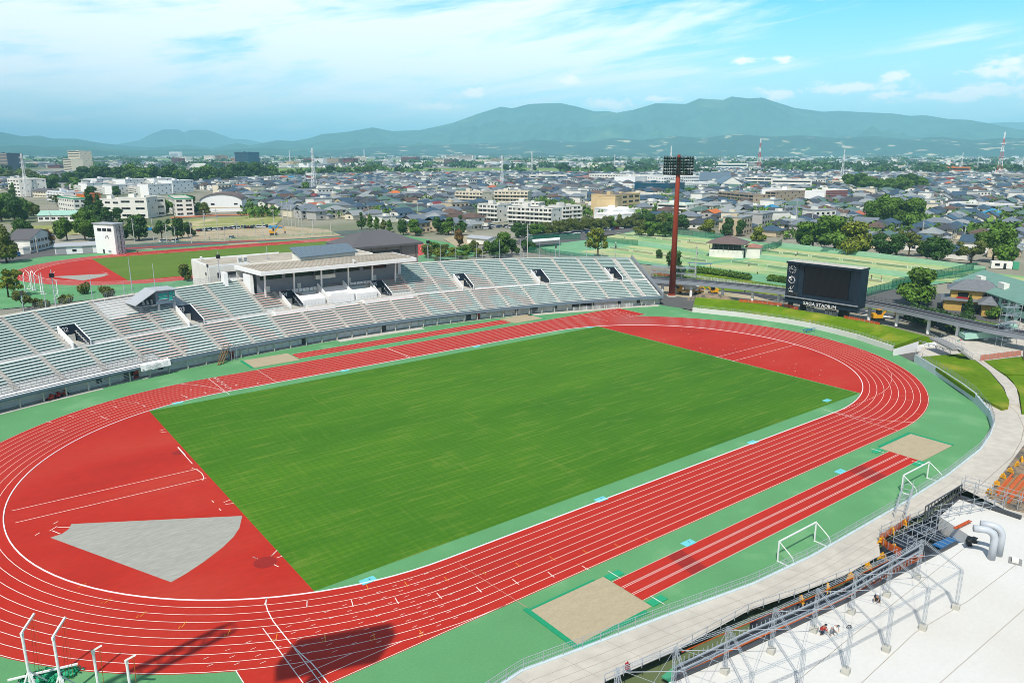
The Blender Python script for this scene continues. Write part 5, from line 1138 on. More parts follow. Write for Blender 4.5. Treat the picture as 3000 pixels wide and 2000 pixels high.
# elevated walkway
wc = [(92,70),(98,60.5),(103.5,52),(107.5,43.5),(110.6,34.5),(113.2,25),(115,13),(115.8,3),(115.9,-4),(115.2,-12),(113.0,-20.5),(110.8,-28.5),(108.9,-36.5),(107.8,-46),(107.5,-60),(108,-75)]
e = empty('elevated_walkway', (115,0,0), 'long curved grey elevated walkway on white round columns behind the scoreboard', 'walkway')
cc = resample(wc, 80); Lw, Rw = off(cc, 1.9), off(cc, -1.9); m = MB()
for i in range(80):
    a, b, c, d = Rw[i], Rw[i+1], Lw[i+1], Lw[i]; f = lambda p, z: (p[0]-115,p[1],z)
    m.quad(f(a,4.9),f(b,4.9),f(c,4.9),f(d,4.9),1)
    for (p, q, s_) in ((a,b,1),(d,c,-1)):
        m.quad(*((f(p,3.9),f(q,3.9),f(q,5.15),f(p,5.15)) if s_ > 0 else (f(q,3.9),f(p,3.9),f(p,5.15),f(q,5.15))), 0)
    m.quad(f(b,3.9),f(a,3.9),f(d,3.9),f(c,3.9),0)
for s_ in (Rw, Lw):
    for a, b in zip(s_[:-1], s_[1:]): m.bar((a[0]-115,a[1],5.15),(b[0]-115,b[1],5.15),.25,.1)
m.build('deck',['paint_grey','asphalt_dark'],e)
for s_, k_ in ((off(cc,1.8),0),(off(cc,-1.8),1)):
    m = MB(); q = resample(s_, 150)
    for a, b in zip(q[:-1], q[1:]): m.bar((a[0]-115,a[1],5.2),(a[0]-115,a[1],6.2),.04); m.bar((a[0]-115,a[1],6.2),(b[0]-115,b[1],6.2),.05); m.bar((a[0]-115,a[1],5.7),(b[0]-115,b[1],5.7),.03)
    m.build('railing','metal_dark',e)
cme = None
for (x, y) in [P(a,b,0)[:2] for a, b in ((1943.9,862.6),(2018.5,869),(2117,876),(2199,886),(2282.8,892.7),(2538.8,937.3),(2623,954.3),(2710,976.5),(2798.6,999))]:
    if cme is None: m = MB(); m.tube([(0,0,0),(0,0,4.0)],.42,16); m.box((0,0,3.6),(2.6,.9,.4)); o = m.build('column','paint_white',e,smooth=False); cme = o.data
    else: o = link('column', cme, e)
    j = min(range(81), key=lambda i: math.dist(cc[i], (x,y))); o.location = (cc[j][0]*.65+x*.35-115, cc[j][1]*.65+y*.35, 0)
# ramp stair from walkway down to the lawns
e = empty('ramp_stair', (100,-30,0), 'dark concrete ramp and stair dropping from the walkway to the lawn path', 'stair'); m = MB()
rp = [P(2000+1740/2.3515,780+490/2.3515,4.2), P(2000+1900/2.3515,780+570/2.3515,3.6), P(2000+1985/2.3515,780+630/2.3515,1.8)]
for a, b in zip(rp[:-1], rp[1:]):
    m.bar((a[0]-100,a[1]+30,a[2]-.2),(b[0]-100,b[1]+30,b[2]-.2),2.6,.35)
m.build('flight','concrete_grey',e); m = MB()
a, b = rp[1], rp[2]; 
for k in range(12): f = k/12; m.box((a[0]+(b[0]-a[0])*f-100,a[1]+(b[1]-a[1])*f+30,a[2]+(b[2]-a[2])*f),(.3,2.2,.12),math.atan2(b[1]-a[1],b[0]-a[0]))
m.build('step','concrete',e); m = MB()
for s_ in (-1.3,1.3):
    for a, b in zip(rp[:-1], rp[1:]):
        d = math.atan2(b[1]-a[1], b[0]-a[0])+math.pi/2; ox, oy = math.cos(d)*s_-100, math.sin(d)*s_+30
        m.bar((a[0]+ox,a[1]+oy,a[2]+1.0),(b[0]+ox,b[1]+oy,b[2]+1.0),.07)
        for k in range(8): f = k/8; m.bar((a[0]+(b[0]-a[0])*f+ox,a[1]+(b[1]-a[1])*f+oy,a[2]+(b[2]-a[2])*f),(a[0]+(b[0]-a[0])*f+ox,a[1]+(b[1]-a[1])*f+oy,a[2]+(b[2]-a[2])*f+1),.05)
m.build('railing','metal_galv',e)
# pale green stair block and scaffold tower at the right edge
q = P(2000+2080/2.3515, 780+545/2.3515, 0); e = empty('covered_stair', q, 'pale green sloping stair block beside the scaffold tower at the right edge', 'stair', math.radians(-50))
m = MB(); m.add([(-5,-1.8,1.6),(5.5,-1.8,3.0),(5.5,2.2,3.0),(-5,2.2,1.6),(-5,-1.8,2.6),(5.5,-1.8,5.4),(5.5,2.2,5.4),(-5,2.2,2.6)], [(3,2,1,0),(4,5,6,7),(0,1,5,4),(1,2,6,5),(2,3,7,6),(3,0,4,7)]); m.build('body','paint_mint',e)
m = MB()
for i in range(16): f = i/16; m.box((-4.5+9.5*f,.5,2.75+2.7*f),(.35,2.0,.12))
m.build('step','metal_grey',e); m = MB()
for x in (-4,0,4): m.box((x,.2,0),(.8,.8,2.2))
m.build('column','paint_white',e)
def scaffold(loc, nx, ny, nz, sx, sy, szz, lab, rz=0, planks=True, skew=0):
    e = empty('scaffold', loc, lab, 'scaffolding', rz); m = MB()
    for i in range(nx+1):
        for j in range(ny+1): m.bar((i*sx,j*sy,0),(i*sx,j*sy,nz*szz+.8),.06)
    for k in range(1, nz+1):
        for j in range(ny+1): m.bar((0,j*sy,k*szz),(nx*sx,j*sy,k*szz),.05); m.bar((0,j*sy,k*szz+.6),(nx*sx,j*sy,k*szz+.6),.04)
        for i in range(nx+1): m.bar((i*sx,0,k*szz),(i*sx,ny*sy,k*szz),.05)
    for i in range(nx):
        for k in range(nz):
            if (i+k)%2 == 0: m.bar((i*sx,0,k*szz),((i+1)*sx,0,(k+1)*szz),.04)
    m.build('frame','metal_galv',e)
    if planks:
        m = MB()
        for k in range(1, nz+1): m.box((nx*sx/2,ny*sy*.5,k*szz+.05),(nx*sx,ny*sy*.6,.06))
        m.build('planks','metal_grey',e)
    return e
q = P(2000+2190/2.3515, 780+580/2.3515, .5); scaffold((q[0],q[1],1.2), 2, 1, 5, 1.8, 1.7, 1.8, 'tall scaffold stair tower at the right edge beside the pale green stair', math.radians(-30))
net([(*X2([(2050,640)],2.0)[0],1.7),(*X2([(2330,605)],2.0)[0],1.7)], 1.2, 'orange net barrier on the lawn below the scaffold stair tower')
net([(*X2([(2345,595)],2.0)[0],1.7),(*X2([(2351,640)],2.0)[0],1.7)], 1.2, 'short orange barrier at the right edge of the lawn')
q = X2([(1890,525)], 1.0)[0]; q2 = X2([(1985,490)], 1.0)[0]; m = MB(); L_ = math.dist(q, q2)
for i in range(6): m.box((L_*(i+.5)/6,0,0),(L_/6*.96,.06,1.1),mi=i%2)
tag(m.build('sign_panel',['paint_green',mat('pink_paint', S(220,120,150,.9))],loc=(q[0],q[1],.4),rz=math.atan2(q2[1]-q[1],q2[0]-q[0])), 'green and pink printed hoarding strip leaning below the walkway end', 'hoarding')
# ---- road, verge, hedges behind the walkway
m = MB(); rd = [(112,72),(118,58),(122,44),(125,28),(127,10),(127,-8),(124,-24),(121,-40),(120,-60)]; strip(m, off(rd,-3.6), off(rd,3.6), .0, .0, 40, 1, 0); struct('road', m, 'asphalt_dark')
m = MB()
for o_ in (-3.3,3.3): ribbon(m, off(rd,o_), .15, .01)
for i in range(9): a = P(2555+i*9, 912-i*.5+ (i%2)*0); m.box((a[0],a[1],.004),(3.4,.5,.006),math.radians(-55))
for i in range(7): a = P(2540+i*11, 922+i*1.0); m.box((a[0],a[1],.005),(3.0,.5,.006),math.radians(-20))
struct('road_markings', m, 'line_white')
m = MB(); m.flat(off(rd,4.2)+off(rd,15)[::-1], .03); struct('verge', m, 'lawn')
m = MB(); m.flat([(101,58),(112,68),(119,52),(122,36),(117,22),(110,26),(104,42)], .02); struct('work_yard', m, 'dirt')
m = MB(); m.flat([(88,44),(100,58),(108,44),(106,30),(99,27),(90,33)], .012); m.flat([(128,14),(165,18),(175,10),(160,-30),(150,-45),(128,-40)], .012); struct('yard', m, 'asphalt')
fence('rail_fence', [P(2000,808),P(2060,818),P(2130,828),P(2210,840),P(2302,852)], 1.1, 'white picket fence below the hedges behind the walkway', 'paint_white', 2.5, 5, .08)
for i, (a, b, y0, y1) in enumerate(((2020,2074,796,802),(2077,2130,802,810),(2133,2196,810,820),(2252,2312,822,830))):
    p, q = P(a,y0), P(b,y1); L_ = math.dist(p,q); V = leaf_cloud([(L_*(k+.5)/6,0,1.2,L_/8,1.3,1.1) for k in range(6)]+[(L_*(k+.5)/6,0,.9,L_/7,1.5,1.0) for k in range(6)], 2600, .22, 40+i, shell=.85)
    o = link('hedge', quads_mesh('hedge', V, 'leaf'), loc=p, rz=math.atan2(q[1]-p[1],q[0]-p[0])); tag(o, ['clipped hedge block, leftmost of four behind the white fence','clipped hedge block, second from the left behind the white fence','clipped hedge block, third from the left behind the white fence','clipped hedge block nearest the scoreboard, half hidden by it'][i], 'hedge', 'hedges behind the white fence')
# ================================================================ TENNIS COURTS
cm_ = mat('court_turf', S(198,202,144,.92), .95, .1, .3, .1, var2=.12, scale2=.08, c2=S(132,176,116,.9), mixs=(.42,.6), stretch=(1,.35,1))
m = MB(); m.flat(PP([(1545,705),(1600,692),(1740,682),(1880,668),(1960,682),(2110,698),(2290,716),(2580,750),(2885,790),(2890,808),(2640,850),(2560,868),(2400,850),(2280,835),(2010,790),(1900,775),(1750,760),(1600,735)]), .0+.005)
struct('court_ground', m, mat('court_green', S(122,176,134,.92), .9, .08, .3, .15, var2=.1, scale2=.05))
m = MB(); lm = MB(); courts = []
def bank(x0, x1, y0, y1, n, z=.02):
    m.flat([(x0,y0),(x1,y0),(x1,y1),(x0,y1)], z)
    for i in range(n):
        yc = y0+(y1-y0)*(i+.5)/n; xc = (x0+x1)/2; courts.append((xc,yc))
        for (a, b) in (((xc-11.9,yc-5.5),(xc+11.9,yc-5.5)),((xc-11.9,yc+5.5),(xc+11.9,yc+5.5)),((xc-11.9,yc-5.5),(xc-11.9,yc+5.5)),((xc+11.9,yc-5.5),(xc+11.9,yc+5.5)),((xc-6.4,yc-4.1),(xc-6.4,yc+4.1)),((xc+6.4,yc-4.1),(xc+6.4,yc+4.1)),((xc-6.4,yc),(xc+6.4,yc)),((xc-11.9,yc-4.1),(xc+11.9,yc-4.1)),((xc-11.9,yc+4.1),(xc+11.9,yc+4.1))): ribbon(lm, [a,b], .09, z+.008)
bank(200,236,20,104,6); bank(160,195,22,88,4); bank(194,240,112,192,5); bank(152,189,92,150,4); bank(197,232,-10,17,2)
struct('tennis_court', m, 'court_turf'); struct('court_line', lm, 'line_white')
for i, (x, y) in enumerate(courts):
    mm = MB(); mm.bar((0,-6.2,0),(0,-6.2,1.05),.12); mm.bar((0,6.2,0),(0,6.2,1.05),.12); mm.box((0,0,.95),(.04,12.4,.05)); 
    nm = mm.build('tennis_net','paint_white',loc=(x,y,.02)); side = 'upper row right of the clubhouse' if i < 6 else 'lower row behind the scoreboard' if i < 10 else 'far left court row' if i < 15 else 'near left row behind the stand' if i < 19 else 'right end courts'
    k = i if i < 6 else i-6 if i < 10 else i-10 if i < 15 else i-15 if i < 19 else i-19
    tag(nm, 'white tennis net, %s from the right in the %s' % (ORD[k], side), 'net', 'tennis nets'); m2 = MB(); m2.box((0,0,.08),(.02,12.3,.82)); m2.build('net_mesh',mat('net_alpha', S(90,110,100,.8), .9, .05, 2, alpha=.25),nm)
def wall(pts, h, m_, lab, z=0, w=.3, name='court_wall', grp='mint walls of the courts'):
    m = MB(); o0 = pts[0]
    for a, b in zip(pts[:-1], pts[1:]): m.bar((a[0]-o0[0],a[1]-o0[1],h/2),(b[0]-o0[0],b[1]-o0[1],h/2),w,h)
    return tag(m.build(name, m_, loc=(o0[0],o0[1],z)), lab, 'wall', grp)
wp = mat('wall_mint', S(172,216,180,.85), .8, .06, .5)
wall([P(2290,722)[:2],P(2580,755)[:2],P(2885,795)[:2]], 1.8, 'wall_mint', 'long mint green practice wall above the upper court row')
wall([(197.5,96),(197.5,16)], 1.6, 'wall_mint', 'mint wall between upper and lower court rows behind the scoreboard')
wall([(236,17.8),(171,17.8)], .5, 'wall_mint', 'low mint kerb wall crossing the right end of the courts')
wall([P(1870,715)[:2],P(1975,730)[:2],P(2060,748)[:2]], 1.6, 'wall_mint', 'mint wall between the left court rows behind the stand')
wall([P(2030,690)[:2],P(2110,700)[:2],P(2200,712)[:2]], 1.8, 'wall_mint', 'mint wall above the far left courts')
gn = mat('green_mesh', S(46,128,100,.8), .9, .1, 2, alpha=.62)
for pts, h, lab in (([P(1545,738),P(1545,708)],3,'green mesh fence at the left end of the court by the car park'),([P(1545,738),P(1640,752),P(1760,770)],2.6,'green mesh fence along the road behind the stand'),([P(1545,708),P(1700,700)],3,'green mesh fence beside the parked cars left part'),([P(1885,676),P(2030,692),P(2120,702)],3,'green mesh fence at the far side of the left courts'),([P(1720,706),P(1800,712),P(1868,719)],2.6,'green mesh fence in the middle of the left courts'),
    ([(171,17.5,0),(236,17.5,0)],2.8,'green mesh fence crossing between the middle and right courts'),([P(2540,868),P(2600,852),P(2710,822)],2.8,'green mesh fence with white patches beside the right hand road'),([P(2260,716),P(2300,722),P(2420,735),P(2580,754),P(2885,793)],1.6,'long green fence under the camphor trees'),([P(2200,745),P(2275,728),P(2290,718)],3,'tall green mesh fence left of the upper courts'),([P(2710,822),P(2885,806)],2.5,'green fence at the far right end of the courts')):
    fence('mesh_fence', pts, h, lab, 'metal_grey' if h < 2 else 'green_net', 3.0, 2, .09, 'green mesh fences round the courts', mesh='green_mesh')
# tennis clubhouse with hipped roof
def hip(m, x0, x1, y0, y1, z, h, ov=.8, ridge=.5, mi=0, fascia=.18):
    x0 -= ov; x1 += ov; y0 -= ov; y1 += ov; cx, cy = (x0+x1)/2, (y0+y1)/2; 
    if x1-x0 >= y1-y0: d = (y1-y0)/2*(1-.0); rx = max(.01,(x1-x0)/2-d*ridge*2 if ridge < .5 else (x1-x0)/2-d); a, b = (cx-rx,cy,z+h), (cx+rx,cy,z+h); F_ = [(0,1,5,4),(2,3,4,5),(1,2,5),(3,0,4)]
    else: d = (x1-x0)/2; ry = max(.01,(y1-y0)/2-d); a, b = (cx,cy-ry,z+h), (cx,cy+ry,z+h); F_ = [(0,1,4),(1,2,5,4),(2,3,5),(3,0,4,5)]
    vs = [(x0,y0,z),(x1,y0,z),(x1,y1,z),(x0,y1,z),a,b]; m.add(vs, F_, mi); m.add([(x0,y0,z),(x1,y0,z),(x1,y1,z),(x0,y1,z),(x0,y0,z-fascia),(x1,y0,z-fascia),(x1,y1,z-fascia),(x0,y1,z-fascia)], [(4,5,1,0),(5,6,2,1),(6,7,3,2),(7,4,0,3),(7,6,5,4)], mi)
def gable(m, x0, x1, y0, y1, z, h, ov=.6, mi=0, mw=1, axis='x'):
    if axis == 'y':
        s = MB(); gable(s, y0, y1, x0, x1, z, h, ov, mi, mw, 'x'); m.add([(v[1],v[0],v[2]) for v in s.v], [f[::-1] for f in s.f]); m.m[-len(s.f):] = s.m; return
    cy = (y0+y1)/2; X0, X1, Y0, Y1 = x0-ov*.6, x1+ov*.6, y0-ov, y1+ov; sl_ = h/((y1-y0)/2); ze = z-ov*sl_; t = .16
    vs = [(X0,Y0,ze),(X1,Y0,ze),(X1,cy,z+h),(X0,cy,z+h),(X1,Y1,ze),(X0,Y1,ze)]; m.add(vs, [(0,1,2,3),(3,2,4,5)], mi)
    m.add([(v[0],v[1],v[2]-t) for v in vs]+vs, [(3,2,1,0),(5,4,2,3),(0,1,7,6),(4,5,11,10),(1,2,8,7),(2,4,10,8),(0,6,9,3),(3,9,11,5)], mi)
    m.add([(x0,y0,z),(x0,y1,z),(x0,cy,z+h-.08)], [(0,2,1)], mw); m.add([(x1,y0,z),(x1,y1,z),(x1,cy,z+h-.08)], [(0,1,2)], mw)
e = empty('clubhouse', (192,99,0), 'clubhouse with wide dark hipped roof and glazed veranda among the courts', 'building', math.radians(-62))
m = MB(); m.box((0,0,0),(14,9,3.2)); m.build('lower_wall','paint_offwhite',e); m = MB(); m.box((0,0,3.2),(12,8,2.8)); m.build('glazed_wall','glass_dark',e)
m = MB(); hip(m,-7.5,7.5,-5.5,5.5,6.0,2.6,.9); m.box((0,0,8.3),(2,1.4,.5)); m.build('roof','roof_brown',e)
for x in np.linspace(-7,7,8): m = MB(); m.bar((x,-5.6,3.3),(x*.97,-5.0,6),.2); m.build('veranda_post','metal_dark',e)
m = MB(); m.box((10.5,1,0),(6,6,4.6),mi=1); hip(m,7.5,13.5,-2,4,4.6,1.3,.5); m.build('side_wing',['roof_warm','paint_offwhite'],e)
m = MB(); m.box((0,0,2.2),(9,3.2,.1)); m.box((-4,0,0),(.12,.12,2.2)); m.box((4,0,0),(.12,.12,2.2)); tag(m.build('carport','roof_slateblue',loc=P(2050,788),rz=math.radians(-62)),'low blue grey roofed carport beside the clubhouse','carport')
# ================================================================ SMALL THINGS ON THE APRON
def goal(x0, x1, yb, lab):
    e = empty('goal_frame', ((x0+x1)/2,yb,0), lab, 'goal', group='football goal frames by the near fence'); w = (x1-x0)/2; m = MB()
    for x in (-w,w): m.bar((x,0,0),(x,0,2.44),.13); 
    m.bar((-w-.06,0,2.44),(w+.06,0,2.44),.13); m.build('goal_mouth','paint_white',e); m = MB()
    for x in (-w,w): m.bar((x,0,.06),(x,-1.9,.06),.09); m.tube([(x,0,2.42),(x,-1.3,1.55),(x,-1.75,1.2),(x,-1.9,.8),(x,-1.9,.05)],.05,6)
    m.build('side_frame','paint_white',e); return e
goal(-11.0, -3.7, -60.6, 'white goal frame by the near fence, left one of the two'); goal(17.3, 24.6, -60.4, 'white goal frame by the near fence, right one nearest the curved wall')
q = P(2370, 972); e = empty('hurdle_trolley', q, 'small blue metal trolley standing on the outer lanes of the far bend', 'trolley', math.radians(-15)); m = MB()
m.bar((-1.4,0,.5),(1.4,0,.5),.35,.08); m.bar((-1.4,-.6,.9),(1.4,-.6,1.1),.08); m.bar((-1.4,.6,.6),(1.4,.6,.6),.08)
for x in (-1.3,1.3): m.bar((x,-.6,0),(x,-.6,1.0),.08); m.bar((x,.6,0),(x,.6,.6),.08); m.bar((x,-.6,.5),(x,.6,.5),.08)
m.build('frame','blue_paint',e)
for i, (x, y) in enumerate(((1255,967),(1880,882),(1620,896))):
    pass
# hammer cage at the lower left
def cage_post(loc, rz, H, lab, parent=None):
    e = empty('cage_post', loc, lab, 'post', rz, 'posts of the throwing cage') if parent is None else None
    m = MB(); m.tube([(0,0,0),(0,0,H)],.11,8); m.bar((0,0,H),(.0,0,H+.3),.2); m.bar((0,0,H+.3),(1.35,0,H+1.25),.14); m.build('mast','paint_white',e)
    m = MB()
    for y in (-.45,.45): m.bar((0,0,H*.42),(-.1,y*2.4,0),.12); 
    m.bar((0,0,H*.42),(1.6,0,.1),.1); m.bar((-.2,-1.1,.15),(-.2,1.1,.15),.16); m.bar((0,0,.15),(1.7,0,.15),.14); m.bar((0.1,-.5,1.2),(0.1,.5,1.2),.07); m.bar((0.05,-.35,1.9),(0.05,.35,1.9),.07); m.build('foot_frame','paint_white',e)
    m = MB()
    for k in range(3): m.bar((1.2-.1*k,-.1+.1*k,H+1.1),(1.1-.25*k,.1*k-.1,1.4),.018)
    m.build('rope','orange_steel',e); return e
bp = [((96,2035),-35,5.6),((186,2048),-35,5.6),((300,2085),-140,5.4),((396,2115),-140,5.4)]
for i, ((x, y), a, H) in enumerate(bp): cage_post(P(x,y), math.radians(a+70), H, ['white throwing cage post with cranked arm at the lower left, leftmost','white throwing cage post with cranked arm, second from the left','white throwing cage post with level arm, third from the left','white throwing cage post with level arm, rightmost of four'][i])
e = empty('net_pile', P(110,1995), 'heap of folded green netting and white frames between the cage posts', 'netting'); V = leaf_cloud([(0,0,.3,1.5,1.0,.35),(1.8,-.6,.25,1.4,.8,.3)], 900, .16, 77); link('net', quads_mesh('net', V, 'mat_green'), e); m = MB(); m.bar((-2,.3,.9),(3,-.9,.9),.14); m.bar((-2,.6,.2),(3,-.6,.2),.14); m.build('bar','paint_white',e)
# ================================================================ NEAR ROOF UNDER CONSTRUCTION
Zs = 2.0
sl_ = X3([(1440,300),(1860,432)], Zs); se = X3([(1300,420),(1560,590),(1420,605),(1130,760),(700,985),(330,1160),(0,1320)], Zs)+X4([(1500,1545)], Zs)+[(-48,-66.8),(-64,-66),(-110,-70),(-110,-150),(70,-150),(70,-92)]
m = MB(); m.prism([sl_[0]]+se+[sl_[1]], 0.1, Zs); struct('roof_slab', m, 'concrete_white')
m = MB(); m.prism(X3([(1440,215),(1180,400),(1090,440),(880,590),(890,690),(640,830),(330,950),(0,1060),(0,1320),(330,1160),(700,985),(1130,760),(1420,605),(1560,590),(1300,420),(1440,300)], 1.2), -.05, .15)
struct('trench_floor', m, mat('trench', S(70,74,80,.8), .9, .4, .6, c2=S(28,34,46,.8), mixs=(.4,.6), scale2=.4))
m = MB(); jl = [X3([(1870,720),(1500,1000),(1130,1220),(760,1568)], Zs), X3([(1881,1060),(1300,1568)], Zs), X3([(1520,600),(700,1240),(300,1568)], Zs)]
for l in jl: ribbon(m, l, .05, Zs+.006)
struct('slab_joint', m, 'joint')
# edge kerb beams with bolts
def beam(pts, w, h, m_, lab, name='steel_beam', grp='steel members along the trench', zoff=0):
    m = MB(); o0 = pts[0]
    for a, b in zip(pts[:-1], pts[1:]): m.bar(tuple(np.subtract(a,o0)), tuple(np.subtract(b,o0)), w, h)
    return tag(m.build(name, m_, loc=o0), lab, 'beam', grp)
z3 = lambda pts, z: [(*p, z) for p in X3(pts, z)]; z4 = lambda pts, z: [(*p, z) for p in X4(pts, z)]
edge = z3([(1420,600),(1130,755),(700,980),(330,1155),(0,1312)], Zs+.1)+z4([(1500,1540)], Zs+.1)
beam(edge, .3, .3, 'metal_dark', 'dark steel beam along the edge of the white slab')
e1 = z3([(1440,290),(1860,430)], Zs+.2); beam(e1, .4, .5, 'metal_dark', 'dark steel kerb along the far right edge of the white slab'); 
e = empty('steel_truss_wall', z3([(1440,300)],Zs)[0], 'dark steel ladder frame standing at the upper corner of the white slab', 'truss', 0); a, b = z3([(1440,290)],Zs)[0], z3([(1190,445)],Zs)[0]
m = MB(); dx, dy = b[0]-a[0], b[1]-a[1]
for i in range(13): f = i/12; m.bar((dx*f,dy*f,0),(dx*f,dy*f,1.9),.09); 
for z in (.1,1.0,1.9): m.bar((0,0,z),(dx,dy,z),.11)
m.build('frame','metal_dark',e)
for k, (z, c, w, y0) in enumerate(((1.5,'metal_grey',.2,0),(2.3,'metal_galv',.13,14),(1.0,'metal_galv',.16,34),(1.7,'metal_dark',.12,-14),(.9,'orange_steel',.28,52),(1.3,'orange_steel',.22,40),(2.6,'metal_galv',.12,-30))):
    pts = z3([(1180,640+y0),(900,800+y0),(650,945+y0),(300,1105+y0),(0,1235+y0)], z)+z4([(1500,1480+y0)], z) if c != 'orange_steel' or k == 4 else z3([(1130,690),(800,860),(600,960)], z)
    beam(pts, w, .12 if w > .3 else w, c, ['flat grey gangway running the length of the trench','pale steel rail above the trench gangway','pale steel plank beside the slab edge in the trench','dark steel bar on the terrace side of the trench','orange steel formwork along the bottom of the trench','short orange steel beam in the right part of the trench','thin pale pipe highest above the trench'][k])
m = MB(); q = resample(z3([(1100,770),(700,960),(300,1130),(0,1260)], .9)+z4([(1500,1500)], .9), 60); o0 = q[0]
for i, p in enumerate(q): m.bar((p[0]-o0[0],p[1]-o0[1],-.8),(p[0]-o0[0],p[1]-o0[1],1.3),.06)
for a, b in zip(q[:-1:2], q[1::2]): m.bar((a[0]-o0[0],a[1]-o0[1],-.8),(b[0]-o0[0],b[1]-o0[1],1.2),.04)
tag(m.build('shoring','metal_galv',loc=o0), 'row of thin shoring posts standing in the trench', 'scaffolding')
m = MB(); q = resample(z4([(2091,1260),(1500,1500)], .4), 8); o0 = q[0]
for p in q: m.box((p[0]-o0[0],p[1]-o0[1],0),(2.2,1.0,.12),.1)
tag(m.build('formwork_sheet','paint_green',loc=o0), 'green formwork panels lying in the trench at lower centre', 'formwork')
for i, (x, y, w_, d_) in enumerate(((1070,600,3.2,2.2),(1190,520,3.0,2.0),(1260,560,2.4,2.0),(1360,610,3.6,1.6))):
    p = X3([(x,y)],.5)[0]; m = MB(); m.box((0,0,0),(w_,d_,.12)); 
    for k in range(4): m.box((-w_/2+w_*(k+.5)/4,0,.12),(.08,d_,.05),mi=1)
    tag(m.build('pit_cover',['navy' if i != 3 else 'blue_paint','metal_grey'],loc=(*p,.5),rz=-.12), 'dark blue formwork panel in the pit, %s from the left' % ORD[i], 'panel', 'blue formwork panels in the pit')
p = z3([(1090,700)],.2)[0]; scaffold((p[0]+.5,p[1]+.6,.15), 5, 2, 1, 1.8, 1.6, 1.3, 'scaffold over the blue pit at the end of the trench', -.12, False)
p = z3([(1250,480)],1.2)[0]; scaffold((p[0],p[1]-.4,1.2), 6, 1, 1, 1.7, 1.2, 1.3, 'low scaffold rail round the upper corner of the white slab', -.35, False)
p = z3([(1440,260)],1.2)[0]; scaffold((p[0],p[1],1.2), 5, 1, 1, 1.6, 1.3, 1.3, 'scaffold rail running right from the slab corner', math.radians(-86), False)
p = z3([(1060,450)],1.2)[0]; scaffold((p[0],p[1],1.2), 5, 1, 1, 1.7, 1.1, 1.2, 'scaffold rail between the fence and the dark ladder frame', .35, False)
# lattice portal frames on the slab
inn = [(-5.9,-73.0),(-11.4,-72.7),(-16.8,-72.1),(-22.1,-71.5),(-27.7,-70.9),(-33.0,-70.1),(-38.4,-69.2),(-43.8,-68.2)]; out = [(-8.3,-77.7),(-14.0,-77.3),(-19.6,-76.8),(-25.1,-76.2),(-30.6,-75.4),(-36.0,-74.5),(-41.5,-73.5),(-46.9,-72.4)]
HI, HO = 4.3, 4.1
for k, (a, b) in enumerate(zip(inn, out)):
    e = empty('portal_frame', (a[0],a[1],Zs), 'light lattice steel portal frame on the white slab, %s from the right' % ORD[k], 'steel frame', group='lattice frames on the white slab')
    lx, ly = b[0]-a[0], b[1]-a[1]
    for (x, y, h) in ((0,0,HI),(lx,ly,HO)):
        m = MB(); m.lattice((x,y,.45),(x,y,h),.25,.25,9,.024); m.build('column','metal_galv',e)
        m = MB(); m.box((x,y,0),(.6,.6,.5),.2); m.build('footing','concrete',e)
    m = MB(); m.lattice((0,0,HI),(lx,ly,HO),.18,.18,10,.022,side=2); m.build('rafter','metal_galv',e)
    if k < len(inn)-1:
        c, d = inn[k+1], out[k+1]; m = MB(); m.lattice((lx,ly,HO-.1),(d[0]-a[0],d[1]-a[1],HO-.1),.18,.18,10,.02,side=2); m.build('eave_truss','metal_galv',e); m = MB(); m.lattice((0,0,HI-.1),(c[0]-a[0],c[1]-a[1],HI-.1),.18,.18,10,.02,side=2); m.build('eave_truss','metal_galv',e)
        m = MB(); m.bar((0,0,HI),(d[0]-a[0],d[1]-a[1],HO),.022); m.bar((c[0]-a[0],c[1]-a[1],HI),(lx,ly,HO),.022); m.bar((c[0]-a[0],c[1]-a[1],HI-.3),(lx*.5,ly*.5,(HI+HO)/2),.04); m.build('brace','metal_galv',e)
# ducts
for i, (x, y) in enumerate(((1655,715),(1705,690))):
    b = X3([(x,y)],Zs)[0]; en = X3([(1560,500),(1610,470)],Zs+3.4)[i]; m = MB(); dx, dy = en[0]-b[0], en[1]-b[1]; l = math.hypot(dx,dy); ux, uy = dx/l, dy/l
    pts = [(0,0,0),(0,0,2.0)]+[(ux*1.1*(1-math.cos(t)),uy*1.1*(1-math.cos(t)),2.2+1.1*math.sin(t)) for t in np.linspace(0,math.pi/2,8)]+[(ux*2.1,uy*2.1,3.32)]
    o = m.tube(pts,.37,20).build('duct','metal_galv' if False else 'paint_bluegrey' if False else mat('duct_grey', S(196,202,208,.95), .45, .04, 1, .4),loc=(b[0],b[1],Zs),smooth=True); tag(o, ['fat pale grey bent duct on the white slab, front one','fat pale grey bent duct on the white slab, rear one'][i], 'duct', 'bent ducts on the slab')
m = MB(); m.box((0,0,0),(1.6,1.2,.03)); m.box((0,0,.03),(.9,.6,.25),mi=1); p = X3([(1820,730)],Zs)[0]; tag(m.build('roof_hatch',['concrete_grey','paint_offwhite'],loc=(*p,Zs),rz=.3), 'small square hatch in the white slab right of the ducts', 'hatch')
m = MB(); m.tube([(-.6,0,.0),(-.5,.3,.5),(0,.4,.6),(.5,.2,.4),(.7,0,0)],.28,8); m.box((.9,.3,.2),(1.2,.5,.1)); p = X3([(1525,615)],Zs)[0]; tag(m.build('black_sack','black',loc=(*p,Zs)), 'black bag at the foot of the ducts', 'bag')
m = MB(); m.bar((0,0,0),(3.4,-.3,.02),.4,.06); p = X3([(1400,520)],Zs)[0]; tag(m.build('tarp_roll','orange_net',loc=(*p,Zs+.3)), 'rolled orange sheet behind the ducts', 'sheet')
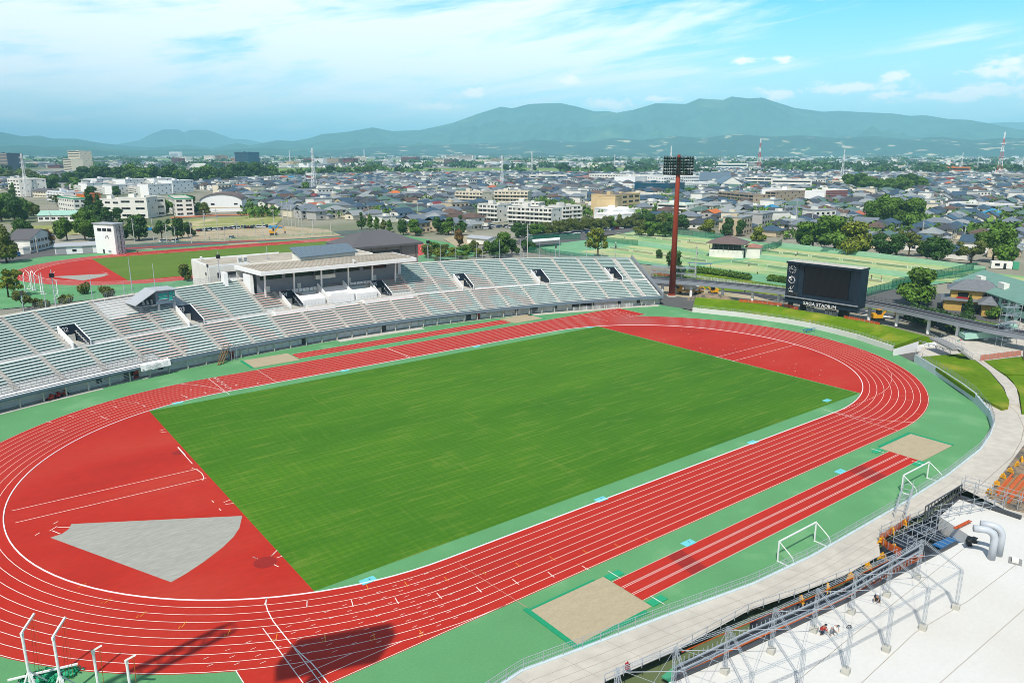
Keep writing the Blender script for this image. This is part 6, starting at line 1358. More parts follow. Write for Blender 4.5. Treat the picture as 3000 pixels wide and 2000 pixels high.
for i, (x, y) in enumerate(((1055,490),(970,540),(900,610),(985,660),(905,720),(805,790),(685,860),(525,935),(345,1020),(1640,270),(1690,215),(1735,165),(1785,125),(1830,80),(1860,45))):
    p = X3([(x,y)],1.2)[0]; m = MB(); m.bar((-.45,0,0),(0,0,.9),.12); m.bar((.45,0,0),(0,0,.9),.12); m.bar((-.35,0,.3),(.35,0,.3),.22); m.bar((0,-.35,0),(0,0,.9),.1); m.bar((-.3,0,.6),(.3,0,.6),.2)
    tag(m.build('barrier_stand','yellow_paint',loc=(*p,1.2),rz=rnd.uniform(0,3)), 'yellow figure shaped barrier stand, %s from the %s' % ((ORD[i],'right end along the trench barrier') if i < 9 else (ORD[i-9],'slab corner along the orange beams')), 'barrier stand', 'yellow barrier stands')
net(z3([(880,590),(980,540),(1095,450)],1.2), .9, 'orange net barrier above the blue pit'); net(z3([(880,600),(960,660),(1030,690)],1.2), .9, 'orange net barrier at the left end of the blue pit')
beam(z3([(1020,690),(690,850),(400,985),(120,1095)],1.8)+z4([(1560,1330)],1.8), .07, .07, 'orange_net', 'thin orange pole line along the terrace side of the trench')
fence('guard_rail', z3([(1000,700),(640,850),(330,970),(0,1075)],1.2)+z4([(1500,1345),(970,1575)],1.2), 1.0, 'galvanised guard rail on the terrace edge beside the trench', 'metal_galv', 2.0, 2, .05)
# stacked orange beams at right
for i in range(15):
    a = X3([(1650+i*17,290+i*3)],1.3)[0]; b = X3([(1760+i*22,160-i*2)],1.3)[0]; f0, f1 = rnd.uniform(-.1,.25), rnd.uniform(.6,1.3)
    m = MB(); A = (0,0,0); B = ((b[0]-a[0])*(f1-f0),(b[1]-a[1])*(f1-f0),0); m.bar(A,B,.28,.16)
    tag(m.build('timber_beam','orange_steel' if i%3 else 'wood',loc=(a[0]+(b[0]-a[0])*f0,a[1]+(b[1]-a[1])*f0,1.35+.1*(i%2))), ('orange' if i%3 else 'brown')+' beam in the construction strip at the right edge, %s from the left' % ORD[i], 'beam', 'beams at the right edge')
m = MB(); m.prism(X3([(1620,280),(1770,370),(2100,450),(2300,-200),(1940,-150)],1.2), 1.19, 1.26); struct('rubble_ground', m, mat('rubble', S(160,140,116,.8), .95, .35, 1.5, c2=S(110,104,96,.8), mixs=(.45,.6), scale2=.6))
# ================================================================ PRACTICE FIELD BEHIND THE STAND
PX, PY = 27.0, 221.7
m = MB(); m.flat([(-110,160),(-60,155),(108,165),(124,200),(124,262),(112,300),(-60,296),(-110,250)], -.01); struct('practice_apron', m, 'green_run')
m = MB(); m.flat([(-75,278),(120,272),(122,300),(-75,304)], -.004); m.flat([(-120,240),(-62,262),(-40,278),(-75,300),(-140,290)], -.002); struct('service_road', m, 'asphalt')
m = MB(); m.flat(oval(RT+7.4,60,PX,PY), .004); m.flat([(PX-44,PY+RT),(PX+70,PY+RT),(PX+70,PY+RT+9.8),(PX-44,PY+RT+9.8)], .008); m.flat([(-20,285),(60,280),(60,283.4),(-20,288.4)], .008); struct('practice_track', m, 'red_track')
m = MB(); m.flat([(PX-53.6,PY-35.3),(PX+53.6,PY-35.3),(PX+53.6,PY+35.3),(PX-53.6,PY+35.3)], .016); struct('practice_lawn', m, 'practice_grass')
m = MB()
for k in range(0,7): pts = oval(RT+k*1.22,50,PX,PY); pts.append(pts[0]); ribbon(m, pts, .10 if k else .2, .02)
for k in range(1,9): ribbon(m, [(PX-44,PY+RT+k*1.22),(PX+70,PY+RT+k*1.22)], .07, .02)
ribbon(m, [(PX-ST,PY+RT),(PX-ST,PY+RT+9.8)], .12, .022); ribbon(m, [(-52,187),(-27,183)], .12, .022); ribbon(m, [(-30,214),(-29,209)], .15, .022)
struct('practice_line', m, 'line_white')
m = MB(); m.flat([(-46.5,213.5),(-30,208.8),(-29,206.5),(-31.7,202.4),(-39.1,196.5)], .02); struct('practice_sector', m, 'sand_grey')
m = MB(); m.flat([(-14,277.5),(2,276.5),(2,279),(-14,280.5)], .012); m.flat([(35,271.5),(50,270.8),(50,275),(35,275.6)], .012); struct('practice_pit', m, 'sand')
for i, (x, y) in enumerate(((52,858),(75,845),(92,835),(97,840),(105,838),(121,845),(128,850),(158,842),(172,862))):
    b = P(x, y+12); e = empty('cage_post', b, 'white throwing cage post beside the practice track, %s from the left' % ORD[i], 'post', rnd.uniform(0,6), 'cage posts at the practice track'); m = MB(); m.tube([(0,0,0),(0,0,5.4)],.14,6); m.bar((0,0,5.4),(1.0,0,6.3),.14); m.build('mast','paint_white',e); m = MB(); m.bar((0,0,2.2),(1.3,0,.1),.1); m.bar((0,-.9,.15),(0,.9,.15),.16); m.bar((0,0,.15),(1.5,0,.15),.14); m.build('foot_frame','paint_white',e)
fence('green_fence', [(-12,296,0),(60,291,0),(122,282,0)], 1.1, 'green low rail fence beyond the practice track', 'paint_green', 3.0, 3, .1)
fence('site_fence', [(20,300,0),(75,296,0),(140,283,0)], 2.2, 'tall thin fence between practice track and car park', 'metal_grey', 4.0, 2, .08)
# ================================================================ GENERIC BUILDING FROM ITS FRONT EDGE
WPOOL = {}
def bld(a, b, depth, yt, lab, wall_='paint_offwhite', floors=3, style='win', roof='concrete_grey', name='building', side=True, H=None, cat='building', trim=None, bay=3.2, limit=100, glass='glass_dark', gh=1.3, rooftype='flat', rh=3, group=None):
    A, B = P(*a), P(*b); H = H or HT(a[0], a[1], yt); L_ = math.dist(A, B); rz = math.atan2(B[1]-A[1], B[0]-A[0]); e = empty(name, A, lab, cat, rz, group)
    m = MB(); m.box((L_/2,depth/2,0),(L_,depth,H)); 
    if rooftype == 'gable': gable(m, 0, L_, 0, depth, H, rh, .6, 1, 0, 'x')
    elif rooftype == 'gabley': gable(m, 0, L_, 0, depth, H, rh, .6, 1, 0, 'y')
    elif rooftype == 'hip': hip(m, 0, L_, 0, depth, H, rh, .8, mi=1)
    elif rooftype == 'arch':
        pass
    if rooftype != 'flat': m.build('wall', [wall_, roof], e)
    else:
        m.build('wall', wall_, e); m = MB(); m.box((L_/2,depth/2,H),(L_-.5,depth-.5,.06)); 
        for (x, y, w, d) in ((L_/2,0,L_+.2,.3),(L_/2,depth,L_+.2,.3),(0,depth/2,.3,depth+.2),(L_,depth/2,.3,depth+.2)): m.box((x,y,H-.25),(w,d,.75),mi=1)
        m.build('roof', [roof, trim or wall_], e)
        if L_ > 15 and depth > 7: m = MB(); m.box((L_*.3,depth*.55,H+.06),(4,3,2.2)); m.box((L_*.7,depth*.5,H+.06),(2.4,2,1.2)); m.build('roof_hut', wall_, e)
    fh = H/floors; n = max(2, int(L_/bay)); cnt = 0; me = None; st = MB(); sc_ = 0
    if style in ('win','balc'):
        for f in range(floors):
            for i in range(n):
                x = L_*(i+.5)/n; w = L_/n*.62; cnt += 1
                if cnt <= limit and n*floors <= limit:
                    if me is None: q = MB(); q.box((0,0,0),(w,.12,gh)); q.box((0,-.03,gh*.0),(.08,.12,gh),mi=1); o = q.build('window',[glass,'paint_offwhite'],e); me = o.data
                    else: o = link('window', me, e)
                    o.location = (x,-.04,f*fh+fh*.32)
                else: st.box((x,-.04,f*fh+fh*.32),(w,.12,gh)); sc_ = 1
        if sc_: tag(st.build('window', glass, e), kind='stuff')
    if style == 'balc':
        bme = None
        for f in range(1 if floors > 2 else 0, floors):
            if bme is None: q = MB(); q.box((L_/2,-.75,-.1),(L_-.4,1.4,.16)); q.box((L_/2,-1.4,0),(L_-.4,.1,1.0)); [q.box((L_*k/(n//2 or 1),-.72,0),(.14,1.4,fh*.85)) for k in range((n//2 or 1)+1)]; o = q.build('balcony', wall_, e); bme = o.data
            else: o = link('balcony', bme, e)
            o.location = (0,0,f*fh)
    if style == 'strip':
        for f in range(floors): q = MB(); q.box((L_/2,-.04,f*fh+fh*.35),(L_*.94,.14,fh*.42)); q.build('window_band', glass, e)
    if style == 'open':
        for f in range(floors):
            q = MB(); q.box((L_/2,-.03,f*fh+fh*.38),(L_*.97,.12,fh*.5)); o = q.build('open_gallery', 'glass_dark', e); q = MB()
            for k in range(n+1): q.box((L_*k/n,-.12,f*fh),(.35,.25,fh))
            q.build('pier', wall_, o)
    if side:
        q = MB(); k = max(1, int(depth/4.5)); sc_ = 0
        for f in range(floors):
            for i in range(k): q.box((L_+.02,depth*(i+.5)/k,f*fh+fh*.35),(.1,1.1,1.1)) if (i+f)%2 == 0 else None; q.box((-.02,depth*(i+.5)/k,f*fh+fh*.35),(.1,2.0,1.1))
        q.build('side_windows', glass, e)
    return e
BL = []
def BB(a, b, depth, yt, *r, **k): BL.append((a, b)); return bld(a, b, depth, yt, *r, **k)
BB((1489,655),(1618,663),11,606,'long white apartment slab with balconies, nearest the row of street trees','paint_offwhite',4,'balc','roof_grey',trim='paint_offwhite')
BB((1403,648),(1460,652),14,598,'white apartment slab with balconies left of the nearest long one','paint_offwhite',4,'balc','roof_grey')
BB((1645,654),(1701,650),13,606,'white apartment slab with balconies right of the nearest long one','paint_offwhite',4,'balc','roof_grey')
BB((1448,602),(1547,604),11,560,'cream apartment slab in the rear row right of the other rear one','paint_cream',4,'balc','roof_grey')
BB((1336,604),(1415,608),13,561,'cream apartment slab at the rear left behind the houses','paint_cream',4,'balc','roof_grey')
BB((1495,624),(1580,627),10,592,'white apartment slab partly hidden in the middle of the group','paint_offwhite',4,'balc','roof_grey')
BB((1747,629),(1801,631),26,580,'beige block with long pale window beside the white apartments','paint_beige',3,'none','roof_grey',side=False)
BB((1801,629),(1873,620),20,573,'taller beige block with few small windows','paint_beige',4,'win','roof_grey',bay=9,side=False)
BB((1740,640),(1795,645),22,626,'low white roofed shed in front of the beige block','paint_white',1,'none','paint_white',side=False)
BB((1800,640),(1880,636),24,616,'low white shed right of the beige block','paint_white',1,'none','paint_white',side=False)
BB((1855,612),(1925,616),30,592,'low building with pale grey roof left of the tower shaft','paint_offwhite',2,'win','concrete_grey')
BB((1925,628),(2010,633),18,597,'white office with window bands beside the tower shaft','paint_offwhite',3,'strip','paint_mint')
BB((1858,566),(1960,570),34,536,'dark blue glass fronted building left of the tower head','glass_blue',3,'none','concrete_grey',side=False)
BB((1860,545),(1920,540),30,519,'white hall with red mark behind the blue glass building','paint_white',2,'none','concrete',side=False)
BB((1944,545),(2050,541),30,519,'white office with rows of vertical fins','paint_white',3,'win','concrete',bay=4)
BB((1950,562),(2100,556),26,540,'long white two storey front below the finned office','paint_white',2,'win','concrete')
BB((2048,548),(2140,549),50,527,'big hall with slate coloured pitched roof','paint_offwhite',1,'win','roof_slateblue',rooftype='gable',rh=9)
BB((2114,556),(2172,556),36,536,'white gabled gymnasium with blue grey roof','paint_offwhite',2,'win','roof_slateblue',rooftype='gabley',rh=7)
BB((1726,532),(1925,538),18,510,'very long white school block behind the shed roofs','paint_offwhite',3,'win','concrete_grey',bay=4.5)
BB((1551,531),(1660,531),30,514,'low white hall with grey roof at the airfield edge','paint_offwhite',2,'strip','concrete_grey')
BB((1666,529),(1740,531),60,521,'wide pinkish roofed market hall','paint_cream',1,'none','roof_warm',rooftype='hip',rh=4)
BB((1605,566),(1688,568),24,549,'two storey block with grey pitched roof in the middle distance','paint_offwhite',2,'win','roof_grey',rooftype='gable',rh=3)
BB((1692,566),(1745,568),24,549,'second two storey block with grey pitched roof','paint_offwhite',2,'balc','roof_grey',rooftype='gable',rh=3)
BB((1770,552),(1850,556),26,540,'low white shop with a red sign','paint_white',1,'none','concrete')
BB((1810,582),(1920,588),26,566,'low cream commercial building behind the beige block','paint_cream',2,'strip','concrete')
BB((2073,594),(2102,598),18,562,'white four storey block at the left end of the brown flats','paint_offwhite',4,'win','roof_grey')
BB((2102,598),(2205,610),13,563,'grey brown flats with open galleries, left block','paint_tan',4,'open','roof_grey',bay=6)
BB((2240,604),(2270,606),40,562,'grey brown flats with open galleries, right block','paint_tan',5,'open','roof_grey',bay=6)
BB((2229,592),(2416,598),34,556,'large plain white hall right of the brown flats','paint_white',2,'none','concrete',side=False)
BB((2180,546),(2258,548),26,521,'white school with open floors left of the white hall','paint_offwhite',3,'open','concrete',bay=8)
BB((2258,556),(2376,558),30,527,'white school centre block with terraces above the white hall','paint_offwhite',3,'strip','concrete')
BB((2262,530),(2300,530),16,514,'small white tower block on top of the school group','paint_offwhite',2,'win','concrete')
e = BB((2416,598),(2479,596),16,558,'red and white striped apartment block','paint_offwhite',6,'none','paint_offwhite',side=False)
stw = MB(); Ls = math.dist(P(2416,598),P(2479,596)); Hs = HT(2416,598,558)
for k in range(6): q = MB(); q.box((Ls/2,-.3,Hs*(k+.35)/6),(Ls,.5,Hs/11)); q.build('red_band',mat('brick_red', S(132,60,58,.9), .8, .06, 1),e)
q = MB(); q.box((-.3,8,0),(.5,16,Hs)); q.build('gable_wall','paint_offwhite',e)
BB((2438,551),(2545,551),16,532,'long cream school block left half in front of the fields','paint_cream',3,'open','concrete',bay=6)
BB((2545,552),(2697,556),16,536,'long cream school block right half above the tree grove','paint_cream',3,'open','concrete',bay=6)
BB((2766,512),(2840,513),40,497,'orange brown low building below the red and white pylon','paint_orange',2,'strip','concrete',H=14)
for i, (x0, x1, y, yt) in enumerate(((2700,2830,532,520),(2835,2935,523,512),(2930,3060,530,512),(2840,3060,505,497))): BB((x0,y),(x1,y+1),60,yt,'wide grey factory shed at the right horizon, %s' % ['left one','behind the pylon foot','right one','farthest one'][i],'concrete_grey',1,'none','concrete',side=False)
BB((2775,618),(2921,628),22,594,'long low white shop building among the right hand houses','paint_white',2,'strip','concrete')
BB((2921,630),(2985,634),20,606,'blue grey two storey building right of the white shop','paint_bluegrey',2,'win','concrete')
BB((2557,526),(2578,526),20,513,'small white block in the right hand fields','paint_white',2,'win','concrete')
BB((2088,492),(2190,492),24,480,'long white hall on the far side of the airfield','paint_white',1,'strip','concrete')
# left part
BB((-20,504),(28,506),30,449,'dark high rise at the left picture edge with pale balcony lines',mat('slate_wall', S(70,80,100,.9), .7, .06, .3),13,'strip','roof_grey',glass='paint_tan',side=False)
BB((189,505),(213,507),22,466,'lower stepped part of the beige banded high rise','paint_cream',8,'strip','concrete',glass='black',side=False)
BB((206,503),(240,504),26,443,'taller part of the beige banded high rise','paint_cream',12,'strip','concrete',glass='glass_dark')
e = BB((690,490),(729,491),36,446,'dark blue glass tower standing above the town','glass_blue',10,'strip','navy',side=False,glass='navy'); 
BB((28,573),(62,577),24,524,'white slab block behind the left pylon','paint_offwhite',5,'win','concrete',bay=9)
for i, (x0, x1, y, yt, dp) in enumerate(((232,257,562,537,26),(255,286,549,524,26),(302,330,570,543,30),(333,370,556,526,30),(405,437,572,541,30),(468,508,566,530,30),(433,455,554,523,24))):
    BB((x0,y),(x1,y+1),dp,yt,'white apartment block with blank end wall above the cream school, %s from the left' % ORD[i],'paint_white',4,'none','concrete_grey',group='white apartment ends'); e = bld((x0-24 if i < 5 else x0-28,y-4),(x0-1,y+.5),dp*.5,yt+3,'balcony side of the white apartment block, %s from the left' % ORD[i],'paint_offwhite',4,'balc','concrete_grey',side=False,group='balcony sides'); BL.append(((x0-28,y),(x0,y)))
BB((144,594),(196,600),14,560,'block with blue and white front left of the orange block','paint_white',4,'balc','roof_slateblue')
BB((188,596),(250,600),14,567,'orange walled block with pale roof behind the school','paint_orange',4,'none','roof_slateblue',side=False)
BB((222,638),(258,636),34,583,'cream school wing with green roof trim at the left end','paint_offwhite',4,'win','concrete',trim='paint_green',bay=5)
BB((285,634),(355,636),14,584,'long cream school centre block, left part','paint_offwhite',3,'win','concrete',bay=6)
BB((352,640),(435,640),16,580,'cream school stair block in the middle','paint_offwhite',3,'win','concrete',bay=12)
BB((430,636),(488,632),14,580,'long cream school centre block, right part','paint_offwhite',3,'win','concrete',bay=6)
BB((516,634),(570,632),44,583,'cream school wing with green roof trim at the right end','paint_offwhite',4,'win','concrete',trim='paint_green',bay=14)
BB((112,650),(221,648),16,630,'low white hall with mint roof below the school','paint_offwhite',1,'win','paint_mint',rooftype='gable',rh=2.2)
BB((97,577),(140,580),14,558,'two storey cream house block beside the left pylon','paint_cream',2,'win','roof_grey',rooftype='gable',rh=2)
# arched hall
A, B = P(588,622), P(711,620); L_ = math.dist(A,B); e = empty('arched_hall', A, 'white hall with wide arched gable and brown roof beside the school', 'building', math.atan2(B[1]-A[1],B[0]-A[0])); H0 = HT(588,622,590); H1 = HT(650,617,565)
arcp = [(L_*(1-math.cos(t))/2, H0+(H1-H0)*math.sin(t)) for t in np.linspace(0,math.pi,17)]
m = MB(); n = 17; prof = [(0,0)]+arcp+[(L_,0)]; vs = [(x,0,z) for x, z in prof]+[(x,30,z) for x, z in prof]; k = len(prof); m.add(vs, [tuple(range(k))[::-1], tuple(range(k,2*k)),(0,k,k+1,1),(k-2,2*k-2,2*k-1,k-1)]); m.build('wall','paint_white',e)
m = MB(); vs = [(x+(-.4 if i == 0 else .4 if i == n-1 else 0),y,z+.25) for y in (-.7,30.7) for i,(x,z) in enumerate(arcp)]; m.add(vs, [(i,i+1,n+i+1,n+i) for i in range(n-1)]); m.add([(v[0],v[1],v[2]-.5) for v in vs]+vs, [(i+1,i,2*n+i,2*n+i+1) for i in range(n-1)]); m.build('roof','roof_brown',e)
for x in (.3,.85): m = MB(); m.box((L_*x,-.05,H0*.65),(2.6,.1,1.2)); m.build('window','glass_dark',e)
m = MB(); m.box((L_/2,-.05,3),(L_,.1,.5)); m.build('stripe','paint_beige',e); BL.append(((560,622),(711,613)))
# timing tower and store
A = P(284,742); e = empty('timing_tower', P(284,741), 'white windowed timing tower with a blank wall beside the practice track', 'tower', math.atan2(P(342,745)[1]-P(284,741)[1],P(342,745)[0]-P(284,741)[0])); W_ = math.dist(P(284,741),P(342,745)); Ht = HT(342,745,658)
m = MB(); m.box((W_/2,2.5,0),(W_,5,Ht)); m.build('wall','paint_white',e); m = MB(); m.box((W_/2,2.5,Ht),(W_+.8,6,.35)); m.build('roof','roof_metal',e)
for i in range(3): m = MB(); m.box((W_*(.28+i*.25),-.04,Ht*.76),(W_*.2,.12,1.3)); m.build('window','glass_dark',e)
m = MB(); m.box((W_*.68,-.04,.6),(1.6,.1,.9)); m.build('notice','paint_grey',e); m = MB(); m.box((W_*.38,-.04,0),(.9,.12,1.9)); m.build('door','black',e)
m = MB(); m.lattice((W_+1.2,2,0),(W_+1.2,2,Ht*.97),1.8,1.8,5,.12); m.build('outer_stair','metal_dark',e)
m = MB(); m.bar((W_*.55,-.1,Ht*.52),(W_*.6,-.1,Ht*.62),.2); m.bar((W_*.65,-.1,Ht*.62),(W_*.7,-.1,Ht*.52),.2); m.build('emblem','metal_dark',e)
e = bld((163,746),(284,740),8,718,'low white store with grey shutters beside the timing tower','paint_white',1,'none','roof_metal',side=False,H=3.6,rooftype='gable',rh=1.0); L_ = math.dist(P(163,746),P(284,740))
for x in (.14,.78): m = MB(); m.box((L_*x,-.05,0),(L_*.24,.12,2.9)); m.build('shutter','shutter',e)
m = MB(); m.box((L_*.46,-.05,1),(1.6,.12,1.0)); m.build('window','glass_dark',e)
bld((33,741),(70,745),3,723,'small white cabin behind the blue truck','paint_offwhite',1,'none','concrete',side=False)
# houses placed one by one near the left edge and right edge
def hcol(n): return {'wall':n}
bld((92,740),(163,722),10,703,'white gabled house with a grey roof behind the dark pointed tree','paint_offwhite',2,'win','roof_grey',rooftype='gabley',rh=3.5,side=False,name='house',cat='house',H=6)
bld((-15,740),(35,722),10,700,'white gabled house at the left edge behind green trees','paint_offwhite',2,'win','roof_grey',rooftype='gabley',rh=3.5,side=False,name='house',cat='house',H=6)
rt = mat('tile_roof', S(120,124,128,.9), .6, .25, 1.2, .4, stretch=(6,1,1))
q = P(2768,908); e = empty('traditional_house', q, 'old two storey tiled roof house with ochre walls below the mint building', 'house', math.radians(-66)); m = MB()
m.box((7,4.5,0),(15,8,3.2),mi=1); m.box((7,5,3.2),(12,7,2.8),mi=1); m.build('wall',['paint_beige',mat('ochre', S(206,168,92,.9), .8, .08, 1)],e)
m = MB(); hip(m, 1,13,1.5,8.5,6.0,2.6,1.0); m.build('upper_roof','tile_roof',e); m = MB(); hip(m, -.5,14.5,.5,8.5,3.1,1.2,.9); m.build('lower_roof','tile_roof',e)
for x in (4,10): m = MB(); m.box((x,1.46,3.9),(2.6,.14,1.3)); m.build('window','glass_dark',e)
m = MB(); m.box((4,1.2,3.5),(3.0,.6,.4)); m.build('balcony','red_paint',e); m = MB(); m.box((7,.45,0),(6,.14,2.2)); m.build('door','glass_dark',e)
q = P(2862,925); e = empty('traditional_house', q, 'single storey tiled house wing in front of the mint building', 'house', math.radians(-66)); m = MB(); m.box((8,4,0),(14,7,3.4)); m.build('wall','ochre',e); m = MB(); hip(m,1,15,.5,7.5,3.4,3.0,1.2); m.build('roof','tile_roof',e); m = MB(); m.box((8,.4,.1),(9,.2,2.2)); m.build('door','glass_dark',e)
bld((2962,945),(3010,955),8,915,'ochre garage with tiled roof at the right picture edge','ochre',1,'none','tile_roof',rooftype='gable',rh=1.6,H=3,name='garage')
e = bld((2790,880),(3060,985),16,0,'long mint walled building with wide green roof at the right edge','paint_mint',2,'win',mat('roof_mint', S(120,160,146,.9), .7, .06, .5),rooftype='gable',rh=3.2,H=6.2,bay=4)
for x in (8,20): m = MB(); m.box((x,3.0,7.2),(3.2,1.4,1.6)); m.build('dormer','paint_offwhite',e)
bld((2662,778),(2709,782),3,762,'small white hut with green door by the far right court corner','paint_offwhite',1,'win','concrete',H=2.6) if False else None
A = P(2903,785); e = empty('hut', A, 'small white hut with a green end by the far right court corner', 'hut', math.radians(-60)); m = MB(); m.box((3.5,1.5,0),(7,3,2.6)); m.build('wall','paint_offwhite',e); m = MB(); m.box((8.2,1.5,0),(2,3,2.6)); m.build('annex','paint_green',e); m = MB(); m.box((2,-.04,1),(1.6,.1,.9)); m.build('window','glass_dark',e); m = MB(); m.box((4.5,-.04,0),(.9,.1,2)); m.build('door','glass_dark',e)
# grey hipped hall behind the pavilion
A = P(1010,790); e = empty('hall', (22,112,0), 'large taupe hall with wide dark grey hipped roof behind the pavilion', 'building', 0)
hz = 10.0; HX0, HX1, HY0 = 42.2, 69.4, 151.4
HD = 18.4
m = MB(); m.prism([(HX0-22,HY0-112),(HX1-22,HY0-112),(HX1-22,HY0+HD-112),(HX0-22,HY0+HD-112)], 0, hz-.2); m.build('wall','wall_taupe',e)
m = MB(); hip(m, HX0-22, HX1-22, HY0-112, HY0+HD-112, hz, 4.6, 1.6, fascia=.8); m.build('roof','roof_grey',e)
for i in range(9): m = MB(); m.box((HX0-22+(HX1-HX0)*(.28+.05*i),HY0-112.06,hz-3.6),(1.35,.12,1.4)); m.build('window','glass_teal' if False else 'glass_dark',e)
for i in range(5): m = MB(); m.box((HX0-22+(HX1-HX0)*(.04+.23*i),HY0-112.1,0),(.3,.2,hz-.9)); m.build('pilaster','roof_brown',e)
# ================================================================ LAND PATCHES
m = MB()
m.flat(PP([(-40,470),(330,472),(700,474),(1300,474),(1900,474),(1900,466),(1200,466),(300,464),(-40,463)]), .02); m.flat(PP([(560,520),(700,513),(1100,511),(1640,509),(1910,508),(1910,492),(1400,493),(800,493),(560,498)]), .02); m.flat(PP([(2050,482),(2560,482),(2600,476),(2040,475)]), .02); m.flat(PP([(2000,496),(2240,496),(2240,487),(2000,486)]), .02); m.flat(PP([(-40,480),(180,480),(560,478),(560,472),(-40,472)]), .02)
m.flat(PP([(2560,500),(2700,500),(2700,495),(2560,494)]), .02); m.flat(PP([(60,458),(1500,459),(1500,456),(60,455.5)]), .03); m.flat(PP([(1900,462),(3050,463),(3050,458),(1900,457)]), .03)
struct('airfield_grass', m, 'rice')
m = MB(); m.flat(PP([(740,504.5),(1900,501.5),(1900,500.5),(740,503)]), .06); m.flat(PP([(2000,490.6),(2240,490.8),(2240,490.2),(2000,490)]), .06); struct('runway', m, 'concrete')
m = MB(); m.flat(PP([(455,665),(560,642),(800,628),(830,640),(800,665),(540,672)]), .02); m.flat(PP([(40,662),(300,655),(440,660),(440,672),(180,690),(30,672)]), .015); struct('playing_field', m, mat('field_dry', S(160,166,92,.8), .95, .12, .2, c2=S(206,190,150,.85), mixs=(.5,.65), scale2=.05))
m = MB(); m.flat(PP([(560,672),(800,660),(960,672),(1000,690),(860,700),(600,708),(480,705)]), .03); m.flat(PP([(1300,700),(1345,688),(1420,690),(1440,712),(1340,725)]), .03); struct('car_park_ground', m, 'dirt')
m = MB(); m.flat(PP([(1500,712),(1530,695),(1700,682),(1740,676),(1900,658),(1905,668),(1740,700),(1560,722)]), .02); m.flat(PP([(1480,760),(1540,752),(1700,775),(1800,800),(1925,815),(1925,830),(1780,815),(1640,785),(1480,770)]), .025); struct('car_park', m, 'asphalt')
m = MB(); m.flat(PP([(1915,800),(2010,790),(2310,840),(2310,862),(2100,850),(1915,818)]), .02); struct('verge', m, 'lawn')
m = MB(); m.flat(PP([(500,640),(640,632),(800,630),(800,626),(640,628),(500,636)]), .04); struct('clay_strip', m, mat('clay', S(196,120,80,.85), .95, .1, .3))
# roofed white lean-to beside the car park fence, scaffold yard behind the stand's right end
m = MB(); m.prism(PP([(1560,702),(1640,696),(1640,702),(1560,709)],3), 2.9, 3.1); m.prism(PP([(1562,703),(1638,698),(1638,701),(1562,706)],0), 0, 2.9, 1); tag(m.build('bike_shed',['paint_white','glass_dark']), 'long white roofed shed at the left end of the court fence', 'shed')
bld((1368,712),(1430,718),7,697,'low white roofed shed behind the stand between green trees','paint_offwhite',1,'none','roof_metal',H=3,side=False,rooftype='gable',rh=.8,name='shed',cat='shed')
scaffold(P(1905,815), 7, 2, 2, 2.2, 2.0, 2.0, 'low scaffold yard behind the right end of the stand', math.radians(-60))
net([P(1912,800),P(1940,808),P(1968,812)], 1.3, 'orange red sheet strip inside the scaffold behind the stand end')
# ================================================================ PYLONS AND POLES
def pylon(x, yb_, yt, lab, w=9, red=False):
    b = P(x, yb_); H = HT(x, yb_, yt); H = H if H < 118 else 100
    e = empty('pylon', b, lab, 'pylon', math.radians(20), 'power line pylons'); W1_ = H*.11; t = max(.18, H*.0045*(1+(b[1]-CY)/2500)); 
    secs = 7 if red else 1
    for s in range(secs):
        m = MB(); a, c = s/secs, (s+1)/secs; wa, wb = W1_*(1-a)**1.25+.9, W1_*(1-c)**1.25+.9; 
        if not red:
            m.lattice((0,0,0),(0,0,H*.55),W1_,W1_*.36,6,t); m.lattice((0,0,H*.55),(0,0,H),W1_*.36,.8,7,t*.8)
        else: m.lattice((0,0,H*a),(0,0,H*c),wa,wb,2,t*1.3)
        m.build('lattice_mast', 'paint_white' if not red or s%2 == 0 else mat('pylon_red', S(205,70,60,.9), .6, .05, 1), e)
    m = MB()
    for z in (.66,.78,.9): 
        for sx in (-1,1): m.bar((0,0,H*z),(sx*W1_*.55,0,H*(z+.012)),t*1.2); m.bar((0,0,H*(z+.04)),(sx*W1_*.55,0,H*(z+.012)),t)
    if not red: m.build('cross_arm','paint_white',e)
    else:
        m = MB()
        for z in (.42,.6,.75): m.box((0,0,H*z),(W1_*.8,W1_*.8,.5))
        m.build('platform','paint_white',e)
pylon(80,577,450,'white lattice pylon at the left in front of the grove'); pylon(922,566,434,'tallest looking white lattice pylon among the houses left of centre'); pylon(1471,556,455,'white lattice pylon behind the white apartments'); pylon(2466,527,437,'white lattice pylon above the long cream school'); pylon(2813,512,447,'small white pylon left of the big red and white one'); pylon(2222,502,405,'red and white banded lattice mast at the end of the airfield',red=True); pylon(2924,525,387,'tall red and white banded lattice mast at the right edge',red=True); pylon(1962,540,428,'white pylon hidden behind the floodlight head'); pylon(1558,510,446,'thin distant pylon right of the white apartment pylon'); pylon(1068,480,438,'distant pylon above the brown flats left of centre'); pylon(1800,500,452,'thin distant pylon left of the floodlight head'); pylon(850,480,440,'distant pylon left of the tall white one'); pylon(2862,500,455,'thin dark distant pylon beside the factory sheds')
pole_me = {}
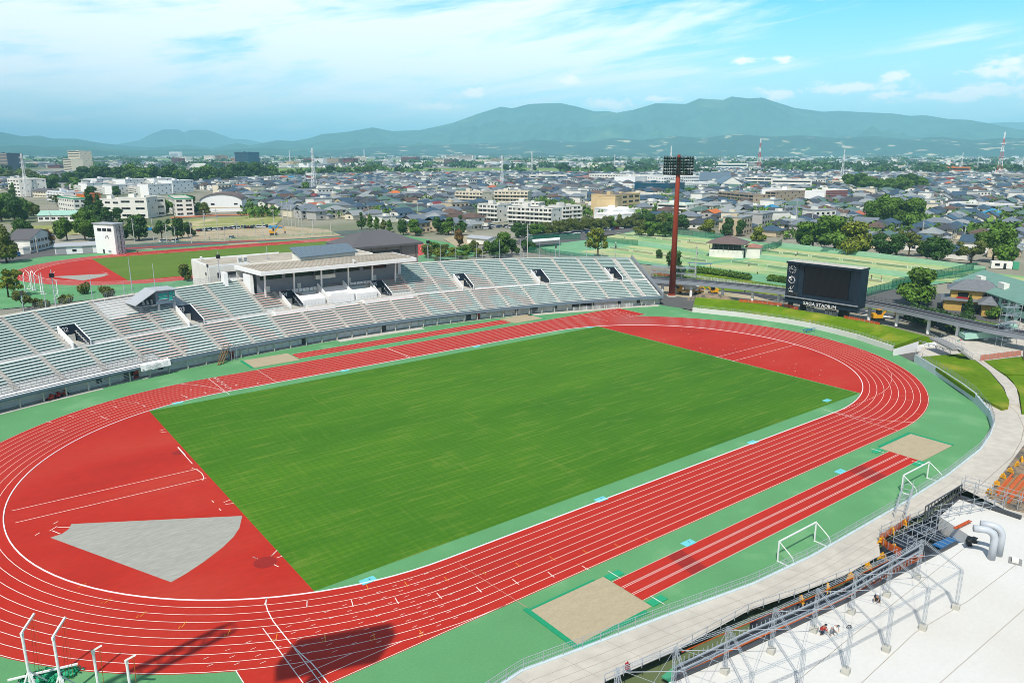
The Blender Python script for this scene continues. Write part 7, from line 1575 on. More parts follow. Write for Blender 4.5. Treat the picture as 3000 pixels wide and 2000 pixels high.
def upole(x, y, yt, lab):
    b = P(x, y); H = min(16, max(5, HT(x, y, yt))); e = empty('utility_pole', b, lab, 'utility pole', math.radians(rnd.uniform(-30,40)), 'utility poles')
    if 'm' not in pole_me:
        m = MB(); m.tube([(0,0,0),(0,0,10)],[.17,.12],8); o1 = m.build('shaft','concrete',e); m = MB(); m.bar((-.9,0,9.4),(.9,0,9.4),.12); m.bar((-.7,0,8.6),(.7,0,8.6),.12); m.box((.35,0,7.2),(.4,.4,.8)); o2 = m.build('cross_arm','metal_grey',e); pole_me['m'] = (o1.data, o2.data)
    else: o1 = link('shaft', pole_me['m'][0], e); o2 = link('cross_arm', pole_me['m'][1], e)
    e.scale = (1.2,1.2,H/10)
UP = [(1545,778,655),(2036,812,720),(2844,905,830),(1974,800,720),(562,712,645),(603,705,620),(640,705,590),(659,708,662),(695,695,645),(749,690,670),(772,700,640),(887,690,630),(918,690,640),(970,690,655),(805,690,620),(830,660,590),(845,660,588),(855,662,600),(866,664,612),(876,664,615),(451,705,640),(490,712,655),(515,712,662),(395,715,640),(2330,660,590),(2377,668,615),(2465,668,615),(2560,640,590),(2632,600,560),(2752,600,555),(2860,640,565),(2920,650,600),(2700,700,640),(2823,710,660),(2052,650,600),(2165,580,545),(2295,668,600),(1225,650,595),(1318,640,600),(1148,660,615),(1080,650,600),(1000,600,560),(1250,580,545),(1330,560,530),(1395,560,530),(1760,600,560),(1660,555,528),(1720,548,520),(37,728,692),(110,738,690),(142,625,580),(150,655,620),(2970,760,715),(2600,560,530),(2500,600,565),(2440,640,600),(2950,600,560),(2110,640,600),(1985,650,620),(1190,600,560)]
UPL = sorted(UP)
for i, (x, y, yt) in enumerate(UPL):
    land = 'left of the pavilion roof' if x < 560 else 'beyond the practice field' if x < 900 else 'behind the grey hipped hall' if x < 1350 else 'behind the right part of the stand' if x < 1960 else 'right of the floodlight tower' if x < 2330 else 'above the scoreboard and courts' if x < 2600 else 'among the right hand houses'
    k = sum(1 for q in UPL[:i] if (q[0] < 560, q[0] < 900, q[0] < 1350, q[0] < 1960, q[0] < 2330, q[0] < 2600) == (x < 560, x < 900, x < 1350, x < 1960, x < 2330, x < 2600)); upole(x, y, yt, 'grey concrete utility pole %s, %s from the left' % (land, ORD[min(k,19)]))
# ================================================================ HOUSES
ROOFS = {'dark blue':mat('roof_blue', S(66,88,106,.9), .45, .12, 1.5, .5, island=.15),'slate grey':mat('roof_slate', S(122,130,138,.9), .5, .12, 1.5, .5, island=.15),'charcoal':mat('roof_charcoal', S(72,74,80,.9), .5, .12, 1.5, .5, island=.15),'brown':mat('roof_brownt', S(108,86,76,.85), .6, .12, 1.5, .4, island=.12),'grey green':mat('roof_greenish', S(96,124,112,.85), .55, .12, 1.5, .4, island=.12),'terracotta':mat('roof_terra', S(190,110,80,.85), .6, .12, 1.5, .4),'orange':mat('roof_orange', S(222,120,50,.85), .6, .1, 1.5, .4),'dark red':mat('roof_red', S(140,58,54,.85), .6, .1, 1.5, .4),'pale grey':mat('roof_pale', S(158,164,164,.85), .6, .1, 1.5, .4),'bright blue':mat('roof_bblue', S(70,150,190,.85), .5, .1, 1.5, .4)}
RW = [('dark blue',26),('slate grey',28),('charcoal',20),('brown',10),('grey green',8),('terracotta',1.3),('orange',.8),('dark red',1.3),('pale grey',15),('bright blue',.5)]
WALLS = {'white':'paint_offwhite','cream':'paint_cream','grey':mat('wall_grey', S(190,188,182,.9), .8, .08, .6),'beige':mat('wall_beige', S(214,196,164,.9), .8, .08, .6)}
WW = [('white',5),('cream',4),('grey',2),('beige',2)]
def pick(L_, r): t = sum(w for _, w in L_)*r; 
def pick(L_, r):
    t = sum(w for _, w in L_)*r
    for k, w in L_:
        t -= w
        if t <= 0: return k
    return L_[-1][0]
SHAPES = []
for i in range(9):
    r = random.Random(100+i); w, d = r.uniform(9.5,13.5), r.uniform(7.5,9.5); h = 5.6 if i%4 else 3.2; kind = 'hip' if i%3 else 'gable'
    wl, rf, wn = MB(), MB(), []
    wl.box((0,0,0),(w,d,h)); 
    if kind == 'hip': hip(rf, -w/2,w/2,-d/2,d/2,h,r.uniform(2.0,2.6),.8)
    else: gable(rf, -w/2,w/2,-d/2,d/2,h,r.uniform(2.2,2.8),.7,0,0,'x'); gm_ = MB(); 
    if kind == 'gable':
        hh = rf.v[2][2]-h; wl.add([(-w/2,-d/2,h),(-w/2,d/2,h),(-w/2,0,h+2.0)],[(0,2,1)]); wl.add([(w/2,-d/2,h),(w/2,d/2,h),(w/2,0,h+2.0)],[(0,1,2)])
    if h > 4:   # lower wing with its own roof
        s = r.choice((-1,1)); wl.box((s*(w/2+1.6)*.8,-d/2-1.2,0),(w*.45,3.4,2.9)); x0 = s*(w/2+1.6)*.8-w*.225; hip(rf, x0, x0+w*.45, -d/2-2.9, -d/2+.3, 2.9, 1.1, .6)
    # windows: (x,y,z,w,h,side)
    for f in range(2 if h > 4 else 1):
        for k in range(3): wn.append((-w/2+w*(k+.5)/3, -d/2, .9+f*2.7, 1.9 if (k+i)%2 else 1.2, 1.25, 0))
        wn.append((-w/2, r.uniform(-1,1), 1.0+f*2.7, 1.6, 1.1, 1)); wn.append((w/2, r.uniform(-1,1), 1.0+f*2.7, 1.6, 1.1, 1))
    SHAPES.append((kind, w, d, h, wl, rf, wn))
for i in range(4):
    r = random.Random(300+i); w, d, h = r.uniform(13,22), r.uniform(8.5,11), (6.2,9.2,6.4,3.6)[i]; wl, rf, wn = MB(), MB(), []; wl.box((0,0,0),(w,d,h)); wl.box((-w*.25,0,h),(3,3,1.8)); rf.box((0,0,h-.1),(w+.4,d+.4,.5)); rf.box((w*.6,0,0),(w*.3,d*.8,h*.55))
    for k_ in range(int(h/3)):
        for k in range(4): wn.append((-w/2+w*(k+.5)/4, -d/2, .9+k_*3, 1.9, 1.25, 0))
    SHAPES.append(('flat', w, d, h, wl, rf, wn))
WM = {}
def wmesh(w, h, side):
    k = (w, h, side)
    if k not in WM:
        m = MB(); m.box((0,0,0),(w,.12,h) if not side else (.12,w,h)); m.box((0,-.03,-.08),(w+.2,.12,.08) if not side else (.16,w+.2,.08),mi=1); me = bpy.data.meshes.new('window'); me.from_pydata(m.v,[],m.f); me.materials.append(MATS['glass_dark']); me.materials.append(MATS['paint_grey']); me.polygons.foreach_set('material_index', m.m); WM[k] = me
    return WM[k]
HM = {}
def hmesh(i, which, matname):
    k = (i, which, matname)
    if k not in HM:
        s = SHAPES[i]; mbx = s[4] if which == 'wall' else s[5]; me = bpy.data.meshes.new(which); me.from_pydata(mbx.v,[],mbx.f); me.materials.append(MATS[matname] if isinstance(matname,str) else matname); HM[k] = me
    return HM[k]
# candidate plots on a loose street grid
def proj(p):
    q = np.array([p[0]-CX, p[1]-CY, (p[2] if len(p) > 2 else 0)-CZ]); dd = q@_f; return (1500+FPX*(q@_r)/dd, 1000-FPX*(q@_u)/dd, dd)
low_b = [(-60,560),(60,556),(230,560),(500,552),(640,560),(700,600),(800,620),(860,640),(1000,645),(1060,652),(1180,668),(1240,690),(1330,684),(1400,668),(1420,600),(1740,598),(1760,640),(1890,640),(1925,660),(2040,672),(2200,690),(2280,700),(2330,690),(2500,720),(2640,745),(2830,765),(3060,790)]
def lowy(x):
    for a, b in zip(low_b[:-1], low_b[1:]):
        if a[0] <= x <= b[0]: return a[1]+(b[1]-a[1])*(x-a[0])/(b[0]-a[0])
    return 0
occ = []
for (a, b) in BL:
    A, B = P(*a), P(*b); n = max(1, int(math.dist(A,B)/9))
    for i in range(n+1): f = i/n; ux, uy = (B[0]-A[0])/(math.dist(A,B)+1e-6), (B[1]-A[1])/(math.dist(A,B)+1e-6); [occ.append((A[0]+(B[0]-A[0])*f-uy*dd, A[1]+(B[1]-A[1])*f+ux*dd)) for dd in (2,14,26)]
tcell = {}
for o in COL.objects:
    if o.parent is None and o.type == 'EMPTY' and o.get('category') == 'tree': occ.append((o.location[0], o.location[1]))
cell = {}
for (x, y) in occ: cell.setdefault((int(x//20), int(y//20)), []).append((x, y))
def free(x, y, r_=11):
    cx, cy = int(x//20), int(y//20)
    return not any(math.hypot(x-a, y-b) < r_ for i in (-1,0,1) for j in (-1,0,1) for (a, b) in cell.get((cx+i, cy+j), ()))
cands = []; ang = math.radians(12); ca, sa = math.cos(ang), math.sin(ang); r = random.Random(21)
for i in range(-60, 170):
    for j in range(-70, 175):
        gx, gy = i*15.0+(i//6)*5, j*13.2+(j//2)*5.0; x = gx*ca-gy*sa+r.uniform(-1.5,1.5); y = gx*sa+gy*ca+r.uniform(-1.5,1.5)
        q = proj((x,y,0))
        if q[2] < 150 or not (-60 < q[0] < 3060): continue
        if not (493 < q[1] < lowy(q[0])): continue
        if q[0] < 1910 and 489 < q[1] < 512: continue
        if 1910 <= q[0] < 2245 and q[1] < 499: continue
        if r.random() < .10 or not free(x, y): continue
        fl_ = r.random() < .13; cands.append((q[2], x, y, q[0], q[1], 9+r.randrange(4) if fl_ else r.randrange(9), 'pale grey' if fl_ else pick(RW, r.random()), 'white' if fl_ and r.random() < .7 else pick(WW, r.random()), ang+r.choice((0,0,0,math.pi/2,math.pi))+r.uniform(-.08,.08)-math.radians(30)*(r.random() < .12)))
cands.sort(); near_h = cands[:300]; far_h = cands[300:]
LM = [('the arched hall',650,600),('the tall white pylon',922,560),('the grey hipped hall',1110,690),('the rust coloured tree',1345,715),('the white apartment slabs',1480,640),('the beige block',1810,610),('the floodlight shaft',1975,690),('the brown flats',2160,600),('the striped block',2448,590),('the camphor trees',2450,720),('the grove among houses',2620,670),('the white shop',2850,610),('the tall tree by the hut',2907,740),('the right picture edge',3000,690)]
used = {}
def keyof(h):
    px_, py_ = h[3], h[4]; l = min(LM, key=lambda q: math.hypot(q[1]-px_, (q[2]-py_)*2.5)); dx, dy = px_-l[1], (py_-l[2])*2.5
    d = ('right of' if dx > 0 else 'left of') if abs(dx) > abs(dy) else ('just below' if dy > 0 else 'behind'); return (l[0], d)
grp = {}; HL = []
for h in near_h: grp.setdefault(keyof(h), []).append(h)
OR2 = ORD+['twenty-%s' % o for o in ORD[:9]]+['thirtieth']+['thirty-%s' % o for o in ORD[:9]]+['fortieth']+['forty-%s' % o for o in ORD[:9]]
for key, L_ in grp.items():
    sub = {}
    for h in sorted(L_, key=lambda t: t[3]): sub.setdefault((h[6], SHAPES[h[5]][0]), []).append(h)
    for (rc, kd), hs in sub.items():
        for n_, h in enumerate(hs):
            d_, x, y, px_, py_, si, rc_, wc_, rz = h; S_ = SHAPES[si]
            lab = '%s house with %s %s roof %s %s' % (wc_, rc, {'hip':'hipped','gable':'gabled','flat':'flat'}[kd], key[1], key[0])
            if len(hs) > 1: lab += ', %s from left' % OR2[n_]
            if len(lab.split()) > 16: lab = lab.split(' house with ')[1].replace(' roof ', ' roofed house ', 1)
            if len(lab.split()) > 16: lab = lab.replace(' gabled',' gable').replace('hipped ','')
            HL.append(lab); e = empty('house', (x,y,0), lab, 'house', rz, 'houses of the town'); link('wall', hmesh(si,'wall',WALLS[wc_]), e); link('roof', hmesh(si,'roof',ROOFS[rc]), e)
            for (wx, wy, wz, ww, wh, sd) in S_[6]: link('window', wmesh(ww, wh, sd), e).location = (wx, wy, wz)
# the rest of the houses as one mass
def massbuild(name, items, label, cat):
    """items: (verts array, faces, material name)"""
    V = []; F = []; MI = []; mats = []; o = 0
    for v, f, mn in items:
        if mn not in mats: mats.append(mn)
        k = mats.index(mn); V.append(v); F.extend([tuple(o+i for i in q) for q in f]); MI.extend([k]*len(f)); o += len(v)
    me = bpy.data.meshes.new(name); me.from_pydata(np.concatenate(V).tolist(), [], F)
    for mn in mats: me.materials.append(MATS[mn] if isinstance(mn, str) else mn)
    me.polygons.foreach_set('material_index', MI); me.update(); return tag(link(name, me), label, cat, kind='stuff')
def xf(v, x, y, rz, s=1.0, sz_=1.0): v = np.asarray(v)*np.array([s,s,s*sz_]); c, s_ = math.cos(rz), math.sin(rz); return np.stack([v[:,0]*c-v[:,1]*s_+x, v[:,0]*s_+v[:,1]*c+y, v[:,2]], 1)
items = []
for (d_, x, y, px_, py_, si, rc, wc_, rz) in far_h:
    S_ = SHAPES[si]; items.append((xf(S_[4].v,x,y,rz), S_[4].f, WALLS[wc_])); items.append((xf(S_[5].v,x,y,rz), S_[5].f, ROOFS[rc]))
    if d_ < 1100:
        wv, wf = [], []
        for (wx, wy, wz, ww, wh, sd) in S_[6]:
            m = MB(); m.box((wx,wy,wz),(ww,.14,wh) if not sd else (.14,ww,wh)); wf += [tuple(len(wv)+i for i in f) for f in m.f]; wv += m.v
        items.append((xf(wv,x,y,rz), wf, 'glass_dark'))
massbuild('town_houses', items, 'dense mass of small tiled houses filling the middle distance', 'houses')
# far town: houses, sheds and blocks out to the foot of the hills
r = random.Random(5); items = []; bx8 = [(3,2,1,0),(4,5,6,7),(0,1,5,4),(1,2,6,5),(2,3,7,6),(3,0,4,7)]
pm = [('paint_offwhite',5),('paint_white',3),('paint_cream',3),('concrete_grey',2),('paint_tan',1),('paint_bluegrey',1)]
for _ in range(9000):
    yy = 446.5+45*r.random()**1.5; xx = r.uniform(-80,3080); 
    if r.random() < .35 and math.sin(xx*.02+yy*.4)+math.sin(xx*.007-yy*.2) > .3: continue
    if (xx < 1910 and 463.5 < yy < 474.5 and r.random() < .93) or (2040 < xx < 2600 and 474.5 < yy < 482.5 and r.random() < .95): continue
    q = P(xx, yy); big = r.random() < .07; w = r.uniform(24,70) if big else r.uniform(9,16); d = r.uniform(15,40) if big else r.uniform(8,12); h = r.uniform(7,14) if big else r.uniform(4,6.5)
    m = MB(); m.box((0,0,0),(w,d,h)); items.append((xf(m.v,q[0],q[1],r.uniform(-.4,.6)), m.f[1:], pick(pm, r.random())))
    m = MB(); rz = r.uniform(-.4,.6)
    if big: m.box((0,0,h),(w+.6,d+.6,.5)); items[-1] = (xf(items[-1][0]*0+np.array([(0,0,0)]*8),0,0,0), [], items[-1][2]) if False else items[-1]; items.append((xf(m.v,q[0],q[1],0), m.f[1:], pick([('concrete',3),('roof_slateblue',2),('paint_white',2),('concrete_grey',2)], r.random())))
    else: hip(m,-w/2,w/2,-d/2,d/2,h,2.4,.8); items.append((xf(m.v,q[0],q[1],rz), m.f[:4], ROOFS[pick(RW, r.random())]))
massbuild('far_town', items, 'hazy far town of pale buildings spread to the foot of the hills', 'houses')
MID = [(503,523,479,463,'brick_red'),(527,546,477,459,'paint_offwhite'),(523,546,487,476,'paint_beige'),(547,568,483,471,'paint_white'),(600,624,478,456,'paint_offwhite'),(632,650,479,455,'paint_tan'),(634,656,489,475,'brick_red'),(660,690,492,475,'paint_tan'),(675,684,476,466,'paint_orange'),(838,858,489,474,'paint_beige'),(863,884,482,470,'paint_white'),(890,914,483,466,'brick_red'),(922,947,484,465,'paint_white'),(955,992,484,465,'paint_tan'),(1006,1034,484,464,'brick_red'),(1039,1057,480,460,'paint_cream'),(1066,1097,486,474,'black'),(1110,1137,485,469,'paint_white'),(1175,1220,476,460,'brick_red'),(1250,1268,480,466,'paint_bluegrey'),(1270,1300,484,464,'paint_cream'),(1300,1332,488,468,'roof_brown'),(1305,1345,475,455,'paint_offwhite'),(1342,1385,480,455,'paint_offwhite'),(1390,1430,480,468,'paint_cream'),(1437,1463,484,466,'paint_tan'),(1500,1555,481,472,'roof_warm'),(1570,1600,482,470,'paint_cream'),(1595,1625,484,474,'paint_offwhite'),(497,524,462,445,'paint_white'),(590,602,452,447,'paint_white'),(20,70,505,500,'paint_cream'),(140,175,492,484,'brick_red'),(370,400,490,478,'paint_white'),(430,452,488,477,'paint_offwhite'),(760,790,470,462,'paint_offwhite'),(1185,1200,470,463,'paint_offwhite'),(1690,1730,470,466,'paint_white'),(2290,2320,474,469,'paint_white'),(2507,2535,477,470,'paint_cream')]
for i, (x0, x1, y, yt, mt_) in enumerate(sorted(MID)):
    c = {'brick_red':'reddish brown','paint_offwhite':'off white','paint_beige':'beige','paint_white':'white','paint_tan':'tan','paint_orange':'orange','black':'dark','paint_bluegrey':'blue grey','paint_cream':'cream','roof_brown':'brown','roof_warm':'salmon'}[mt_]
    prev = [q for q in sorted(MID)[:i] if q[4] == mt_]; e = bld((x0,y),(x1,y+.3),28,yt,'%s mid rise block beyond the airfield, %s such from the left' % (c, ORD[len(prev)]),mt_,max(2,int((y-yt)/3)),'strip','concrete',side=False,glass='glass_dark' if mt_ != 'black' else 'paint_white',name='office_block',group='mid rise blocks beyond the airfield')
# ================================================================ VEHICLES
CARM = {}
def car_meshes(colr, van):
    k = (colr, van)
    if k in CARM: return CARM[k]
    L_, W_, hb, ht = (4.3,1.72,.78,1.42) if not van else (3.6,1.6,.9,1.8); m = MB(); x = L_/2; y = W_/2
    prof = [(-x,.3),(-x,hb-.05),(-x+.15,hb),(x-.15,hb-.12),(x,hb-.22),(x,.3)]; n = len(prof); m.add([(a,-y,b) for a, b in prof]+[(a,y,b) for a, b in prof], [tuple(range(n)),tuple(range(n,2*n))[::-1]]+[(i,n+i,n+(i+1)%n,(i+1)%n) for i in range(n)])
    r0, r1 = (-x*.55,x*.22) if not van else (-x*.9,x*.5); m.add([(r0,-y*.8,ht-.02),(r1,-y*.8,ht-.02),(r1,y*.8,ht-.02),(r0,y*.8,ht-.02),(r0,-y*.8,ht+.03),(r1,-y*.8,ht+.03),(r1,y*.8,ht+.03),(r0,y*.8,ht+.03)], [(3,2,1,0),(4,5,6,7),(0,1,5,4),(1,2,6,5),(2,3,7,6),(3,0,4,7)])
    g = MB(); b0, b1 = (-x*.85,x*.5) if not van else (-x*.97,x*.72); g.add([(b0,-y*.93,hb-.02),(b1,-y*.93,hb-.08),(b1,y*.93,hb-.08),(b0,y*.93,hb-.02),(r0,-y*.8,ht),(r1,-y*.8,ht),(r1,y*.8,ht),(r0,y*.8,ht)], [(0,1,5,4),(1,2,6,5),(2,3,7,6),(3,0,4,7)])
    w = MB(); w.tube([(0,-.11,0),(0,.11,0)],.31,10)
    CARM[k] = []
    for nm, q, mm in (('body',m,colr),('windows',g,'glass_dark'),('wheel',w,'black')):
        me = bpy.data.meshes.new(nm); me.from_pydata(q.v,[],q.f); me.materials.append(MATS[mm]); CARM[k].append(me)
    CARM[k].append((x,y)); return CARM[k]
mat('car_white', S(238,240,240,.95), .25, .02, 1, .6); mat('car_silver', S(170,174,178,.9), .25, .02, 1, .6, metal=.3); mat('car_black', S(24,26,30,.8), .2, .02, 1, .6); mat('car_blue', S(40,80,130,.9), .25, .02, 1, .6); mat('car_red', S(130,26,34,.9), .25, .02, 1, .6)
CN = {'car_white':'white','car_silver':'silver','car_black':'black','car_blue':'blue','car_red':'dark red'}
def car(pos, rz, colr, lab, van=False, grp='parked cars'):
    b, g, w, (x, y) = car_meshes(colr, van); e = empty('parked_car' if not van else 'parked_van', pos, lab, 'car' if not van else 'van', rz, grp); link('body', b, e); link('windows', g, e)
    for sx in (-1,1):
        for sy in (-1,1): link('wheel', w, e).location = (sx*x*.62, sy*y*.9, .31)
rr = random.Random(9); cc_ = [('car_white',5),('car_silver',3),('car_black',3),('car_blue',1),('car_red',.7)]
def carrow(a, b, n, where, ang_=0.0, skip=.06):
    A, B = P(*a), P(*b); base = math.atan2(B[1]-A[1],B[0]-A[0])+math.pi/2+ang_
    seen = {}
    for i in range(n):
        if rr.random() < skip: continue
        f = i/max(1,n-1); c = pick(cc_, rr.random()); van = rr.random() < .3; kk = (c, van); seen[kk] = seen.get(kk,0)+1
        car((A[0]+(B[0]-A[0])*f+rr.uniform(-.2,.2), A[1]+(B[1]-A[1])*f+rr.uniform(-.4,.4), .03), base+rr.choice((0,math.pi)), c, '%s %s in %s, %s such from the left' % (CN[c], 'van' if van else 'car', where, ORD[seen[kk]-1]), van)
carrow((1548,698),(1748,678),26,'the front row beside the court fence'); carrow((1560,690),(1752,670),24,'the second row of the big car park'); carrow((1650,690),(1885,662),26,'the row along the green court fence'); carrow((1700,672),(1800,665),9,'the third row of the big car park')
carrow((578,678),(695,670),17,'left row by dry playing field'); carrow((700,669),(800,666),12,'right row by dry playing field'); carrow((1378,672),(1440,670),9,'the lot before the apartment slabs left part'); carrow((1440,664),(1540,672),13,'the lot before the apartment slabs right part')
for i, (x, y, c, v, lab) in enumerate(((480,709,'car_white',False,'white car beside the white van beyond the practice track'),(515,709,'car_white',True,'white van beyond the practice track'),(680,698,'car_white',False,'white car beyond the practice track right of the van'),(190,655,'car_silver',True,'silver van below the mint roofed hall'),(165,668,'car_white',False,'white car by the white gabled house'),(1810,664,'car_red',True,'dark red van alone at the end of the car park'),(2665,873,'car_white',True,'white van parked at the road left of the bushy tree'),(1455,701,'car_silver',False,'silver car under the trees behind the stand'),(1436,703,'car_blue',False,'dark car under the trees behind the stand'))): car(P(x,y,.03), .3+i*.2, c, lab, v, 'scattered cars')
# blue small truck
e = empty('pickup_truck', P(47,752), 'small blue pickup truck at the left beside the practice track', 'truck', .1); m = MB(); m.box((1.0,0,.5),(1.3,1.6,1.4)); m.box((-.9,0,.5),(2.4,1.6,.5)); m.build('body','blue_paint',e); m = MB(); m.box((1.25,0,1.25),(.9,1.62,.5)); m.build('windows','glass_dark',e)
for sx in (-1.2,1.1):
    for sy in (-.75,.75): m = MB(); m.tube([(sx,sy-.1,.3),(sx,sy+.1,.3)],.3,10); m.build('wheel','black',e)
def digger(px_, py_, z, s, rz, lab):
    e = empty('excavator', P(px_,py_,z), lab, 'excavator', rz); e.scale = (s,s,s); m = MB()
    for y in (-.8,.8): m.prism([(-1.3,y-.25),(1.3,y-.25),(1.3,y+.25),(-1.3,y+.25)], 0, .7)
    m.build('track','black',e); m = MB(); m.box((-.4,0,.75),(2.4,1.7,.7)); m.box((-1.2,0,1.4),(.9,1.6,.5)); m.build('body','yellow_paint',e); m = MB(); m.box((.2,.4,1.45),(1.1,.9,1.3)); m.build('cab','glass_dark',e)
    m = MB(); m.box((.2,.4,2.75),(1.2,1.0,.08)); m.build('cab_roof','yellow_paint',e); m = MB(); m.bar((.7,-.3,1.4),(2.2,-.3,3.4),.3,.4); m.bar((2.2,-.3,3.4),(3.6,-.3,3.2),.28,.36); m.build('boom','yellow_paint',e)
    m = MB(); m.bar((3.6,-.3,3.3),(4.3,-.3,1.2),.22,.3); m.build('arm','yellow_paint',e); m = MB(); m.add([(4.0,-.7,1.3),(4.6,-.7,1.3),(4.4,-.7,.5),(3.9,-.7,.7),(4.0,.1,1.3),(4.6,.1,1.3),(4.4,.1,.5),(3.9,.1,.7)], [(0,1,2,3),(7,6,5,4),(1,5,6,2),(2,6,7,3),(3,7,4,0)]); m.build('bucket','metal_dark',e)
digger(2572,938,1.2,1.0,math.radians(-40),'yellow excavator with bent boom behind the bank right of the scoreboard'); digger(2088,862,.2,1.0,math.radians(140),'yellow excavator behind the dirt heap near the mixer truck'); digger(802,688,0,1.4,math.radians(-20),'yellow excavator in the lot beyond the practice track')
e = empty('mixer_truck', P(2022,861), 'yellow concrete mixer truck with white drum behind the floodlight tower', 'truck', math.radians(130)); m = MB(); m.box((3.4,0,.7),(1.8,2.3,2.2)); m.box((-.8,0,.8),(6.6,2.3,.5)); m.build('body','yellow_paint',e); m = MB(); m.box((3.9,0,1.8),(.9,2.32,.8)); m.build('windows','glass_dark',e)
m = MB(); m.tube([(2.1,0,2.1),(1.2,0,2.3),(-.8,0,2.5),(-2.6,0,2.9),(-3.4,0,3.1)],[.7,1.2,1.3,.9,.5],16); m.build('drum','paint_white',e,smooth=True); m = MB(); m.bar((-3.4,0,3.0),(-4.6,0,1.6),.6,.3); m.bar((-3.2,-.8,.9),(-3.2,-.8,3),.15); m.bar((-3.2,.8,.9),(-3.2,.8,3),.15); m.build('chute','yellow_paint',e)
for x in (3.2,-1.6,-2.9):
    for y in (-1.0,1.0): m = MB(); m.tube([(x,y-.15,.5),(x,y+.15,.5)],.5,12); m.build('wheel','black',e)
V = []; mm = MB(); q = P(2085,880,0); n = 14
for i in range(n+1):
    for j in range(8): a, b_ = (i/n-.5)*2, (j/7-.5)*2; V.append((a*7, b_*2.6, max(0,(1-a*a)*(1-b_*b_))*2.2+rnd.uniform(0,.25)*(abs(a) < .95 and abs(b_) < .95)))
mm.add(V, [(i*8+j,(i+1)*8+j,(i+1)*8+j+1,i*8+j+1) for i in range(n) for j in range(7)]); tag(mm.build('soil_heap','rubble',loc=q,rz=math.radians(-60)), 'grey brown heap of soil in front of the small excavator', 'heap')
for i, (x, y, w_) in enumerate(((385,676,9),(425,674,7),(810,668,8),(505,672,5))): m = MB(); m.prism([(-w_/2,-2),(w_/2,-2),(w_/2-1,2),(-w_/2,2)], 0, 1.3); tag(m.build('tarpaulin_heap','blue_tarp',loc=P(x,y)), ['blue tarpaulin heap below the school entrance','smaller blue tarpaulin right of the one below the school','blue tarpaulin in the lot beyond the practice field','small blue tarpaulin left of the parked cars'][i], 'tarpaulin')
# ================================================================ PEOPLE
def person(pos, pose, rz, shirt, trousers, lab, helmet=None, s=1.0):
    e = empty('person', pos, lab, 'person', rz); e.scale = (s,s,s)
    if pose == 'crouch': J = dict(pel=(0,0,.42),ch=(.28,0,.78),ne=(.36,0,.92),hd=(.42,0,1.03),sl=(.30,.19,.83),el=(.52,.22,.6),hl=(.66,.12,.38),sr=(.30,-.19,.83),er=(.52,-.22,.6),hr=(.68,-.1,.36),kl=(.36,.2,.46),al=(.05,.18,.08),tl=(.24,.2,.03),kr=(.34,-.2,.42),ar=(.0,-.18,.08),tr=(.2,-.2,.03))
    elif pose == 'bend': J = dict(pel=(0,0,.82),ch=(.36,0,1.1),ne=(.5,0,1.18),hd=(.62,0,1.22),sl=(.4,.2,1.08),el=(.5,.22,.8),hl=(.62,.1,.6),sr=(.4,-.2,1.08),er=(.5,-.22,.8),hr=(.62,-.1,.6),kl=(.12,.14,.46),al=(-.02,.15,.08),tl=(.18,.16,.03),kr=(.1,-.14,.46),ar=(-.06,-.15,.08),tr=(.14,-.16,.03))
    else: J = dict(pel=(0,0,.92),ch=(.02,0,1.32),ne=(.02,0,1.46),hd=(.04,0,1.6),sl=(.0,.2,1.38),el=(.08,.27,1.12),hl=(.3,.22,1.02),sr=(.0,-.2,1.38),er=(.1,-.28,1.12),hr=(.34,-.2,1.14),kl=(.1,.12,.5),al=(-.02,.14,.08),tl=(.16,.15,.03),kr=(-.02,-.12,.5),ar=(-.16,-.13,.08),tr=(.02,-.14,.03))
    R_ = dict(pel=.15,ch=.16,ne=.06,hd=.105,sl=.075,el=.05,hl=.035,sr=.075,er=.05,hr=.035,kl=.075,al=.045,tl=.045,kr=.075,ar=.045,tr=.045)
    def skin(name, keys, edges, mats, k=1.0, par=None):
        me = bpy.data.meshes.new(name); me.from_pydata([J[q] for q in keys], [(keys.index(a),keys.index(b)) for a, b in edges], []); me.materials.append(MATS[mats]); o = link(name, me, par or e)
        bm = o.modifiers.new('Skin','SKIN'); 
        if not me.skin_vertices: 
            pass
        for i, q in enumerate(keys): me.skin_vertices[0].data[i].radius = (R_[q]*k, R_[q]*k)
        me.skin_vertices[0].data[0].use_root = True; sb = o.modifiers.new('Sub','SUBSURF'); sb.levels = 1; sb.render_levels = 1; return o
    E_ = [('pel','ch'),('ch','ne'),('ne','hd'),('ch','sl'),('sl','el'),('el','hl'),('ch','sr'),('sr','er'),('er','hr'),('pel','kl'),('kl','al'),('al','tl'),('pel','kr'),('kr','ar'),('ar','tr')]
    b = skin('body', ['pel','ch','ne','hd','sl','el','hl','sr','er','hr','kl','al','tl','kr','ar','tr'], E_, 'skin_tone'); skin('shirt', ['pel','ch','sl','el','sr','er'], [('pel','ch'),('ch','sl'),('sl','el'),('ch','sr'),('sr','er')], shirt, 1.22); skin('trousers', ['pel','kl','al','kr','ar'], [('pel','kl'),('kl','al'),('pel','kr'),('kr','ar')], trousers, 1.25)
    h = J['hd']; m = MB()
    for i in range(5): m.tube([(h[0]-.01,0,h[2]+.02+i*.022),(h[0]-.01,0,h[2]+.045+i*.022)],[.13-.008*i*i*.6,.125-.008*(i+1)**2*.6],12)
    if helmet: m.build('helmet', helmet, e)
    else: m.build('hair', 'black', e)
mat('skin_tone', S(205,160,130,.9), .6, .03, 3)
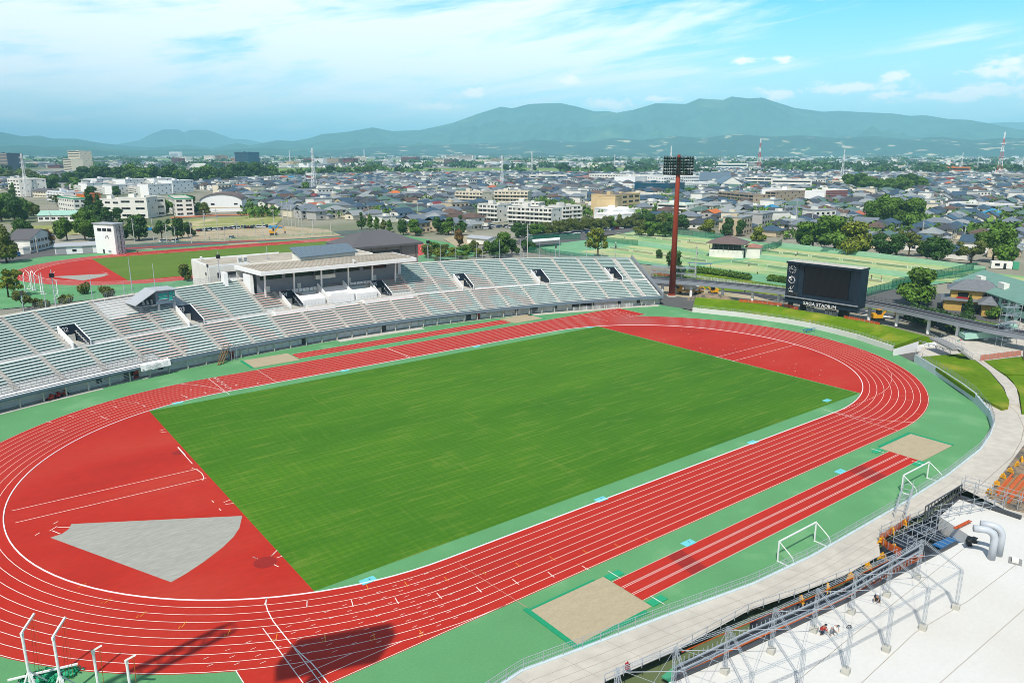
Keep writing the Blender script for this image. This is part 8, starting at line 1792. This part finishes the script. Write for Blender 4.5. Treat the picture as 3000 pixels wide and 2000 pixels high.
person(P(2402,1856,2.0),'crouch',math.radians(-60),'red_paint','navy','person in a red jacket crouching on the white slab','navy'); person(P(2436,1858,2.0),'bend',math.radians(-100),'paint_white','paint_grey','person in white work clothes and dark helmet bending over on the slab','black'); person(P(2571,1762,2.0),'crouch',math.radians(190),'navy','black','person in dark clothes with white helmet crouching by a column on the slab','paint_white')
m = MB(); 
for k in range(3): m.tube([(math.cos(t)*(.3-.04*k),math.sin(t)*(.2-.03*k),.05+.06*k) for t in np.linspace(0,6.28,13)],.03,5,cap=False)
tag(m.build('cable_coil','black',loc=P(2488,1838,2.0)), 'coil of black cable lying on the white slab right of the workers', 'cable')
m = MB(); m.box((0,0,0),(.35,.3,.5)); m.bar((0,0,.5),(0,0,.7),.05); tag(m.build('red_bag','red_paint',loc=P(1838,1957,1.6)), 'small red bag hung on the trench scaffold at lower right centre', 'bag')
TP = [(2253,738,'paint_white','navy'),(2331,750,'paint_white','black'),(2335,748,'navy','black'),(2553,818,'black','navy'),(2581,822,'pink_paint','navy'),(1893,693,'paint_white','navy'),(1940,694,'paint_white','black'),(1875,690,'car_blue','black'),(1830,698,'paint_white','black'),(2020,707,'paint_white','navy'),(2219,803,'paint_white','black'),(2194,780,'paint_grey','black'),(403,742,'orange_net','black'),(613,702,'blue_paint','black'),(2182,858,'blue_paint','black'),(1804,718,'paint_white','black')]
cnm = {'paint_white':'white','navy':'navy','black':'black','pink_paint':'pink','car_blue':'blue','orange_net':'orange','paint_grey':'grey','blue_paint':'blue'}
wh = ['at the left end of the upper courts','left of a pair on the upper courts','right of a pair on the upper courts','left of two behind the scoreboard','right of two behind the scoreboard','in the middle of the far left courts','rightmost with racket on the far left courts','near the green fence of the far left courts','at the left of the far left courts','by the floodlight shaft on the far courts','on the lower court by the white net','beside the clubhouse court','jogging on the practice track straight','beyond the practice track by the fence','under the walkway','at the near left court edge']
for i, (x, y, a, b) in enumerate(TP): person(P(x,y,.03),'stand',rnd.uniform(0,6),a,b,'person in %s top standing %s' % (cnm[a], wh[i]))
# ================================================================ HILLS
def hills(name, sil, D0, D1, matn, seed, az0=-100, az1=3100, nu=560, nv=76, front=None):
    r = np.random.RandomState(seed); xs_ = np.linspace(az0, az1, nu); sy = np.interp(xs_, [p[0] for p in sil], [p[1] for p in sil])
    ph = [(r.uniform(0,6.28), r.uniform(.7,1.3)) for _ in range(40)]; vs = []; 
    for i, (x, y) in enumerate(zip(xs_, sy)):
        d = _f+_r*((x-1500)/FPX)-_u*((y-1000)/FPX); hd = math.hypot(d[0],d[1]); slope = d[2]/hd; ux, uy = d[0]/hd, d[1]/hd
        Dr = D1*(1+.05*math.sin(i*.03)); Hr = CZ+slope*Dr
        for j in range(nv+1):
            s = j/nv*1.25; D = D0+(Dr-D0)*s if s <= 1 else Dr+(s-1)*(Dr-D0)
            X_, Y_ = CX+ux*D, CY+uy*D
            if s <= 1: h = Hr*(s**1.35)
            else: h = Hr*(1-(s-1)*1.6)
            n = 0; f = 1/1500.
            for k in range(6):
                a, b = ph[k*2][0], ph[k*2+1][0]; u1 = X_*f*math.cos(a)+Y_*f*math.sin(a); u2 = -X_*f*math.sin(b)+Y_*f*math.cos(b); n += (1-abs(math.sin(u1*2+ph[k][0]+1.3*math.sin(u2)))*2)/1.75**k*.5+math.sin(u2*2.3+ph[k+9][0])/1.8**k*.35; f *= 1.95
            env = math.sin(min(1,s)*math.pi)**.8 if s < 1 else 0
            h += n*env*Hr*.27-env*Hr*.12
            lim = CZ+slope*D-2
            if s < .97 and h > lim-Hr*.02*(1-s): h = lim-Hr*.02*(1-s)
            if h < -3 : h = -3
            if j == 0: h = -3
            vs.append((X_,Y_,h))
    m = MB(); m.add(vs, [(i*(nv+1)+j,(i+1)*(nv+1)+j,(i+1)*(nv+1)+j+1,i*(nv+1)+j+1) for i in range(nu-1) for j in range(nv)]); o = m.build(name, matn, smooth=True); return tag(o, kind='structure')
mat('forest', S(54,96,56,.8), .95, .35, .006, .1, var2=.3, scale2=.0016, c2=S(96,122,66,.6), mixs=(.6,.7), bump=0)
mat('forest_low', S(50,86,44,.6), .95, .4, .009, .1, var2=.3, scale2=.006, c2=S(190,176,140,.75), mixs=(.60,.66), bump=0)
SIL = [(-100,380),(0,386),(64,399),(115,397),(153,406),(223,406),(287,418),(357,426),(446,432),(542,424),(619,434),(695,419),(733,426),(810,411),(861,413),(906,405),(944,393),(1020,386),(1091,373),(1148,384),(1231,381),(1326,360),(1403,332),(1467,312),(1500,317),(1551,304),(1640,301),(1691,312),(1742,326),(1781,325),(1806,330),(1857,321),(1921,302),(2010,304),(2048,288),(2119,292),(2144,282),(2195,288),(2233,285),(2278,300),(2329,316),(2412,327),(2457,324),(2520,328),(2616,332),(2667,339),(2712,337),(2776,348),(2839,351),(2903,362),(2967,376),(3000,381),(3100,390)]
hills('hills', SIL, 7600, 12500, 'forest', 4)
FO = [(900,444),(1000,438),(1100,430),(1200,427),(1300,424),(1400,420),(1500,418),(1564,408),(1640,414),(1720,416),(1800,404),(1880,410),(1980,398),(2060,404),(2150,392),(2260,400),(2350,396),(2450,404),(2560,398),(2650,408),(2760,400),(2850,410),(2950,402),(3050,408),(3150,410)]
hills('foothills', FO, 6300, 8600, 'forest_low', 9, 900, 3100, 300, 36)
hills('foothills', [(-100,425),(0,428),(60,424),(130,430),(220,427),(300,434),(420,440),(560,436),(640,440),(760,432),(860,437),(960,436),(1060,444)], 7000, 9000, 'forest', 12, -100, 1060, 160, 24)
FAR = [(240,430),(330,425),(360,417),(408,408),(440,389),(478,374),(523,374),(539,384),(555,375),(606,375),(644,389),(682,404),(721,405),(765,415),(840,432)]
hills('far_mountain', FAR, 14500, 17500, 'forest', 15, 240, 840, 90, 12)
hills('far_mountain', [(2850,372),(2903,360),(3000,358),(3120,352)], 14500, 17500, 'forest', 19, 2850, 3120, 40, 10)
# pale terraces and villages on the slopes
# ================================================================ HAZE
m = MB(); m.box((0,0,-1.3),(92000,92000,981.3)); hz_ = bpy.data.materials.new('haze_air'); hz_.use_nodes = True; nt = hz_.node_tree; nt.nodes.clear(); o_ = nt.nodes.new('ShaderNodeOutputMaterial'); v_ = nt.nodes.new('ShaderNodeVolumePrincipled'); v_.inputs['Color'].default_value = (.37,.82,1.0,1); v_.inputs['Density'].default_value = HAZE_DENS; v_.inputs['Anisotropy'].default_value = -.4; nt.links.new(v_.outputs[0], o_.inputs['Volume']); MATS['haze_air'] = hz_
if HAZE_DENS > 0: tag(m.build('haze', 'haze_air'), kind='stuff')

DBG = ['LONG %s|%s' % (o.name, o['label']) for o in COL.objects if 'label' in o and len(o['label'].replace('-',' ').split()) > 16]+['dup %s' % l for l in set(HL) if HL.count(l) > 1]
print('objects', len(COL.objects), 'houses', len(cands))
